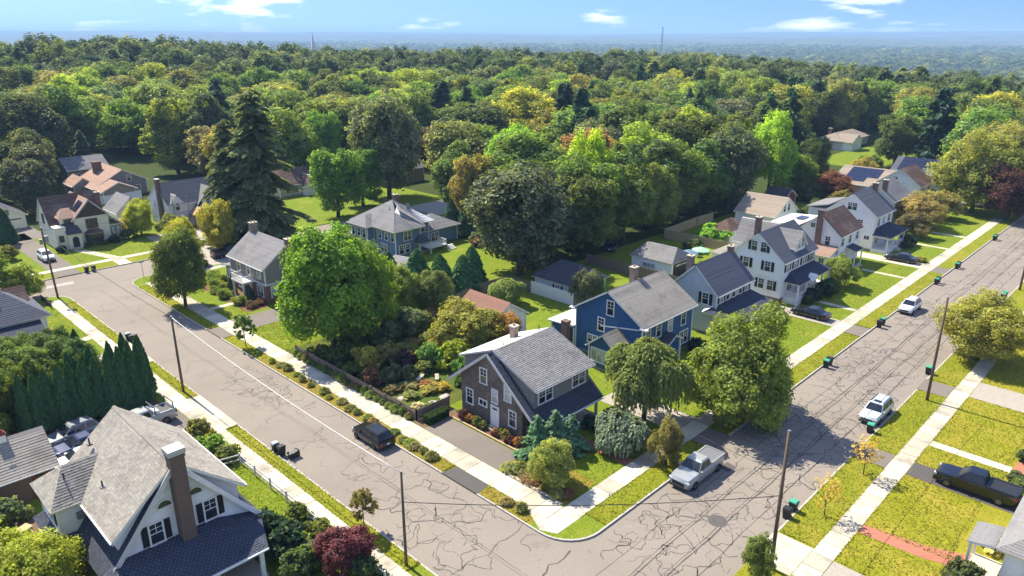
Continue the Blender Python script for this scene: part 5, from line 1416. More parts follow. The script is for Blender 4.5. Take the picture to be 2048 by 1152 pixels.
cable((42.25, 16.15, 5.9), (77.0, 16.15, 6.6), .5, .02, 'cable', 'dark cable along the right-hand street at mid height')
cable((42.3, 16.2, 10.6), (77.15, 16.2, 10.8), .6, .018, 'cable', 'thin top wire along the right-hand street')
cable((77.15, 16.2, 10.8), (123.3, 17.1, 10.3), .7, .02, 'cable', 'thin wire running up the right-hand street past the pale tree')
cable((24.1, 113.8, 9.8), (72, 118.5, 9.0), .8, .02, 'cable', 'wire crossing in front of the cream stucco house')
cable((24.1, 113.8, 8.6), (-15, 116, 8.0), .6, .02, 'cable', 'wire leaving the transformer pole towards the left')
cable((42.3, 16.2, 7.5), (50.6, 40.0, 4.6), .5, .014, 'cable', 'thin service wire from the dark pole to the shingled house')

s_ = empty('street_sign', (36.2, 114.2, 0), 0, 'small street sign on a thin post at the far corner', 'sign')
MB().tube([(0, 0, -.1), (0, 0, 2.7)], .035, 8).build('post', M['metal_gray'], s_); MB().box(-.35, -.01, 2.45, .35, .01, 2.65).build('sign_plate', M['plastic_green'], s_)

# ---------------------------------------------------------------- fences
def board_fence(name, pts, hgt, mat, label, bw=.145, gap=.012, single=True, rails=True, vinyl=False, group=None):
    root = empty(name, (*pts[0], 0), 0, label, 'fence', group)
    o = pts[0]; rng = random.Random(len(label))
    bm_ = [MB().box(-bw/2, -.012, .04, bw/2, .012, hgt + d).mesh('board', M[mat]) for d in (0, -.03, .02, -.015)]
    for (a, b) in zip(pts[:-1], pts[1:]):
        A = Vector((a[0] - o[0], a[1] - o[1], 0)); B = Vector((b[0] - o[0], b[1] - o[1], 0)); d = B - A; L = d.length; d /= L; ang = math.atan2(d.y, d.x)
        n = int(L / (bw + gap)); nrm = Vector((-d.y, d.x, 0))
        if single:
            for k in range(n):
                p = A + d * ((k + .5) * L / n)
                mob('board', rng.choice(bm_), root, p + nrm * .03, ang)
        np_ = max(1, int(round(L / 2.4)))
        for k in range(np_):
            p0 = A + d * (L * k / np_); p1 = A + d * (L * (k + 1) / np_)
            if not single:
                mb = MB(); m_ = int((p1 - p0).length / (bw + gap))
                for j in range(m_):
                    q = p0 + (p1 - p0) * ((j + .5) / m_)
                    e = d * bw / 2; f = nrm * .012
                    mb.prism([q - e - f, q + e - f, q + e + f, q - e + f], (0, 0, hgt + rng.uniform(-.02, .02)))
                if vinyl: mb.bar((p0.x, p0.y, hgt + .03), (p1.x, p1.y, hgt + .03), .06, .09)
                mb.build('panel', M[mat], root, kind='stuff')
            if rails:
                for zz in (.3, hgt - .25): MB().bar((p0.x, p0.y, zz), (p1.x, p1.y, zz), .05, .09).build('rail', M[mat], root)
        for k in range(np_ + 1):
            p = A + d * (L * k / np_)
            MB().box(p.x - .06, p.y - .06, -.1, p.x + .06, p.y + .06, hgt + .07).build('post', M[mat], root)
    return root
board_fence('garden_fence', [(37.9, 72.2), (37.9, 49.9), (42.0, 49.9)], 1.1, 'wood_fence', 'weathered grey-brown board fence round the overgrown corner garden')
board_fence('vinyl_fence', [(72.7, 67.2), (72.7, 59.4)], 1.75, 'white_trim', 'bright white vinyl panel fence in front of the tan garage', .2, .004, False, False, True)
board_fence('vinyl_fence', [(43.5, 172.4), (49.5, 174.2), (58.0, 175.0)], 1.7, 'white_trim', 'long white vinyl fence in front of the taupe ranch house', .2, .004, False, False, True)
board_fence('wooden_fence', [(89.3, 70.5), (89.3, 52.5)], 1.75, 'wood_fence', 'dark board fence between the tan garage and the white garage', .15, .01, False)
board_fence('wooden_fence', [(111.5, 56), (111.5, 70.2), (124, 70.9), (129.6, 70.6)], 1.75, 'wood_pale', 'tall pale-brown board fence round the backyard below the trees', .15, .01, False)
board_fence('wooden_fence', [(53, 69.0), (60.1, 70.6), (66.5, 72.0), (72.5, 71.5), (72.6, 67.4)], 1.7, 'wood_fence', 'dark board fence behind the red-roofed garage', .15, .01, False)
fr_ = empty('rail_fence', (22.55, 43, 0), 0, 'low weathered split-rail fence between lawn and sidewalk', 'fence')
ys = [-9, -6.4, -3.8, -1.2, 1.4, 4.0, 6.6, 9.2, 11.9]
for k, y in enumerate(ys):
    MB().box(-.06, y - .06, -.1, .06, y + .06, 1.1).build('post', M['gray_trim'], fr_)
    if k:
        for zz in (.45, .9): MB().bar((0, ys[k-1], zz), (0, y, zz), .05, .10).build('rail', M['gray_trim'], fr_)
MB().bar((0, 11.9, .9), (-1.6, 12.3, .9), .05, .1).build('rail', M['gray_trim'], fr_); MB().bar((0, 11.9, .45), (-1.6, 12.3, .45), .05, .1).build('rail', M['gray_trim'], fr_)
board_fence('picket_fence', [(22.3, 113.6), (22.4, 109.4)], .9, 'black_paint', 'short dark picket fence at the far corner by the pole', .07, .09)
board_fence('wooden_fence', [(23.5, 151.5), (27, 151.8)], 1.2, 'wood_fence', 'low board fence at the end of the cream house drive')

# ---------------------------------------------------------------- garden things
def umbrella(x, y, mat, label):
    root = empty('patio_umbrella', (x, y, 0), 0, label, 'umbrella')
    n = 8; top = [(1.5 * math.cos(2*math.pi*k/n), 1.5 * math.sin(2*math.pi*k/n), 2.0) for k in range(n)]
    mb = MB(); mb.add(top + [(0, 0, 2.55)] + [(p[0], p[1], p[2] - .16) for p in top], [(k, (k+1) % n, n) for k in range(n)] + [(n + 1 + k, n + 1 + (k+1) % n, (k+1) % n, k) for k in range(n)])
    mb.build('canopy', M[mat], root); MB().tube([(0, 0, 0), (0, 0, 2.6)], .03, 6).build('pole', M['metal_gray'], root); MB().tube([(0, 0, .7), (0, 0, .74)], .55, 12).build('table_top', M['metal_dark'], root)
umbrella(103.3, 57.9, 'canvas_green', 'pale green patio umbrella behind the white house'); umbrella(100.6, 58.4, 'canvas_blue', 'dusty blue patio umbrella beside the green one')
ed = empty('stone_edging', (37.6, 34.5, 0), 0, 'row of rough grey stones edging the corner bed along the sidewalk', 'stones')
def rock(seed, s):
    rg = random.Random(seed); mb = MB(); n = 7
    rings = []
    for k, (z, r_) in enumerate(((-.1, .8), (.12, 1), (.36, .85), (.5, .4))):
        rings.append([(s * r_ * rg.uniform(.75, 1.15) * math.cos(2*math.pi*j/n), s * r_ * rg.uniform(.75, 1.15) * math.sin(2*math.pi*j/n), s * z) for j in range(n)])
    mb.loft(rings); return mb.mesh('stone', M['stone'])
rocks = [rock(k, 1) for k in range(5)]
rr = random.Random(8)
for k in range(22):
    o = mob('stone', rr.choice(rocks), ed, (rr.uniform(-.08, .12), -3.1 + k * .29, 0), rr.uniform(0, 6)); sc_ = rr.uniform(.14, .22); o.scale = (sc_, sc_, sc_)
for (x, y, s_, lab) in ((41.3, 51.4, .5, 'flat grey boulder inside the fence corner'), (40.2, 52.2, .42, 'rounded grey boulder by the fence corner'), (42.9, 51.6, .6, 'pale slab of rock beside the hedge of the corner garden'), (39.6, 54.6, .4, 'small boulder among the rusty ground cover')):
    o = mob('boulder', rr.choice(rocks), None, (x, y, 0), rr.uniform(0, 6)); o.scale = (s_ * 1.3, s_, s_ * .7); tag(o, lab, 'rock')
for (x, y, rz, lab) in ((43.6, 56.4, .5, 'pale stone bench deep in the corner garden'), (44.9, 55.2, .9, 'second pale stone bench beside the bright green shrub')):
    b_ = empty('stone_bench', (x, y, 0), rz, lab, 'bench'); MB().box(-.7, -.2, .38, .7, .2, .47).build('seat', M['concrete'], b_)
    for s_ in (-.5, .5): MB().box(s_ - .08, -.16, 0, s_ + .08, .16, .385).build('leg', M['concrete'], b_)
lad = empty('wooden_border', (48.3, 65.2, 0), R(-14), 'low timber ladder-like border laid in the corner garden', 'border')
for yy in (0, .35): MB().box(-2.6, yy, .0, 2.6, yy + .07, .14).build('rail', M['wood_pale'], lad)
for k in range(14): MB().box(-2.5 + k * .38, .07, .02, -2.44 + k * .38, .35, .12).build('rung', M['wood_pale'], lad)
sw = empty('timber_edge', (40.62, 38.6, 0), 0, 'long pale timber edging between driveway and flower bed', 'edging'); MB().box(0, 0, 0, .16, 7.6, .14).build('beam', M['wood_pale'], sw); MB().box(0, 7.62, 0, .16, 9.4, .13).build('beam', M['wood_pale'], sw)
tb = empty('picnic_table', (6.6, 57.0, 0), .4, 'yellow wooden table behind the foreground white house', 'table'); MB().box(-.8, -.4, .68, .8, .4, .74).build('table_top', M['wood_pale'], tb)
for sx in (-.6, .6):
    for sy in (-.3, .3): MB().box(sx - .04, sy - .04, 0, sx + .04, sy + .04, .69).build('leg', M['wood_pale'], tb)
ch = empty('grill', (7.5, 52.4, 0), 0, 'dark kettle grill beside the brick rear wing', 'grill'); MB().tube([(0, 0, .7), (0, 0, .8), (0, 0, .95), (0, 0, 1.05)], [.2, .3, .29, .12], 12).build('kettle', M['metal_dark'], ch)
for k in range(3): MB().tube([(.1 * math.cos(k * 2.1), .1 * math.sin(k * 2.1), .75), (.3 * math.cos(k * 2.1), .3 * math.sin(k * 2.1), 0)], .02, 5).build('leg', M['metal_dark'], ch)

# ---------------------------------------------------------------- foliage
def leaves_to_mesh(name, pos, nrm, size, tint, mat, elong=1.35, axis=None, rng=None, extra=None):
    """one diamond-shaped leaf spray per point"""
    n = len(pos)
    nrm = nrm / np.maximum(np.linalg.norm(nrm, axis=1, keepdims=True), 1e-6)
    if axis is None: axis = rng.normal(size=(n, 3))
    u = axis - nrm * np.sum(axis * nrm, 1, keepdims=True)
    u /= np.maximum(np.linalg.norm(u, axis=1, keepdims=True), 1e-6)
    v = np.cross(nrm, u)
    s = size[:, None] if hasattr(size, '__len__') else size
    a = u * s * elong * .5; b = v * s * .5
    fold = nrm * s * .14
    V = np.stack([pos - a, pos - b * .9 + fold, pos + a, pos + b * .9 + fold], 1).reshape(-1, 3)
    F = np.arange(n * 4).reshape(-1, 4)
    T = tint
    me = bpy.data.meshes.new(name)
    if extra is not None:
        ev, ef, et = extra
        F2 = [[i + len(V) for i in f] for f in ef]
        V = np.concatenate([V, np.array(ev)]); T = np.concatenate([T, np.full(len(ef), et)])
        me.from_pydata(V.tolist(), [], F.tolist() + F2)
    else:
        me.from_pydata(V.tolist(), [], F.tolist())
    me.materials.append(mat)
    at = me.attributes.new('tint', 'FLOAT', 'FACE')
    at.data.foreach_set('value', T.astype(np.float32))
    me.update()
    return me

def blob(R_, hz, cz, rng, k=.55, n=9, m=6):
    v = []; f = []
    for j in range(m + 1):
        ph = math.pi * j / m
        for i in range(n):
            th = 2 * math.pi * i / n; q = k * rng.uniform(.8, 1.15)
            v.append((R_ * q * math.sin(ph) * math.cos(th), R_ * q * math.sin(ph) * math.sin(th), cz + hz * q * math.cos(ph)))
    for j in range(m):
        for i in range(n): f.append([j*n + i, j*n + (i+1) % n, (j+1)*n + (i+1) % n, (j+1)*n + i])
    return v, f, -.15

def crown_mesh(name, seed, R_, z0, z1, n, leaf, lobes=14, clumps=22, mat='leaf', top=1.0, core=True, spread=.20, lobe_r=(.30, .46), up=.35, droop=0):
    rng = np.random.default_rng(seed); rp = random.Random(seed)
    cz, hz = (z0 + z1) / 2, (z1 - z0) / 2
    i = np.arange(lobes) + .5
    ph = np.arccos(1 - 1.72 * i / lobes); th = np.pi * (1 + 5 ** .5) * i + rng.normal(0, .35, lobes)
    d = np.stack([np.cos(th) * np.sin(ph), np.sin(th) * np.sin(ph), np.cos(ph)], 1) + rng.normal(0, .16, (lobes, 3))
    lr = R_ * rng.uniform(*lobe_r, lobes)
    rad = rng.uniform(.50, .74, lobes)[:, None]
    lc = d * rad * np.array([R_, R_, hz]) ; lc[:, 2] += cz
    lc = np.concatenate([lc, [[0, 0, cz + .12 * hz]]]); lr = np.append(lr, R_ * .6); d = np.concatenate([d, [[0, 0, 1]]])
    zs = min(1.0, hz / R_) ** .5
    C = []; CR = []; OUT = []
    for k in range(len(lc)):
        q = rng.normal(size=(clumps * 3, 3)); q /= np.linalg.norm(q, axis=1, keepdims=True)
        q = q[(q @ d[k]) > -.45][:clumps]
        rr_ = lr[k] * rng.uniform(.72, 1.06, len(q))[:, None]
        C.append(lc[k] + q * rr_ * [1, 1, zs]); OUT.append(q); CR.append(np.full(len(q), lr[k] * spread))
    C = np.concatenate(C); CR = np.concatenate(CR); OUT = np.concatenate(OUT)
    wgt = CR ** 2; pick = rng.choice(len(C), n, p=wgt / wgt.sum())
    g = rng.normal(size=(n, 3)); g *= np.minimum(1, 1.9 / np.maximum(np.linalg.norm(g, axis=1, keepdims=True), .01))
    pos = C[pick] + g * CR[pick][:, None] * [1, 1, .75]
    pos[:, :2] *= R_ / np.percentile(np.hypot(pos[:, 0], pos[:, 1]), 98.5)
    zl, zh = np.percentile(pos[:, 2], [1, 99.5]); pos[:, 2] = z0 + (pos[:, 2] - zl) / (zh - zl) * (z1 - z0)
    nrm = OUT[pick] * .75 + g * .25 + rng.normal(0, .45, (n, 3)); nrm[:, 2] += up
    ct = rng.uniform(-.34, .32, len(C))
    tint = ct[pick] + rng.uniform(-.2, .2, n)
    ax = None
    if droop:
        ax = rng.normal(0, .35, (n, 3)); ax[:, 2] -= droop
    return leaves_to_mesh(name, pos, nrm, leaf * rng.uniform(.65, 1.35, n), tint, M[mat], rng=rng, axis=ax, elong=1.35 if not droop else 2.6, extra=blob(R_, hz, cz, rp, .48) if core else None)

def trunk_mesh(name, seed, R_, z0, z1, r0, n_limbs=7, sides=8, multi=1):
    rp = random.Random(seed); mb = MB()
    for k in range(multi):
        ox, oy = (rp.uniform(-.3, .3) * R_ * .25, rp.uniform(-.3, .3) * R_ * .25) if multi > 1 else (0, 0)
        rr_ = r0 / multi ** .5
        lx, ly = rp.uniform(-.06, .06) * R_ + ox * 2, rp.uniform(-.06, .06) * R_ + oy * 2
        zt = z0 + (z1 - z0) * .7
        mb.tube([(ox * .3, oy * .3, -.35), (ox * .4, oy * .4, .15), (lx * .3, ly * .3, z0 * .6), (lx * .7, ly * .7, z0 + (z1 - z0) * .25), (lx, ly, zt)], [rr_ * 1.6, rr_ * 1.1, rr_ * .9, rr_ * .7, rr_ * .2], sides)
        for j in range(n_limbs):
            a = 2 * math.pi * j / n_limbs + rp.uniform(-.4, .4); b = rp.uniform(.0, .35)
            zb = z0 + (z1 - z0) * b * .8; e = rp.uniform(.55, .8) * R_
            p0 = (lx * .6, ly * .6, zb); p2 = (lx + e * math.cos(a), ly + e * math.sin(a), zb + (z1 - z0) * rp.uniform(.18, .42))
            p1 = tuple((p0[i] + p2[i]) / 2 + (0, 0, -.12 * (z1 - z0) * .3)[i] for i in range(3))
            mb.tube([p0, p1, p2], [rr_ * .5, rr_ * .3, rr_ * .1], 5, False)
    return mb.mesh(name, M['bark'], smooth=True)

def conifer_mesh(name, seed, R_, z0, z1, n, leaf, tiers=16, per=9, droop=.35, mat='needle', power=.85, vary=(.7, 1.1)):
    """whorls of drooping boughs, each a fan of needle sprays"""
    rng = np.random.default_rng(seed)
    P = []; Nn = []; A = []; T = []
    bough = []
    for t in range(tiers):
        f = t / tiers
        for k in range(per):
            a = rng.uniform(0, 2 * np.pi); L = R_ * (1 - f) ** power * rng.uniform(*vary) + .15 * R_ * .2
            bough.append((z0 + (z1 - z0) * (f + rng.uniform(-.4, .4) / tiers), a, L, rng.uniform(-.22, .22)))
    L_ = np.array([b[2] for b in bough]); w_ = L_ ** 1.5 + .05
    pick = rng.choice(len(bough), n, p=w_ / w_.sum())
    B = np.array(bough)[pick]
    s = rng.uniform(.12, 1, n) ** .7
    ang = B[:, 1] + rng.normal(0, .16, n) * (1.1 - s * .5)
    r = B[:, 2] * s
    dz = -droop * B[:, 2] * s ** 1.6 + .10 * B[:, 2] * s
    pos = np.stack([r * np.cos(ang), r * np.sin(ang), B[:, 0] + dz + rng.normal(0, .06, n) * leaf * 2], 1)
    nrm = np.stack([np.cos(ang) * .35, np.sin(ang) * .35, np.ones(n)], 1) + rng.normal(0, .35, (n, 3))
    ax = np.stack([np.cos(ang), np.sin(ang), np.full(n, -droop)], 1) + rng.normal(0, .3, (n, 3))
    tint = B[:, 3] + rng.uniform(-.15, .15, n)
    return leaves_to_mesh(name, pos, nrm, leaf * rng.uniform(.7, 1.3, n), tint, M[mat], elong=2.0, axis=ax, rng=rng)

def column_mesh(name, seed, R_, z1, n, leaf):
    """dense clipped-looking columnar evergreen"""
    rng = np.random.default_rng(seed)
    f = rng.uniform(0, 1, n) ** 1.15
    a = rng.uniform(0, 2 * np.pi, n)
    lump = 1 + .16 * np.sin(a * 5 + f * 9) * np.sin(f * 21 + a * 2) + rng.normal(0, .05, n)
    rad = R_ * np.minimum(1, f * 7 + .5) * (1 - f) ** .62 * lump * rng.uniform(.82, 1.03, n)
    pos = np.stack([rad * np.cos(a), rad * np.sin(a), .15 + f * (z1 - .15)], 1)
    nrm = np.stack([np.cos(a), np.sin(a), np.full(n, .35)], 1) + rng.normal(0, .35, (n, 3))
    ax = np.stack([np.zeros(n), np.zeros(n), np.ones(n)], 1) + rng.normal(0, .3, (n, 3))
    return leaves_to_mesh(name, pos, nrm, leaf * rng.uniform(.7, 1.3, n), rng.uniform(-.25, .25, n), M['needle'], elong=1.8, axis=ax, rng=rng)

def weeping_mesh(name, seed, R_, z1, n, leaf, zlow=.6, domes=7, mat='leaf'):
    """curtains of hanging shoots under several small domes"""
    rng = np.random.default_rng(seed)
    P = []
    dom = [(0, 0, z1, R_ * .55)] + [(R_ * rng.uniform(.35, .75) * math.cos(a), R_ * rng.uniform(.35, .75) * math.sin(a), z1 * rng.uniform(.62, .9), R_ * rng.uniform(.3, .48)) for a in np.arange(domes) * 2 * math.pi / domes + rng.uniform(0, .6, domes)]
    dom = np.array(dom)
    strands = n // 10
    k = rng.choice(len(dom), strands, p=dom[:, 3] / dom[:, 3].sum())
    a = rng.uniform(0, 2*np.pi, strands); q = rng.uniform(.15, 1, strands) ** .6
    sx = dom[k, 0] + dom[k, 3] * q * np.cos(a); sy = dom[k, 1] + dom[k, 3] * q * np.sin(a)
    sz = dom[k, 2] - dom[k, 3] * .75 * q ** 2.2
    ln = (sz - zlow) * rng.uniform(.25, .8, strands) * q
    j = np.repeat(np.arange(strands), 10); s = np.tile(np.arange(10) / 10, strands) + rng.uniform(0, .1, strands * 10)
    out = 1 + .06 * s
    pos = np.stack([dom[k][j, 0] + (sx[j] - dom[k][j, 0]) * out, dom[k][j, 1] + (sy[j] - dom[k][j, 1]) * out, sz[j] - s * ln[j]], 1) + rng.normal(0, .05, (len(j), 3))
    nrm = np.stack([np.cos(a)[j] * (.4 + s), np.sin(a)[j] * (.4 + s), 1.1 - s], 1) + rng.normal(0, .35, (len(j), 3))
    ax = np.stack([np.cos(a)[j] * .3, np.sin(a)[j] * .3, -np.ones(len(j))], 1) + rng.normal(0, .2, (len(j), 3))
    st = rng.uniform(-.3, .3, strands)
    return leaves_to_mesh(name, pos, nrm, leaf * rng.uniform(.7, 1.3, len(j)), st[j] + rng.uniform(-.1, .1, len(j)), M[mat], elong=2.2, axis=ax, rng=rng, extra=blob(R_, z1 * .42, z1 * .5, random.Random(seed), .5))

def tuft_mesh(name, seed, R_, h, n):
    rng = np.random.default_rng(seed)
    a = rng.uniform(0, 2*np.pi, n); q = rng.uniform(0, 1, n)
    base = np.stack([R_ * .35 * q * np.cos(a), R_ * .35 * q * np.sin(a), np.zeros(n)], 1)
    tip = np.stack([R_ * (.35 + q) * np.cos(a), R_ * (.35 + q) * np.sin(a), h * (1 - .55 * q ** 2) * rng.uniform(.7, 1.1, n)], 1)
    mid = (base + tip) / 2; mid[:, 2] += h * .18
    ax = tip - base; nr = np.stack([np.cos(a) * .6, np.sin(a) * .6, np.ones(n)], 1) + rng.normal(0, .3, (n, 3))
    return leaves_to_mesh(name, mid, nr, np.linalg.norm(ax, axis=1) / 3.6, rng.uniform(-.3, .3, n), M['leaf'], elong=3.6, axis=ax, rng=rng)

# prototypes: (crown mesh, trunk mesh or None, R, H)
T = {}
for k in range(3):
    T['round%d' % k] = (crown_mesh('crown', 100 + k, 5.0, 1.9, 11, 32000, .225, 18, 36), trunk_mesh('trunk', 100 + k, 5, 2.4, 11, .28), 5.0, 11.0)
T['low'] = (crown_mesh('crown', 110, 5.0, .5, 10, 40000, .215, 20, 38), trunk_mesh('trunk', 110, 5, 1.8, 10, .28), 5.0, 10.0)
for k in range(2):
    T['maple%d' % k] = (crown_mesh('crown', 120 + k, 5.0, 1.6, 12, 32000, .255, 22, 34, spread=.21), trunk_mesh('trunk', 120 + k, 5, 2.2, 12, .30), 5.0, 12.0)
for k in range(4):
    T['oak%d' % k] = (crown_mesh('crown', 140 + k, 6.0, 3.0, 17, 17000, .43, 20, 28, mat='leaf_glossy' if k % 2 else 'leaf', spread=.22), trunk_mesh('trunk', 140 + k, 6, 4.5, 17, .40), 6.0, 17.0)
for k in range(4):
    T['wood%d' % k] = (crown_mesh('crown', 160 + k, 6.5, 2.5, 18, 15000, .47, (18, 23, 15, 20)[k], 25, mat='leaf_glossy' if k == 1 else 'leaf', spread=.24), trunk_mesh('trunk', 160 + k, 6.5, 5, 18, .40, 6, 6), 6.5, 18.0)
for k in range(2):
    T['small%d' % k] = (crown_mesh('crown', 180 + k, 2.6, .7, 5.4, 13000, .155, 13, 30), trunk_mesh('trunk', 180 + k, 2.6, 1.0, 5.4, .13, 6, 6, 2), 2.6, 5.4)
T['sparse'] = (crown_mesh('crown', 191, 1.0, 1.0, 4.2, 430, .13, 8, 14, core=False), trunk_mesh('trunk', 191, 1.0, 1.1, 4.2, .04, 8, 6), 1.0, 4.2)
T['sapling'] = (crown_mesh('crown', 190, 1.0, 1.2, 4.2, 1500, .17, 8, 12, core=False), trunk_mesh('trunk', 190, 1.0, 1.3, 4.2, .045, 6, 6), 1.0, 4.2)
for k in range(3):
    T['shrub%d' % k] = (crown_mesh('foliage', 200 + k, 1.0, .02, 1.5, 2600, .15, 9, 16, up=.2), trunk_mesh('stem', 200 + k, 1.0, .2, 1.5, .05, 5, 5, 3), 1.0, 1.5)
T['ball'] = (crown_mesh('foliage', 210, 1.0, 0, 1.35, 4200, .10, 7, 40, spread=.35, lobe_r=(.5, .6), up=.1), None, 1.0, 1.35)
T['spruce'] = (conifer_mesh('crown', 220, 5.4, 2.0, 24, 26000, .55, 24, 8, .55, power=.52, vary=(.4, 1.2)), trunk_mesh('trunk', 220, 1.2, 8, 24, .45, 0), 5.4, 24.0)
T['spruce2'] = (conifer_mesh('crown', 221, 4.2, 1.2, 19, 5200, .95, 20, 9, .3, power=.8), trunk_mesh('trunk', 221, 1.0, 6, 19, .32, 0), 4.2, 19.0)
T['bluespruce'] = (conifer_mesh('crown', 222, 1.9, .3, 4.6, 6500, .22, 14, 10, .12, power=.9), trunk_mesh('trunk', 222, .4, 1, 4.4, .09, 0), 1.9, 4.6)
T['pine'] = (conifer_mesh('crown', 223, 4.6, 5, 22, 4200, 1.1, 13, 7, -.05, power=.5), trunk_mesh('trunk', 223, 1.0, 8, 22, .34, 0), 4.6, 22.0)
T['column'] = (column_mesh('crown', 230, 1.0, 5.0, 5200, .18), trunk_mesh('trunk', 230, .3, .6, 4.0, .07, 0, 6), 1.0, 5.0)
T['weeping'] = (weeping_mesh('crown', 240, 4.0, 8.0, 26000, .20), trunk_mesh('trunk', 240, 4, 2.4, 8, .24, 7), 4.0, 8.0)
T['cedar'] = (weeping_mesh('crown', 241, 2.8, 3.2, 13000, .17, .05, 8, 'needle'), trunk_mesh('trunk', 241, 2.6, .8, 3.2, .12, 6), 2.8, 3.2)
T['tuft0'] = (tuft_mesh('blades', 250, .55, .85, 260), None, .55, .85)
T['tuft1'] = (tuft_mesh('blades', 251, .5, .6, 200), None, .5, .6)

CLR = dict(dark=(.05, .08, .018), mid=(.075, .115, .02), fresh=(.085, .135, .02), lime=(.145, .19, .026), yellow=(.19, .20, .03), olive=(.115, .135, .03), gray=(.095, .118, .05),
           conifer=(.026, .055, .020), blue=(.075, .125, .062), rust=(.14, .085, .03), copper=(.055, .024, .018), gold=(.20, .18, .03), red=(.085, .030, .028), deep=(.02, .045, .015), straw=(.165, .165, .05), silver=(.14, .16, .095), plum=(.045, .022, .024), orange=(.22, .12, .03))
vr = random.Random(77)
def jitter(c, k=.12): return tuple(max(.004, x * (1 + vr.uniform(-k, k))) for x in c)
def leafcol(c): return (c[0] * 2.0 + .010, c[1] * 1.92 + .012, c[2] * 2.0 + .024)
def tree(name, proto, x, y, hgt, rad, clr, label, cat='tree', group=None, z=0.0, rz=None, parts=None):
    cm, tm, R0, H0 = T[proto]
    root = empty(name, (x, y, z), vr.uniform(0, 6.28) if rz is None else rz, label, cat, group)
    root.scale = (rad / R0, rad / R0, hgt / H0)
    c = mob(cm.name.split('.')[0], cm, root, color=leafcol(jitter(CLR[clr]) if isinstance(clr, str) else jitter(clr, .05)))
    if tm: mob(tm.name.split('.')[0], tm, root)
    return root
tree('maple_tree', 'low', 60.6, 28.1, 11.0, 5.6, (.115, .165, .024), 'big round olive-green maple on the verge casting its shade over the street', rz=1)
tree('birch_tree', 'weeping', 53.2, 34.3, 8.6, 4.0, (.115, .145, .03), 'weeping olive-gold tree hanging over the walk by the shingled house')
tree('cedar_tree', 'cedar', 47.6, 33.2, 3.5, 2.7, (.10, .128, .07), 'weeping grey-green cedar arching beside the brick walk')
for x, y, h_, r_ in ((41.4, 37.4, 4.2, 1.8), (42.9, 36.6, 4.4, 2.0), (44.3, 36.0, 3.6, 1.7)): tree('spruce_tree', 'bluespruce', x, y, h_, r_, 'blue', 'small blue-green spruce of the clump at the shingled house corner', group='blue spruces at the corner house')
tree('small_tree', 'small0', 39.4, 33.8, 4.2, 2.1, (.16, .20, .045), 'pale yellow-green small tree on the dry corner lawn')
tree('small_tree', 'small1', 48.1, 28.5, 4.4, 1.6, (.125, .12, .035), 'brownish young tree on the verge behind the silver truck')
tree('maple_tree', 'maple0', 42.0, 70.6, 14.6, 5.9, (.095, .175, .014), 'large bright green maple towering over the corner garden fence', rz=.4)
tree('maple_tree', 'maple1', 46.6, 70.2, 12.2, 3.7, (.105, .185, .014), 'bright green maple leaning against the larger one by the garden')
tree('maple_tree', 'round1', 35.5, 97.2, 10.4, 4.0, (.072, .098, .014), 'dense dark green street maple at the far corner', rz=2)
tree('sapling', 'sapling', 34.8, 78.4, 4.2, 1.3, 'mid', 'dark green sapling on the verge below the colonial house'); tree('sapling', 'sapling', 24.95, 39.9, 3.6, 1.0, 'olive', 'olive-leaved sapling on the verge beside the slim pole')
tree('sapling', 'sparse', 58.6, 15.8, 3.6, 1.2, (.30, .235, .05), 'orange-yellow sapling beside the driveway apron'); tree('sapling', 'sparse', 50.8, 15.9, 3.4, 1.1, (.30, .235, .05), 'orange-yellow sapling beside the two kerb bins')
tree('maple_shrub', 'small1', 21.2, 37.2, 3.4, 2.2, 'red', 'dark red maple shrub by the lower split-rail fence')
tree('spruce_tree', 'spruce', 59.6, 120.2, 27.0, 7.6, (.10, .125, .042), 'towering old dark spruce rising behind the colonial house', rz=.6)
tree('spruce_tree', 'spruce', 56.0, 124.0, 22.0, 5.0, (.085, .11, .04), 'second tall dark spruce standing close behind the towering one')
tree('oak_tree', 'oak1', 77.5, 74.2, 16.5, 7.8, (.06, .075, .036), 'huge dark silvery-topped tree shading the tan garage roof')
tree('oak_tree', 'oak3', 84.5, 77.0, 15.0, 6.5, (.05, .068, .024), 'dark tree merging with the huge one behind the tan garage')
tree('maple_tree', 'small0', 52.4, 58.2, 6.3, 4.7, (.15, .165, .03), 'spreading golden-green Japanese maple behind the shingled house'); tree('maple_tree', 'small1', 55.4, 55.6, 4.6, 2.4, (.18, .12, .03), 'orange-tipped Japanese maple by the red-roofed garage')
tree('small_tree', 'weeping', 66.3, 65.8, 4.0, 2.9, (.14, .175, .04), 'pale green spreading small tree on the lawn by the vinyl fence'); tree('small_tree', 'small1', 74.0, 58.6, 5.0, 2.3, (.085, .10, .05), 'grey-green small tree in front of the tan garage')
for x, y in ((75.3, 57.6), (76.1, 57.2)): tree('arborvitae', 'column', x, y, 4.0, .65, (.06, .12, .015), 'bright narrow arborvitae of the pair before the tan garage', group='arborvitae pair by the garage')
tree('maple_tree', 'round2', 91.5, 15.2, 7.6, 5.4, (.17, .19, .035), 'spreading pale yellow-green tree over the right-hand sidewalk')
tree('small_tree', 'small0', 40.4, 16.4, 3.6, 1.2, (.10, .13, .025), 'bushy young tree at the foot of the dark pole')
tree('maple_tree', 'round1', 5.4, 47.0, 6.2, 3.4, (.18, .22, .018), 'yellow-green tree beside the foreground white house'); tree('maple_tree', 'round2', 51.0, 119.0, 8.8, 3.3, (.19, .215, .03), 'pale yellow-green tree before the white stucco house')
tree('maple_tree', 'round0', 45.6, 141.0, 6.4, 2.9, (.19, .215, .02), 'yellow-green tree between the cream and the white stucco houses'); tree('small_tree', 'small1', 49.4, 137.0, 4.0, 2.4, (.10, .13, .022), 'green bushy tree at the scaffolded house corner')
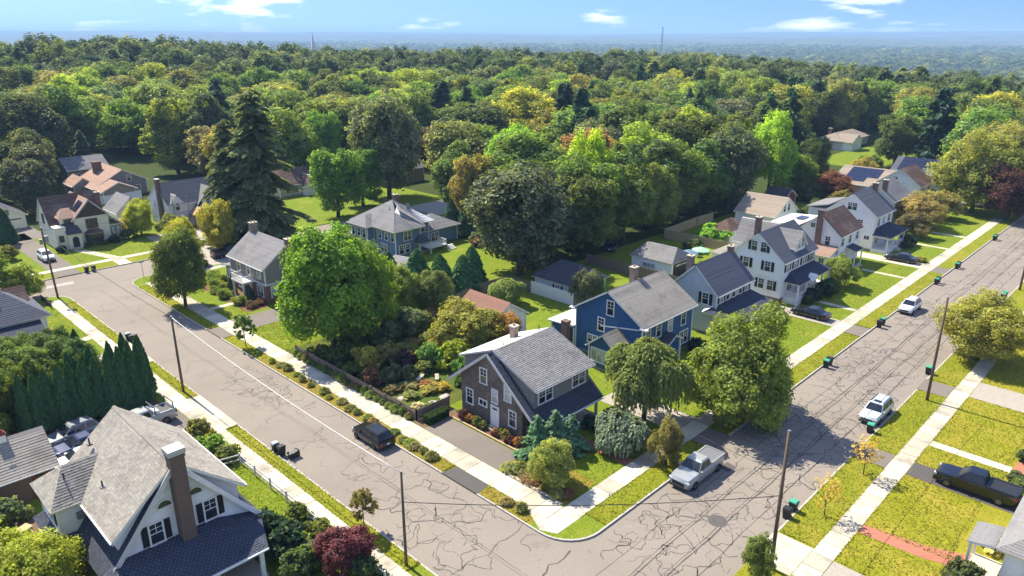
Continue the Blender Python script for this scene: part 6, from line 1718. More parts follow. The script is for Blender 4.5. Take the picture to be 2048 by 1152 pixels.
tree('maple_tree', 'round1', 44.0, 117.5, 7.2, 2.9, (.19, .21, .016), 'yellow-topped tree beyond the dark street maple')
tree('maple_tree', 'round2', 174.5, 35.6, 16.2, 8.2, (.16, .175, .032), 'big pale green shade tree at the far end of the right-hand street'); tree('maple_tree', 'round0', 171.5, 28.6, 10.8, 5.6, 'copper', 'copper-brown tree at the far end of the right-hand street')
tree('maple_tree', 'round1', 188, 34.5, 17, 8.0, (.15, .165, .04), 'pale tree behind the big shade tree up the street')
tree('small_tree', 'small0', 152.6, 39.6, 6.4, 5.0, 'straw', 'straw-coloured spreading tree in front of the plain grey roof'); tree('small_tree', 'small1', 163.5, 39.0, 5.6, 4.6, 'straw', 'straw-coloured tree nearest the big pale shade tree'); tree('small_tree', 'small1', 144.5, 37.8, 4.4, 3.4, (.10, .09, .035), 'brownish small tree beside the shade-darkened porch roof')
tree('maple_tree', 'small0', 165.6, 61.4, 6.4, 5.0, (.11, .05, .022), 'rust-red copper tree beside the solar roof')
tree('spruce_tree', 'column', 26.6, 151.0, 6.4, 1.7, 'conifer', 'dark conical evergreen at the left edge by the drive'); tree('spruce_tree', 'spruce2', 61.0, 224.0, 11, 3.0, (.07, .10, .05), 'pale grey-green spruce in front of the dark wood')
tree('small_tree', 'small1', 107.0, 36.8, 4.6, 2.7, (.12, .15, .026), 'rounded small tree beside the porch of the shuttered white house'); tree('small_tree', 'small0', 20.5, 116, 5, 3, (.12, .17, .02), 'green tree at the left edge beyond the white corner house')
tree('small_tree', 'round2', 15.5, 118.5, 9, 5, (.11, .16, .02), 'leafy green tree overhanging the left edge of the cross street')
for x, y, h_, r_ in ((59.4, 76.4, 7.3, 2.7), (61.6, 74.2, 6.6, 2.4), (65.3, 73.6, 5.8, 2.4), (60.0, 72.9, 5.6, 2.6), (68.0, 74.6, 6.4, 2.2), (57.0, 79.6, 6.8, 2.0)):
    tree('evergreen_tree', 'column', x, y, h_, r_, (.032, .085, .02), 'dense dark evergreen in the clump behind the red-roofed garage', group='dark evergreens behind the garage')
for x, y, h_ in ((87.0, 97.2, 5.6), (88.4, 94.4, 6.2), (90.0, 91.4, 5.8), (86.4, 100.2, 6.4)): tree('evergreen_tree', 'column', x, y, h_, 2.0, (.026, .06, .018), 'dark evergreen in the thick screen beside the low blue addition', group='evergreen screen at the addition')
tree('small_tree', 'maple1', 53.5, 73.0, 7.0, 3.0, (.12, .165, .03), 'pale green tree in the gap beside the dark evergreens'); tree('small_tree', 'small1', 50.4, 66.6, 3.6, 2.4, 'gray', 'grey-green rhododendron-like tree at the back of the corner garden'); tree('small_tree', 'maple0', 57.0, 70.0, 6.2, 2.6, (.085, .12, .03), 'loose green tree by the back fence of the garden')
# hedge of trees at lower left
for k, (x, y, h_) in enumerate(((18.6, 83.6, 5.4), (17.2, 72.6, 6.0), (18.2, 72.0, 6.5), (19.2, 71.8, 6.8), (20.2, 72.0, 7.0), (21.2, 72.6, 7.0), (21.8, 74.0, 6.6), (20.4, 74.0, 7.2), (19.0, 73.8, 6.8), (16.2, 72.8, 6.2), (15.2, 73.2, 6.0), (14.2, 73.0, 6.2), (13.2, 73.4, 6.0), (17.4, 74.4, 6.6), (15.6, 74.8, 6.4), (12.2, 73.2, 5.8), (11.2, 73.6, 6.0))): tree('arborvitae', 'column', x, y, h_, 1.0, (.026, .07, .016), 'tall narrow dark arborvitae in the row beside the hedged drive', group='arborvitae row by the drive')
for k, (x, y, h_, r_) in enumerate(((16.8, 76.6, 6.4, 2.4), (13.6, 76.6, 6.6, 2.8), (10.2, 76.0, 6.6, 2.8), (16.0, 78.0, 6.6, 3.0), (12.2, 79.0, 6.8, 3.2), (8.2, 77.8, 7.2, 3.2), (15.4, 82.6, 6.0, 2.8), (11.0, 83.4, 6.2, 3.0), (7.2, 73.2, 6.2, 2.4), (17.6, 86.6, 5.0, 2.2), (14.0, 87.4, 5.0, 2.4))):
    tree('hedge_tree', 'maple%d' % (k % 2), x, y, h_, r_, (.05 + .02 * (k % 3), .092 + .02 * (k % 3), .014), 'dark leafy tree in the thick hedge along the shady drive', group='hedge trees at the drive')
# shrubs round the foreground house
for k, (x, y, r_, h_, c_, lab) in enumerate(((21.6, 60.6, 1.3, 2.4, 'olive', 'tall rose-tinged shrub at the drive corner'), (21.7, 58.2, 1.5, 1.9, 'fresh', 'bright green shrub beside the split-rail fence end'), (22.0, 56.4, 1.2, 1.5, 'olive', 'olive shrub where the split-rail fence begins'),
        (22.0, 44.3, 1.0, 1.5, 'fresh', 'small light green bush inside the split-rail fence'), (22.0, 41.0, 1.2, 1.9, 'mid', 'rounded green bush inside the split-rail fence'), (19.0, 43.4, 1.6, 2.8, 'deep', 'dark shrub by the porch of the foreground house'), (19.6, 41.2, 1.7, 2.6, 'deep', 'dark shrub further along the porch of the foreground house'),
        (18.9, 38.9, 1.5, 2.2, 'dark', 'dark green shrub off the porch corner'), (20.2, 39.3, 1.2, 1.8, 'gray', 'grey-green shrub off the porch corner'), (21.9, 35.4, 1.3, 1.8, 'dark', 'dark shrub below the red maple'), (5.2, 60.6, 1.8, 2.6, 'dark', 'dark shrub by the brick garage'), (4.4, 58.4, 1.7, 2.4, 'mid', 'green shrub behind the yellow table'), (6.4, 59.4, 1.5, 2.2, 'gray', 'grey shrub by the brick garage door'))):
    tree('shrub', 'shrub%d' % (k % 3), x, y, h_, r_, c_, lab, 'shrub')
# corner garden
G = [(40.0, 65.8, 1.7, 2.4, 'dark'), (41.4, 62.8, 1.8, 2.8, (.19, .20, .04)), (43.6, 62.0, 1.7, 2.5, 'straw'), (44.6, 60.2, 1.4, 2.1, 'plum'), (46.2, 61.2, 1.2, 1.8, 'olive'), (46.9, 58.6, 1.7, 2.7, (.10, .175, .04)), (48.3, 56.3, 1.9, 3.2, (.17, .235, .016)), (47.6, 53.6, 1.5, 2.6, (.075, .15, .03)), (46.3, 51.6, 1.5, 2.5, (.05, .11, .03)),
     (39.3, 59.2, 1.2, 2.2, (.12, .075, .035)), (41.2, 58.4, 1.3, 1.9, 'gray'), (42.8, 57.6, 1.2, 1.6, 'gray'), (39.2, 62.6, 1.3, 1.4, 'mid'), (39.4, 69.0, 1.5, 1.7, 'mid'), (42.2, 66.8, 1.5, 1.4, 'fresh'), (45.0, 65.2, 1.5, 1.7, 'mid'), (47.6, 67.6, 1.7, 2.6, 'gray'), (50.4, 62.6, 1.5, 2.0, 'straw'), (48.4, 60.2, 1.4, 2.0, 'straw'),
     (43.5, 68.8, 1.7, 2.0, 'mid'), (50.0, 69.8, 1.8, 3.0, 'gray'), (52.4, 66.8, 1.6, 2.6, 'olive'), (44.0, 53.2, 1.0, .8, (.22, .19, .04)), (42.6, 53.6, 1.1, .7, (.20, .19, .04)), (40.6, 54.0, 1.0, .6, 'straw'), (41.8, 56.0, 1.2, .6, 'straw'), (40.0, 56.6, 1.0, .7, 'straw'), (43.2, 55.0, .9, .6, 'orange'), (39.3, 51.6, .7, .8, (.30, .31, .24)), (40.6, 50.8, .8, .5, 'olive'), (45.2, 57.6, 1.1, 1.3, 'olive'), (49.6, 59.0, 1.3, 1.5, 'straw'), (46.0, 68.4, 1.5, 1.6, 'fresh'), (49.0, 64.2, 1.4, .9, 'straw'), (46.8, 63.6, 1.5, 1.0, 'lime'), (51.3, 54.2, 1.4, 2.0, 'olive'), (50.8, 51.9, 1.3, 2.4, 'mid')]
names = {'deep': 'very dark green', 'dark': 'dark green', 'plum': 'deep purple', 'straw': 'straw-yellow', 'gray': 'grey-green', 'rust': 'rust-coloured', 'olive': 'olive', 'mid': 'green', 'fresh': 'fresh green', 'lime': 'lime green', 'orange': 'orange'}
for k, (x, y, r_, h_, c_) in enumerate(G):
    nm = names[c_] if isinstance(c_, str) else ('bright yellow-green' if c_[1] > .18 else 'brownish' if c_[0] > c_[1] else 'clear green')
    tree('shrub', 'shrub%d' % (k % 3), x, y, h_, r_, c_, '%s %s in the overgrown corner garden' % (nm, 'shrub' if h_ > 1.2 else 'low plant'), 'shrub', 'plants of the corner garden')
# flower bed under the shingled gable, clipped hedge
for k, y in enumerate(np.arange(39.4, 47.6, .62)):
    if 42.8 < y < 44.2: continue
    tree('flowering_plant', 'shrub%d' % (k % 3), 41.4 + .2 * math.sin(k * 2), y, .75 + .3 * (k % 3 == 0), .55, ('rust', 'orange', 'red', 'olive', 'mid')[k % 5], 'low reddish and green bedding plant under the brown shingled gable', 'plant', 'bedding plants under the gable')
hd = empty('clipped_hedge', (39.4, 48.75, 0), R(3), 'flat-topped clipped dark green hedge at the end of the parking pad', 'hedge')
rngh = np.random.default_rng(9)
nh = 5200; fc = rngh.integers(0, 3, nh)
px = rngh.uniform(-1.25, 1.25, nh); py = rngh.uniform(-.45, .45, nh); pz = rngh.uniform(0, .78, nh)
nn = np.zeros((nh, 3))
py = np.where(fc == 0, np.sign(py) * .45, py); px = np.where(fc == 1, np.sign(px) * 1.25, px); pz = np.where(fc == 2, .78, pz)
nn[fc == 0, 1] = np.sign(py[fc == 0]); nn[fc == 1, 0] = np.sign(px[fc == 1]); nn[fc == 2, 2] = 1
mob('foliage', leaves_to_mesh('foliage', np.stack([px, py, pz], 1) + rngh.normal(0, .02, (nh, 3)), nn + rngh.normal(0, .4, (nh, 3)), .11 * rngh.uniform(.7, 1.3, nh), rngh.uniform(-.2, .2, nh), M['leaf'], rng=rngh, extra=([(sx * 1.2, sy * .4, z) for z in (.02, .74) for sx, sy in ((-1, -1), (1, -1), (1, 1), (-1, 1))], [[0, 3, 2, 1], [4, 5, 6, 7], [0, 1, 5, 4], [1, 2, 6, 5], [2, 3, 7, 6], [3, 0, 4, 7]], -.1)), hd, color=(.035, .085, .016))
# grasses in the verge and along the fence
ver = [(35.0, 69.1), (35.0, 67.0), (34.8, 65.4), (34.6, 63.6), (34.9, 61.3), (34.6, 59.9), (34.9, 58.2), (34.7, 56.4), (34.8, 55.2), (34.9, 53.6), (34.8, 52.4), (34.9, 49.6), (34.6, 47.8), (34.9, 46.9), (34.6, 46.2), (34.9, 45.0), (34.7, 43.8), (34.8, 72), (34.6, 34.5), (34.8, 33.0), (34.9, 70.4)]
for k, (x, y) in enumerate(ver): tree('grass_tuft', 'tuft%d' % (k % 2), x + vr.uniform(-.15, .15), y, vr.uniform(.45, .8), vr.uniform(.36, .62), ('olive', 'lime', 'straw', 'olive')[k % 4], 'tuft of ornamental grass in the narrow dry verge of the left street', 'grass', 'grass tufts in the verge')
for k, y in enumerate(np.arange(50.8, 72, 1.05)): tree('grass_tuft', 'tuft%d' % (k % 2), 37.66, y, vr.uniform(.5, .95), vr.uniform(.35, .6), ('olive', 'mid', 'fresh')[k % 3], 'grassy clump at the foot of the weathered board fence', 'grass', 'clumps along the board fence')
for k, (x, y) in enumerate(((38.2, 37.6), (38.6, 36.4), (38.3, 35.2), (39.0, 37.0), (39.6, 36.0), (38.4, 33.6), (39.8, 34.8), (40.6, 37.6), (38.2, 32.2), (40.4, 35.4), (38.8, 31.8))): tree('grass_tuft', 'tuft%d' % (k % 2), x, y, vr.uniform(.4, .7), vr.uniform(.5, .8), ('straw', 'olive', 'rust', 'fresh')[k % 4], 'dry grassy clump on the corner bed behind the edging stones', 'grass', 'clumps in the corner bed')
# clipped balls and borders before the colonial
for k, (x, y, r_) in enumerate(((43.0, 105.0, 1.1), (42.0, 102.0, 1.2), (42.3, 99.6, 1.1), (44.4, 104.2, .9), (40.9, 96.7, 1.2), (41.2, 92.7, 1.15), (40.8, 99.6, .9), (44.0, 106.8, 1.0))): tree('clipped_shrub', 'ball', x, y, r_ * 1.15, r_, (.10, .14, .022), 'ball-clipped pale green shrub in front of the colonial house', 'shrub', 'clipped balls before the colonial')
for x, y in ((42.3, 97.6), (42.6, 94.9 - 2.2)): tree('arborvitae', 'column', x, y, 2.5, .75, 'conifer', 'dark cone-shaped evergreen beside the colonial front door', group='door evergreens')
for x, y, r_ in ((41.6, 90.2, .9), (42.9, 90.6, .8), (43.4, 91.6, .8), (42.2, 91.5, .7)): tree('clipped_shrub', 'ball', x, y, r_ * 1.1, r_, (.085, .055, .035), 'brownish clipped shrub at the colonial house corner', 'shrub', 'brown clipped shrubs')
for k, (x, y, r_, h_, c_, lab) in enumerate(((45.2, 88.6, 1.2, 1.6, 'rust', 'rusty shrub at the brick end of the colonial'), (98.0, 37.0, 1.5, 1.9, 'deep', 'dark shrub before the long porch'), (101, 36.6, 1.5, 2.2, 'deep', 'dark shrub right of the porch steps'), (103.6, 36.8, 1.4, 1.8, 'dark', 'dark green shrub at the end of the long porch'), (96.2, 36.9, 1.1, 1.3, 'dark', 'low dark shrub left of the porch steps'),
        (138.2, 37.0, 1.6, 2.0, 'deep', 'dark shrub beside the porch with shade-darkened roof'), (135.4, 36.4, 1.3, 1.2, 'dark', 'low dark hedge plant below the porch with shade-darkened roof'), (128.6, 31.9, 1.0, .9, 'gold', 'golden low bush at the end of the pale driveway'), (89.6, 40.0, 1.6, 1.7, 'mid', 'rounded shrub at the corner of the grey house'), (87.6, 39.0, 1.5, 2.0, 'olive', 'olive shrub beside the grey house porch'), (114.9, 62.5, 3.4, 3.2, (.10, .20, .018), 'broad bright green bush inside the backyard fence'), (108, 62, 2.2, 2.0, 'dark', 'dark bush behind the patio umbrellas'),
        (64.6, 5.2, 1.5, 1.4, 'mid', 'clipped green hedge bush beside the black pickup'), (66.2, 6.2, .9, .9, 'dark', 'small dark bush at the end of the concrete walk'), (49.3, 6.0, 1.5, 2.0, 'dark', 'dark rhododendron before the corner house'), (55.4, 5.4, 1.2, 1.2, (.30, .32, .16), 'white-flowering shrub behind the little porch roof'), (70.5, 6.4, .9, 1.2, 'dark', 'dark bush by the small brick terrace'),
        (31.8, 138.8, .9, 1.2, 'deep', 'dark bush left of the arched door'), (36.0, 139.2, .8, .9, 'dark', 'dark bush right of the arched door'), (38.2, 139.0, .9, .9, 'dark', 'dark bush below the bay window'), (40.2, 139.2, 1.1, 1.3, 'deep', 'rounded dark bush at the bay end'), (43.0, 140.0, 1.4, 1.7, 'mid', 'green bush at the lean-to corner'), (42.5, 143.5, 1.6, 2.6, (.30, .27, .16), 'cream-flowering shrub behind the cream house'), (44.4, 146.0, 1.9, 2.6, (.26, .22, .12), 'cream-flowering shrub by the vinyl fence'), (24.0, 140, 1.8, 2.4, 'olive', 'olive shrub by the cream house drive'), (22.8, 143.5, 1.8, 2.0, 'mid', 'green shrub at the left edge by the drive'), (52.6, 139.6, 1.0, 1.5, 'dark', 'dark shrub under the scaffold'),
        (19.6, 98.6, .8, 1.0, (.30, .27, .14), 'pale flowering bush at the white corner house'), (62.0, 108, 1.4, 2.0, 'dark', 'dark bush behind the colonial'), (58, 104, 1.8, 2.4, 'mid', 'green bush behind the bright maple'), (86.0, 93, 1.5, 1.8, 'gray', 'grey bush at the addition corner'), (84.0, 91.0, 1.2, 1.4, 'red', 'reddish bush on the lawn by the deck'), (44.5, 113.0, 1.4, 1.4, 'dark', 'dark bush near the street sign corner'), (54, 112.6, 1.5, 2.0, 'olive', 'olive bush by the gravel'), (64.5, 41.0, .9, 1.6, 'dark', 'dark shrub under the blue front windows'), (71.4, 39.4, 1.2, 1.6, 'deep', 'dark shrub at the far front corner of the blue house'), (50.9, 36.0, 1.5, 1.6, 'deep', 'very dark shrub under the porch eave'), (48.6, 37.0, 1.1, 1.2, 'deep', 'low dark shrub by the porch of the shingled house'), (56.6, 36.4, 1.3, 1.3, 'olive', 'olive bush under the weeping tree'))):
    tree('shrub', 'shrub%d' % (k % 3), x, y, h_, r_, c_, lab, 'shrub')

# individually visible trees behind the houses
BK = [('oak1', 97.5, 134.5, 22.5, 8.0, (0.09, 0.122, 0.05), 'tall grey-green oak crowning the trees behind the slate-blue house'), ('oak0', 79.4, 127.5, 13.5, 5.6, (0.081, 0.156, 0.018), 'green tree standing by the cross street beside the spruce'), ('oak2', 88.6, 132.0, 12.0, 5.4, (0.075, 0.138, 0.018), 'green tree on the lawn left of the tall oak'),
      ('oak3', 95.5, 108.6, 15.0, 5.6, 'mid', 'green tree behind the low blue addition'), ('oak0', 92.6, 102.0, 13.5, 4.2, (0.163, 0.150, 0.037), 'thin tree with reddish branch tips behind the blue addition'), ('maple0', 116.5, 112.0, 16.0, 7.2, (0.125, 0.237, 0.018), 'big bright green tree in the middle of the wood edge'), ('maple1', 106.5, 106.5, 11.5, 4.4, (0.188, 0.275, 0.022), 'lime green young tree at the wood edge'),
      ('wood0', 172, 164, 19, 11.0, (0.206, 0.250, 0.033), 'huge pale lime tree rising above the wood'), ('oak0', 97.5, 78.0, 15.5, 7.0, (0.075, 0.131, 0.018), 'dense green tree above the dark fence'), ('maple1', 101.5, 80.0, 19.0, 5.0, (0.188, 0.263, 0.020), 'tall lime-green tree above the weathered garage'), ('oak2', 108, 78.5, 16.5, 7.0, (0.055, 0.100, 0.018), 'dark green tree above the weathered garage'), ('oak3', 119, 77.6, 16.0, 6.6, (0.062, 0.106, 0.020), 'dark green tree above the backyard fence'), ('maple0', 114.6, 74.8, 12.5, 4.6, (0.125, 0.156, 0.033), 'olive tree with golden top above the backyard fence'),
      ('oak1', 140.5, 73.6, 17.0, 6.6, (0.065, 0.090, 0.037), 'dark tree behind the white barn garage'), ('oak0', 149, 78, 18.5, 7.4, 'mid', 'full green tree behind the red shed'), ('maple1', 160.5, 74.0, 18.5, 6.6, (0.156, 0.250, 0.022), 'tall fresh green tree right of the barn garage'), ('maple0', 154.5, 92, 19, 6.5, (0.188, 0.256, 0.025), 'tall yellow-green tree deeper behind the red shed'),
      ('oak2', 76.5, 200, 19.5, 7.6, (0.106, 0.150, 0.025), 'tall pale-edged tree left of the spruce'), ('oak3', 83.5, 193, 20.5, 7.0, (0.048, 0.075, 0.022), 'tall dark tree behind the white stucco house'), ('wood3', 62, 246, 21.5, 11.0, (0.077, 0.125, 0.022), 'broad tree above the low grey roof'), ('wood1', 39.8, 186, 12.5, 5.6, (0.053, 0.065, 0.027), 'dark silver-topped tree beside the ranch house'), ('wood1', 36.2, 174, 11.0, 4.6, (0.050, 0.062, 0.027), 'dark tree left of the cream house chimney'), ('wood0', 43.5, 203, 14, 6.0, (0.062, 0.083, 0.027), 'dark tree behind the ranch house corner'), ('wood2', 40, 216, 20, 8, (0.056, 0.075, 0.027), 'tall dark tree at the left wood edge'), ('wood1', 50, 222, 21, 8.5, (0.050, 0.070, 0.025), 'tall dark silvery tree at the left wood edge'),
      ('maple0', 104.5, 172, 16.0, 6.0, (0.094, 0.188, 0.018), 'fresh green tree behind the lawn'), ('oak2', 112, 164, 12, 5.0, 'mid', 'green tree behind the brick house'), ('oak1', 138, 108, 15.5, 7.2, (0.077, 0.098, 0.045), 'grey-green tree in the middle of the wood'), ('oak3', 128.5, 100, 15.5, 7.4, (0.083, 0.106, 0.043), 'grey-green tree left of the lime tree'), ('oak0', 96.5, 92.5, 13.0, 6.0, (0.062, 0.106, 0.018), 'dark green tree beside the blue addition')]
for nm_, x, y, h_, r_, c_, lab in BK: tree('oak_tree' if nm_[:3] == 'oak' else 'maple_tree' if nm_[:3] == 'map' else 'woodland_tree', nm_, x, y, h_, r_, c_, lab)

for pr_, x, y, h_, r_, c_, lab in (('maple0', 187, 75, 11, 4.6, 'mid', 'green tree left of the far lawn clearing'), ('small0', 197, 66.5, 5.4, 3.6, 'gold', 'golden bushy tree at the edge of the far lawn'), ('small1', 204, 66.5, 5.2, 3.6, 'mid', 'green bushy tree at the edge of the far lawn'), ('small0', 212, 68.6, 3.6, 3.2, 'dark', 'dark bushy tree on the far lawn'), ('oak3', 193, 84, 14, 5.5, 'dark', 'dark tree beside the far lawn clearing'), ('oak0', 222, 66.5, 14, 5.6, (.07, .10, .02), 'green tree right of the far lawn clearing'), ('maple1', 166.5, 69.5, 9.0, 4.0, (.10, .15, .02), 'fresh green tree behind the rust-red copper tree'), ('small1', 160.5, 64.5, 4.6, 3.2, 'dark', 'dark bush left of the rust-red copper tree'), ('small0', 157.5, 56.5, 4.2, 2.8, 'olive', 'olive bush behind the plain grey roof'), ('small1', 143.6, 55.6, 4.4, 3.0, 'dark', 'dark bush beside the white barn garage')):
    tree('maple_tree' if pr_[:3] == 'map' else 'oak_tree' if pr_[:3] == 'oak' else 'small_tree', pr_, x, y, h_, r_, c_, lab)
for pr_, x, y, h_, r_, c_, lab in (('oak0', 92.5, 74.0, 13.5, 5.6, 'mid', 'green tree filling the gap above the dark fence'), ('oak2', 103.5, 73.6, 14.0, 5.6, 'mid', 'green tree crowding the weathered white garage'), ('oak0', 125.5, 76.0, 15.0, 6.2, 'mid', 'green tree above the pale-brown fence end'), ('oak3', 132.5, 75.5, 15.0, 6.0, 'mid', 'green tree close behind the white barn garage'), ('oak2', 87.0, 86.0, 13.0, 5.6, 'mid', 'green tree behind the evergreen screen')):
    tree('oak_tree', pr_, x, y, h_, r_, c_, lab)
# blades of grass that catch the light on the lawns and fray the edges of the paving
gr = np.random.default_rng(4)
GA = [(33.98, 31.8, 35.4, 37.0, .5), (33.98, 41.5, 35.4, 82.6, .5), (33.98, 87, 35.4, 110, .8), (24.3, 34, 25.45, 61.4, 1), (24.3, 70.2, 25.45, 82, 1), (24.3, 89.5, 25.45, 110, 1), (38, 27.2, 53.2, 29.2, 1), (56.6, 27.2, 89, 29.2, .9), (92.7, 27.2, 123, 29.2, .6),
      (46.5, 14.8, 60.8, 17.5, 1), (63.7, 14.8, 78.7, 17.5, 1), (82.2, 14.8, 110, 17.5, .7), (46.1, 6.5, 50.4, 13.3, 1), (51.8, 7.5, 61.0, 13.3, 1), (63.8, 7.2, 67.4, 13.3, 1), (68.7, 7.2, 80.5, 13.3, .9), (85.3, 5, 110, 13.3, .5), (37.5, 31.0, 45.6, 37.5, .8), (46.9, 31.0, 53.4, 36, .8), (57.3, 31, 89.8, 37.5, .5), (93, 31, 124.2, 36.8, .4), (18.5, 34, 22.7, 56, .8), (37.5, 73, 46, 83, .7), (37.5, 88.2, 41, 93, .7), (18.9, 95.5, 22.7, 109, .6), (31, 129, 45, 138.5, .3), (37.45, 74, 41, 83, .5)]
P_ = []; C_ = []
for x0, y0, x1, y1, k in GA:
    n_ = int((x1 - x0) * (y1 - y0) * 34 * k)
    q = np.stack([gr.uniform(x0, x1, n_), gr.uniform(y0, y1, n_)], 1)
    m_ = int(2 * (x1 - x0 + y1 - y0) * 9 * k); t_ = gr.uniform(0, 1, m_); sd = gr.integers(0, 4, m_); jit = gr.normal(0, .05, m_)
    e = np.where((sd < 2)[:, None], np.stack([x0 + (x1 - x0) * t_, np.where(sd == 0, y0, y1) + jit], 1), np.stack([np.where(sd == 2, x0, x1) + jit, y0 + (y1 - y0) * t_], 1))
    P_.append(q); P_.append(e)
P_ = np.concatenate(P_); n_ = len(P_)
pos = np.column_stack([P_, np.full(n_, .035)]); a_ = gr.uniform(0, 6.28, n_)
nr = np.stack([np.cos(a_), np.sin(a_), np.full(n_, .9)], 1); ax = np.stack([gr.normal(0, .5, n_), gr.normal(0, .5, n_), np.ones(n_) * .7], 1)
dry = .35 * np.sin(P_[:, 0] * .5) * np.sin(P_[:, 1] * .6)
gm = leaves_to_mesh('grass', pos, nr, gr.uniform(.05, .12, n_), np.clip(gr.uniform(-.35, .35, n_) + dry * .5, -.6, .6), M['leaf'], rng=gr, axis=ax, elong=1.9)
mob('grass', gm, kind='stuff', color=(.255, .275, .028))

# ---------------------------------------------------------------- the wood beyond the houses
fr = random.Random(21)
KEEP = [(x, y, r_) for _, x, y, h_, r_, c_, l_ in BK]
CLEAR = [(30, 156, 72, 203), (46, 196, 70, 224), (74, 124, 106, 163), (98, 138, 122, 158), (62, 88, 92, 112), (190, 42, 208, 62), (204, 66, 268, 101), (166, 42, 190, 68), (140, 54, 158, 72), (126, 54, 142, 71), (143, 139, 167, 158), (196, 98, 224, 117), (94, 110, 126, 126), (22, 148, 36, 172)]
def allowed(x, y):
    if y < 72.5 and x < 192: return False
    if x < 108 and y < 112: return x > 86 and y > 82
    if y < 160 and x < 112: return False
    if 112 < y < 127 and x < 150: return False
    if x > 192 and y < 24: return False
    for a, b, c, d in CLEAR:
        if a < x < c and b < y < d: return False
    return True
def in_view(x, y, pad=6):
    f = x * .7150 + y * .6992; l = x * .6992 - y * .7150
    return abs(l) < f * .7038 + 12 * pad / 6
cand = []
s = 13.6
SEG = [((185, 62), (262, 92), 13), ((168, 86), (212, 108), 11), ((138, 130), (157, 150), 10)]
def near_seg(x, y):
    for (a, b, r_) in SEG:
        t_ = max(0, min(1, ((x - a[0]) * (b[0] - a[0]) + (y - a[1]) * (b[1] - a[1])) / ((b[0] - a[0]) ** 2 + (b[1] - a[1]) ** 2)))
        if math.hypot(x - a[0] - t_ * (b[0] - a[0]), y - a[1] - t_ * (b[1] - a[1])) < r_: return True
    return False
for i in range(-2, 90):
    for j in range(2, 90):
        x = i * s + (j % 2) * s / 2 + fr.uniform(-.36, .36) * s; y = j * s * .9 + fr.uniform(-.36, .36) * s
        d = math.hypot(x, y)
        if d > 560 or not in_view(x, y) or not allowed(x, y) or near_seg(x, y): continue
        if any((x - a) ** 2 + (y - b) ** 2 < (r_ * .75 + 4.0) ** 2 for a, b, r_ in KEEP): continue
        cand.append((d, x, y))
cand.sort()
KIND = [('dark', .20, 'dark green leafy tree'), ('mid', .30, 'mid green leafy tree'), ('olive', .13, 'olive-coloured leafy tree'), ('gray', .13, 'grey-green silvery tree'),
        ('fresh', .10, 'fresh green tree'), ('lime', .08, 'lime-green tree'), ('yellow', .01, 'yellow tree'), ('rust', .006, 'rusty autumn-tinged tree'), ('plum', .008, 'dark purple tree'), ('conifer', .08, 'dark conifer')]
def pick_kind():
    u = fr.random() * sum(k[1] for k in KIND)
    for k in KIND:
        u -= k[1]
        if u <= 0: return k
    return KIND[0]
MARKS = [('behind the taupe ranch house', 55, 204), ('behind the white stucco house', 72, 178), ('behind the towering spruce', 88, 190), ('beyond the lawn of the brick house', 112, 168), ('around the pale grey roof among the treetops', 156, 150), ('behind the white barn garage', 138, 84), ('behind the red garden shed', 160, 86), ('behind the beige-roofed ranch clearing', 258, 104), ('beside the hip-roofed ranch house', 200, 112), ('behind the solar-panelled roofs', 200, 62), ('on the slope towards the church steeple', 140, 230), ('in the deep wood left of the grey roof', 52, 236), ('behind the low blue addition', 112, 100), ('in the wood beyond the pale lime giant', 186, 186)]
def mark(x, y): return min(MARKS, key=lambda m_: (m_[1] - x) ** 2 + (m_[2] - y) ** 2)[0]
NIND = 285
for q, (d, x, y) in enumerate(cand[:NIND]):
    k = pick_kind(); z = float(terrain(x, y)) - .1
    right = (x - y) > 60
    if k[0] == 'conifer' or (right and fr.random() < .18):
        pr_ = fr.choice(['pine', 'spruce2', 'pine']); h_ = fr.uniform(17, 23); r_ = fr.uniform(3.6, 4.8); c_ = CLR['conifer'] if k[0] == 'conifer' else CLR['dark']; nm_ = 'pine_tree'; lab = 'dark conifer'; grp = 'conifers of the wood'
    else:
        pr_ = 'wood%d' % fr.randrange(4); h_ = fr.uniform(13.5, 19.5); r_ = fr.uniform(7.4, 10.6); c_ = CLR[k[0]]; nm_ = 'woodland_tree'; lab = k[2]; grp = '%s trees of the wood' % k[0]
        if k[0] == 'plum': h_ *= .75; r_ *= .8
    mk_ = mark(x, y)
    tree(nm_, pr_, x, y, h_, r_, tuple(v_ * 1.22 for v_ in jitter(c_, .14)), lab + ' ' + mk_, group=grp + ' ' + mk_, z=z)

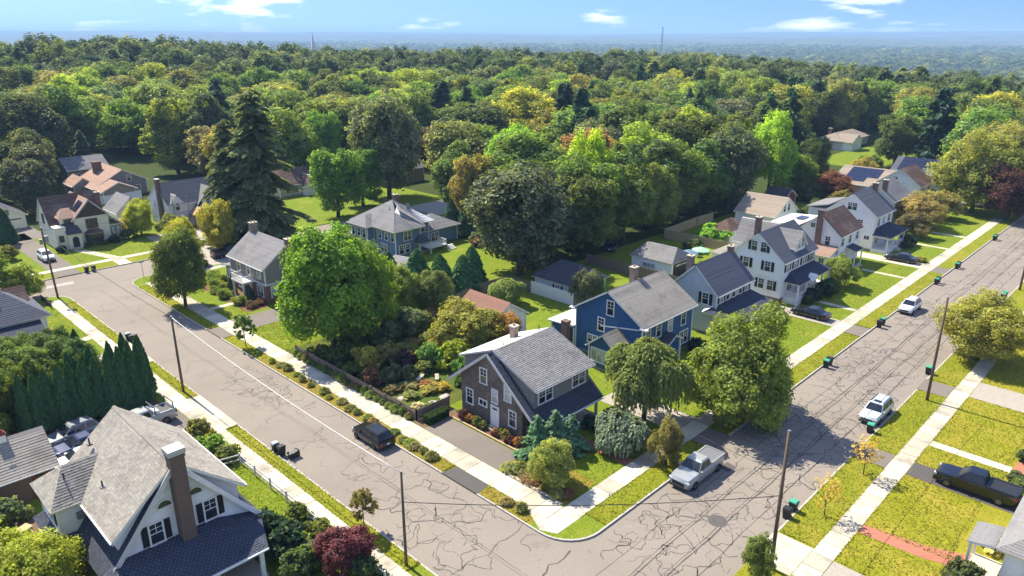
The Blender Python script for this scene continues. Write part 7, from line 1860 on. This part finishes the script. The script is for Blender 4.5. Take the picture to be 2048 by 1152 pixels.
# the rest of the wood, out to the far country, as one mass
def scatter(name, pts, scl, protos_, mat_seed):
    me = bpy.data.meshes.new(name)
    me.from_pydata(pts, [], [])
    a = me.attributes.new('size', 'FLOAT', 'POINT'); a.data.foreach_set('value', scl)
    o = tag(mob(name, me), kind='stuff')
    ng = bpy.data.node_groups.new(name, 'GeometryNodeTree')
    ng.interface.new_socket('Geometry', in_out='INPUT', socket_type='NodeSocketGeometry'); ng.interface.new_socket('Geometry', in_out='OUTPUT', socket_type='NodeSocketGeometry')
    gi = ng.nodes.new('NodeGroupInput'); go = ng.nodes.new('NodeGroupOutput')
    iop = ng.nodes.new('GeometryNodeInstanceOnPoints'); j = ng.nodes.new('GeometryNodeJoinGeometry')
    g2 = ng.nodes.new('GeometryNodeGeometryToInstance')
    for p_ in protos_:
        oi = ng.nodes.new('GeometryNodeObjectInfo'); oi.inputs['Object'].default_value = p_; oi.transform_space = 'ORIGINAL'
        ng.links.new(oi.outputs['Geometry'], g2.inputs[0])
    ng.links.new(g2.outputs[0], iop.inputs['Instance']); iop.inputs['Pick Instance'].default_value = True
    ri = ng.nodes.new('FunctionNodeRandomValue'); ri.data_type = 'INT'; ri.inputs[4].default_value = 0; ri.inputs[5].default_value = len(protos_) - 1; ri.inputs['Seed'].default_value = mat_seed
    ng.links.new(ri.outputs[2], iop.inputs['Instance Index'])
    rr_ = ng.nodes.new('FunctionNodeRandomValue'); rr_.data_type = 'FLOAT'; rr_.inputs[3].default_value = 6.283; rr_.inputs['Seed'].default_value = 5
    cx = ng.nodes.new('ShaderNodeCombineXYZ'); ng.links.new(rr_.outputs[1], cx.inputs[2]); ng.links.new(cx.outputs[0], iop.inputs['Rotation'])
    na = ng.nodes.new('GeometryNodeInputNamedAttribute'); na.inputs[0].default_value = 'size'; ng.links.new(na.outputs[0], iop.inputs['Scale'])
    ng.links.new(gi.outputs[0], iop.inputs['Points']); ng.links.new(iop.outputs[0], go.inputs[0])
    md = o.modifiers.new('scatter', 'NODES'); md.node_group = ng
    return o
def wood_leaf():
    m, t, b = new_mat('wood_leaf'); t.nodes.remove(b)
    oi = N(t, 'ShaderNodeObjectInfo')
    col = ramp(t, oi.outputs['Random'], [(0, (.105, .15, .055)), (.3, (.155, .21, .065)), (.55, (.20, .24, .09)), (.75, (.195, .23, .115)), (.88, (.26, .31, .075)), (.97, (.38, .39, .08))])
    col = tinted(t, col)
    df = N(t, 'ShaderNodeBsdfDiffuse'); t.links.new(col, df.inputs[0]); tr = N(t, 'ShaderNodeBsdfTranslucent'); t.links.new(col, tr.inputs[0])
    mx_ = N(t, 'ShaderNodeMixShader'); mx_.inputs[0].default_value = .5
    t.links.new(df.outputs[0], mx_.inputs[1]); t.links.new(tr.outputs[0], mx_.inputs[2]); t.links.new(mx_.outputs[0], t.nodes['Material Output'].inputs[0])
    return m
M['wood_leaf'] = wood_leaf()
def source(name, me):
    o = bpy.data.objects.new(name, me)     # never linked to the scene: only a source of shape for the mass of trees
    return o
mids = []; fars = []
for k in range(4):
    m_ = crown_mesh('wood_crown', 300 + k, 8.6, 2.0, 14.5 + k, 4600, .92, 16, 17, spread=.25); m_.materials.clear(); m_.materials.append(M['wood_leaf']); mids.append(source('wood_source', m_))
    f_ = crown_mesh('wood_crown', 320 + k, 8.6, 1.0, 14 + k, 620, 2.4, 11, 8, spread=.3); f_.materials.clear(); f_.materials.append(M['wood_leaf']); fars.append(source('wood_source', f_))
pm_ = conifer_mesh('wood_crown', 330, 4.4, 3, 17, 1500, 1.7, 13, 7, .1, power=.6); pm_.materials.clear(); pm_.materials.append(M['wood_leaf']); mids.append(source('wood_source', pm_))
pts = [(x, y, float(terrain(x, y)) - .1) for d, x, y in cand[NIND:]]
scatter('woodland', pts, [fr.uniform(.85, 1.3) for _ in pts], mids, 3)
# distant canopy: denser sampling in a wedge, spacing growing with distance
pts = []; scl = []
r_ = 560.0
while r_ < 6500:
    step = max(13.0, r_ * .016)
    na = int(1.34 * r_ / step)
    for k in range(na):
        a = R(44.364) - .67 + 1.34 * (k + fr.uniform(-.4, .4)) / na; rr_ = r_ + fr.uniform(-.5, .5) * step
        x, y = rr_ * math.cos(a), rr_ * math.sin(a)
        pts.append((x, y, float(terrain(x, y)) - .5)); scl.append(fr.uniform(.75, 1.15) * step / 13.0 * (1 if r_ < 1500 else .9))
    r_ += step * .8
# flatten the far crowns: they are wider clumps, not taller trees
so = scatter('distant_forest', pts, scl, fars, 8)
ng = so.modifiers[0].node_group
for n_ in ng.nodes:
    if n_.bl_idname == 'GeometryNodeInputNamedAttribute':
        cz = ng.nodes.new('ShaderNodeCombineXYZ'); pw = ng.nodes.new('ShaderNodeMath'); pw.operation = 'POWER'; pw.inputs[1].default_value = .45
        ng.links.new(n_.outputs[0], cz.inputs[0]); ng.links.new(n_.outputs[0], cz.inputs[1]); ng.links.new(n_.outputs[0], pw.inputs[0]); ng.links.new(pw.outputs[0], cz.inputs[2])
        for l in list(ng.links):
            if l.from_node == n_ and l.to_socket.name == 'Scale': ng.links.remove(l)
        for q in ng.nodes:
            if q.bl_idname == 'GeometryNodeInstanceOnPoints': ng.links.new(cz.outputs[0], q.inputs['Scale'])

# far ridges
def ridge(name, dist, base, prof, depth):
    """a long wooded ridge: prof(angle) gives the crest height"""
    n = 160; m = 7; v = []; f = []
    for i in range(n + 1):
        a = R(44.364) + .85 - 1.7 * i / n
        for j in range(m):
            k = j / (m - 1)
            rr_ = dist + depth * (k - .5); hh = base + (prof(a) - base) * math.sin(math.pi * k) ** .8
            v.append((rr_ * math.cos(a), rr_ * math.sin(a), hh))
    for i in range(n):
        for j in range(m - 1): f.append([i*m + j, (i+1)*m + j, (i+1)*m + j + 1, i*m + j + 1])
    me = bpy.data.meshes.new(name); me.from_pydata(v, [], f); me.materials.append(M['hill']); me.polygons.foreach_set('use_smooth', [True] * len(f))
    tag(mob(name, me), kind='structure')
def hill_mat():
    m, t, b = new_mat('hill')
    f = noise(t, .006, 8, .7, vec='World')
    t.links.new(ramp(t, f, [(.35, (.03, .05, .015)), (.6, (.08, .11, .03))]), b.inputs['Base Color']); b.inputs['Roughness'].default_value = 1
    return m
M['hill'] = hill_mat()
ridge('hills', 5200, -60, lambda a: 2 + 26 * math.exp(-((a - .40) / .13) ** 2) + 9 * math.sin(a * 9 + 1) + 4 * math.sin(a * 23), 1400)
ridge('hills', 7200, -60, lambda a: 40 + 10 * math.sin(a * 5 + 2.2) + 5 * math.sin(a * 17) + 2.5 * math.sin(a * 41), 1600)
ridge('hills', 9600, -60, lambda a: 74 + 14 * math.sin(a * 6.2 + .6) + 6 * math.sin(a * 15 + 1) + 3 * math.sin(a * 33), 1800)

# church steeple and lattice mast standing out of the trees
st = empty('church_steeple', (.51647 * 560, .85630 * 560, float(terrain(.51647 * 560, .8563 * 560))), R(-25), 'white church steeple with pointed spire rising out of the distant trees', 'steeple')
MB().box(-1.9, -1.9, 0, 1.9, 1.9, 19).build('tower', M['white_siding'], st); MB().box(-1.3, -1.3, 19, 1.3, 1.3, 22).build('belfry', M['white_trim'], st)
mb = MB(); mb.add([(-1.1, -1.1, 22), (1.1, -1.1, 22), (1.1, 1.1, 22), (-1.1, 1.1, 22), (0, 0, 31.5)], [(0, 1, 4), (1, 2, 4), (2, 3, 4), (3, 0, 4), (3, 2, 1, 0)]); mb.build('spire', M['white_trim'], st)
ms = empty('radio_mast', (.83578 * 1500, .54907 * 1500, float(terrain(.83578 * 1500, .54907 * 1500))), 0, 'tall thin lattice mast standing on the far plain', 'mast')
mm = MB(); Hm = 98
for k in range(3):
    a = 2 * math.pi * k / 3; mm.tube([(3 * math.cos(a), 3 * math.sin(a), 0), (1.1 * math.cos(a), 1.1 * math.sin(a), Hm)], .35, 5)
mm.build('leg', M['metal_gray'], ms); mm = MB()
for k in range(16):
    z0, z1 = Hm * k / 16, Hm * (k + 1) / 16; q0, q1 = 3 - 1.9 * k / 16, 3 - 1.9 * (k + 1) / 16
    for j in range(3):
        a, b = 2 * math.pi * j / 3, 2 * math.pi * (j + 1) / 3; mm.tube([(q0 * math.cos(a), q0 * math.sin(a), z0), (q1 * math.cos(b), q1 * math.sin(b), z1)], .2, 4)
mm.build('bracing', M['metal_gray'], ms)

# ---------------------------------------------------------------- air
hz = MB().box(-13000, -13000, -90, 13000, 13000, 112)
m = bpy.data.materials.new('haze'); m.use_nodes = True
t = m.node_tree; t.nodes.remove(t.nodes['Principled BSDF'])
pv = N(t, 'ShaderNodeVolumePrincipled')
pv.inputs['Color'].default_value = (.40, .64, .98, 1); pv.inputs['Density'].default_value = 1.6e-4; pv.inputs['Anisotropy'].default_value = 0.0
t.links.new(pv.outputs[0], t.nodes['Material Output'].inputs['Volume'])
hz.build('haze', m, kind='stuff')
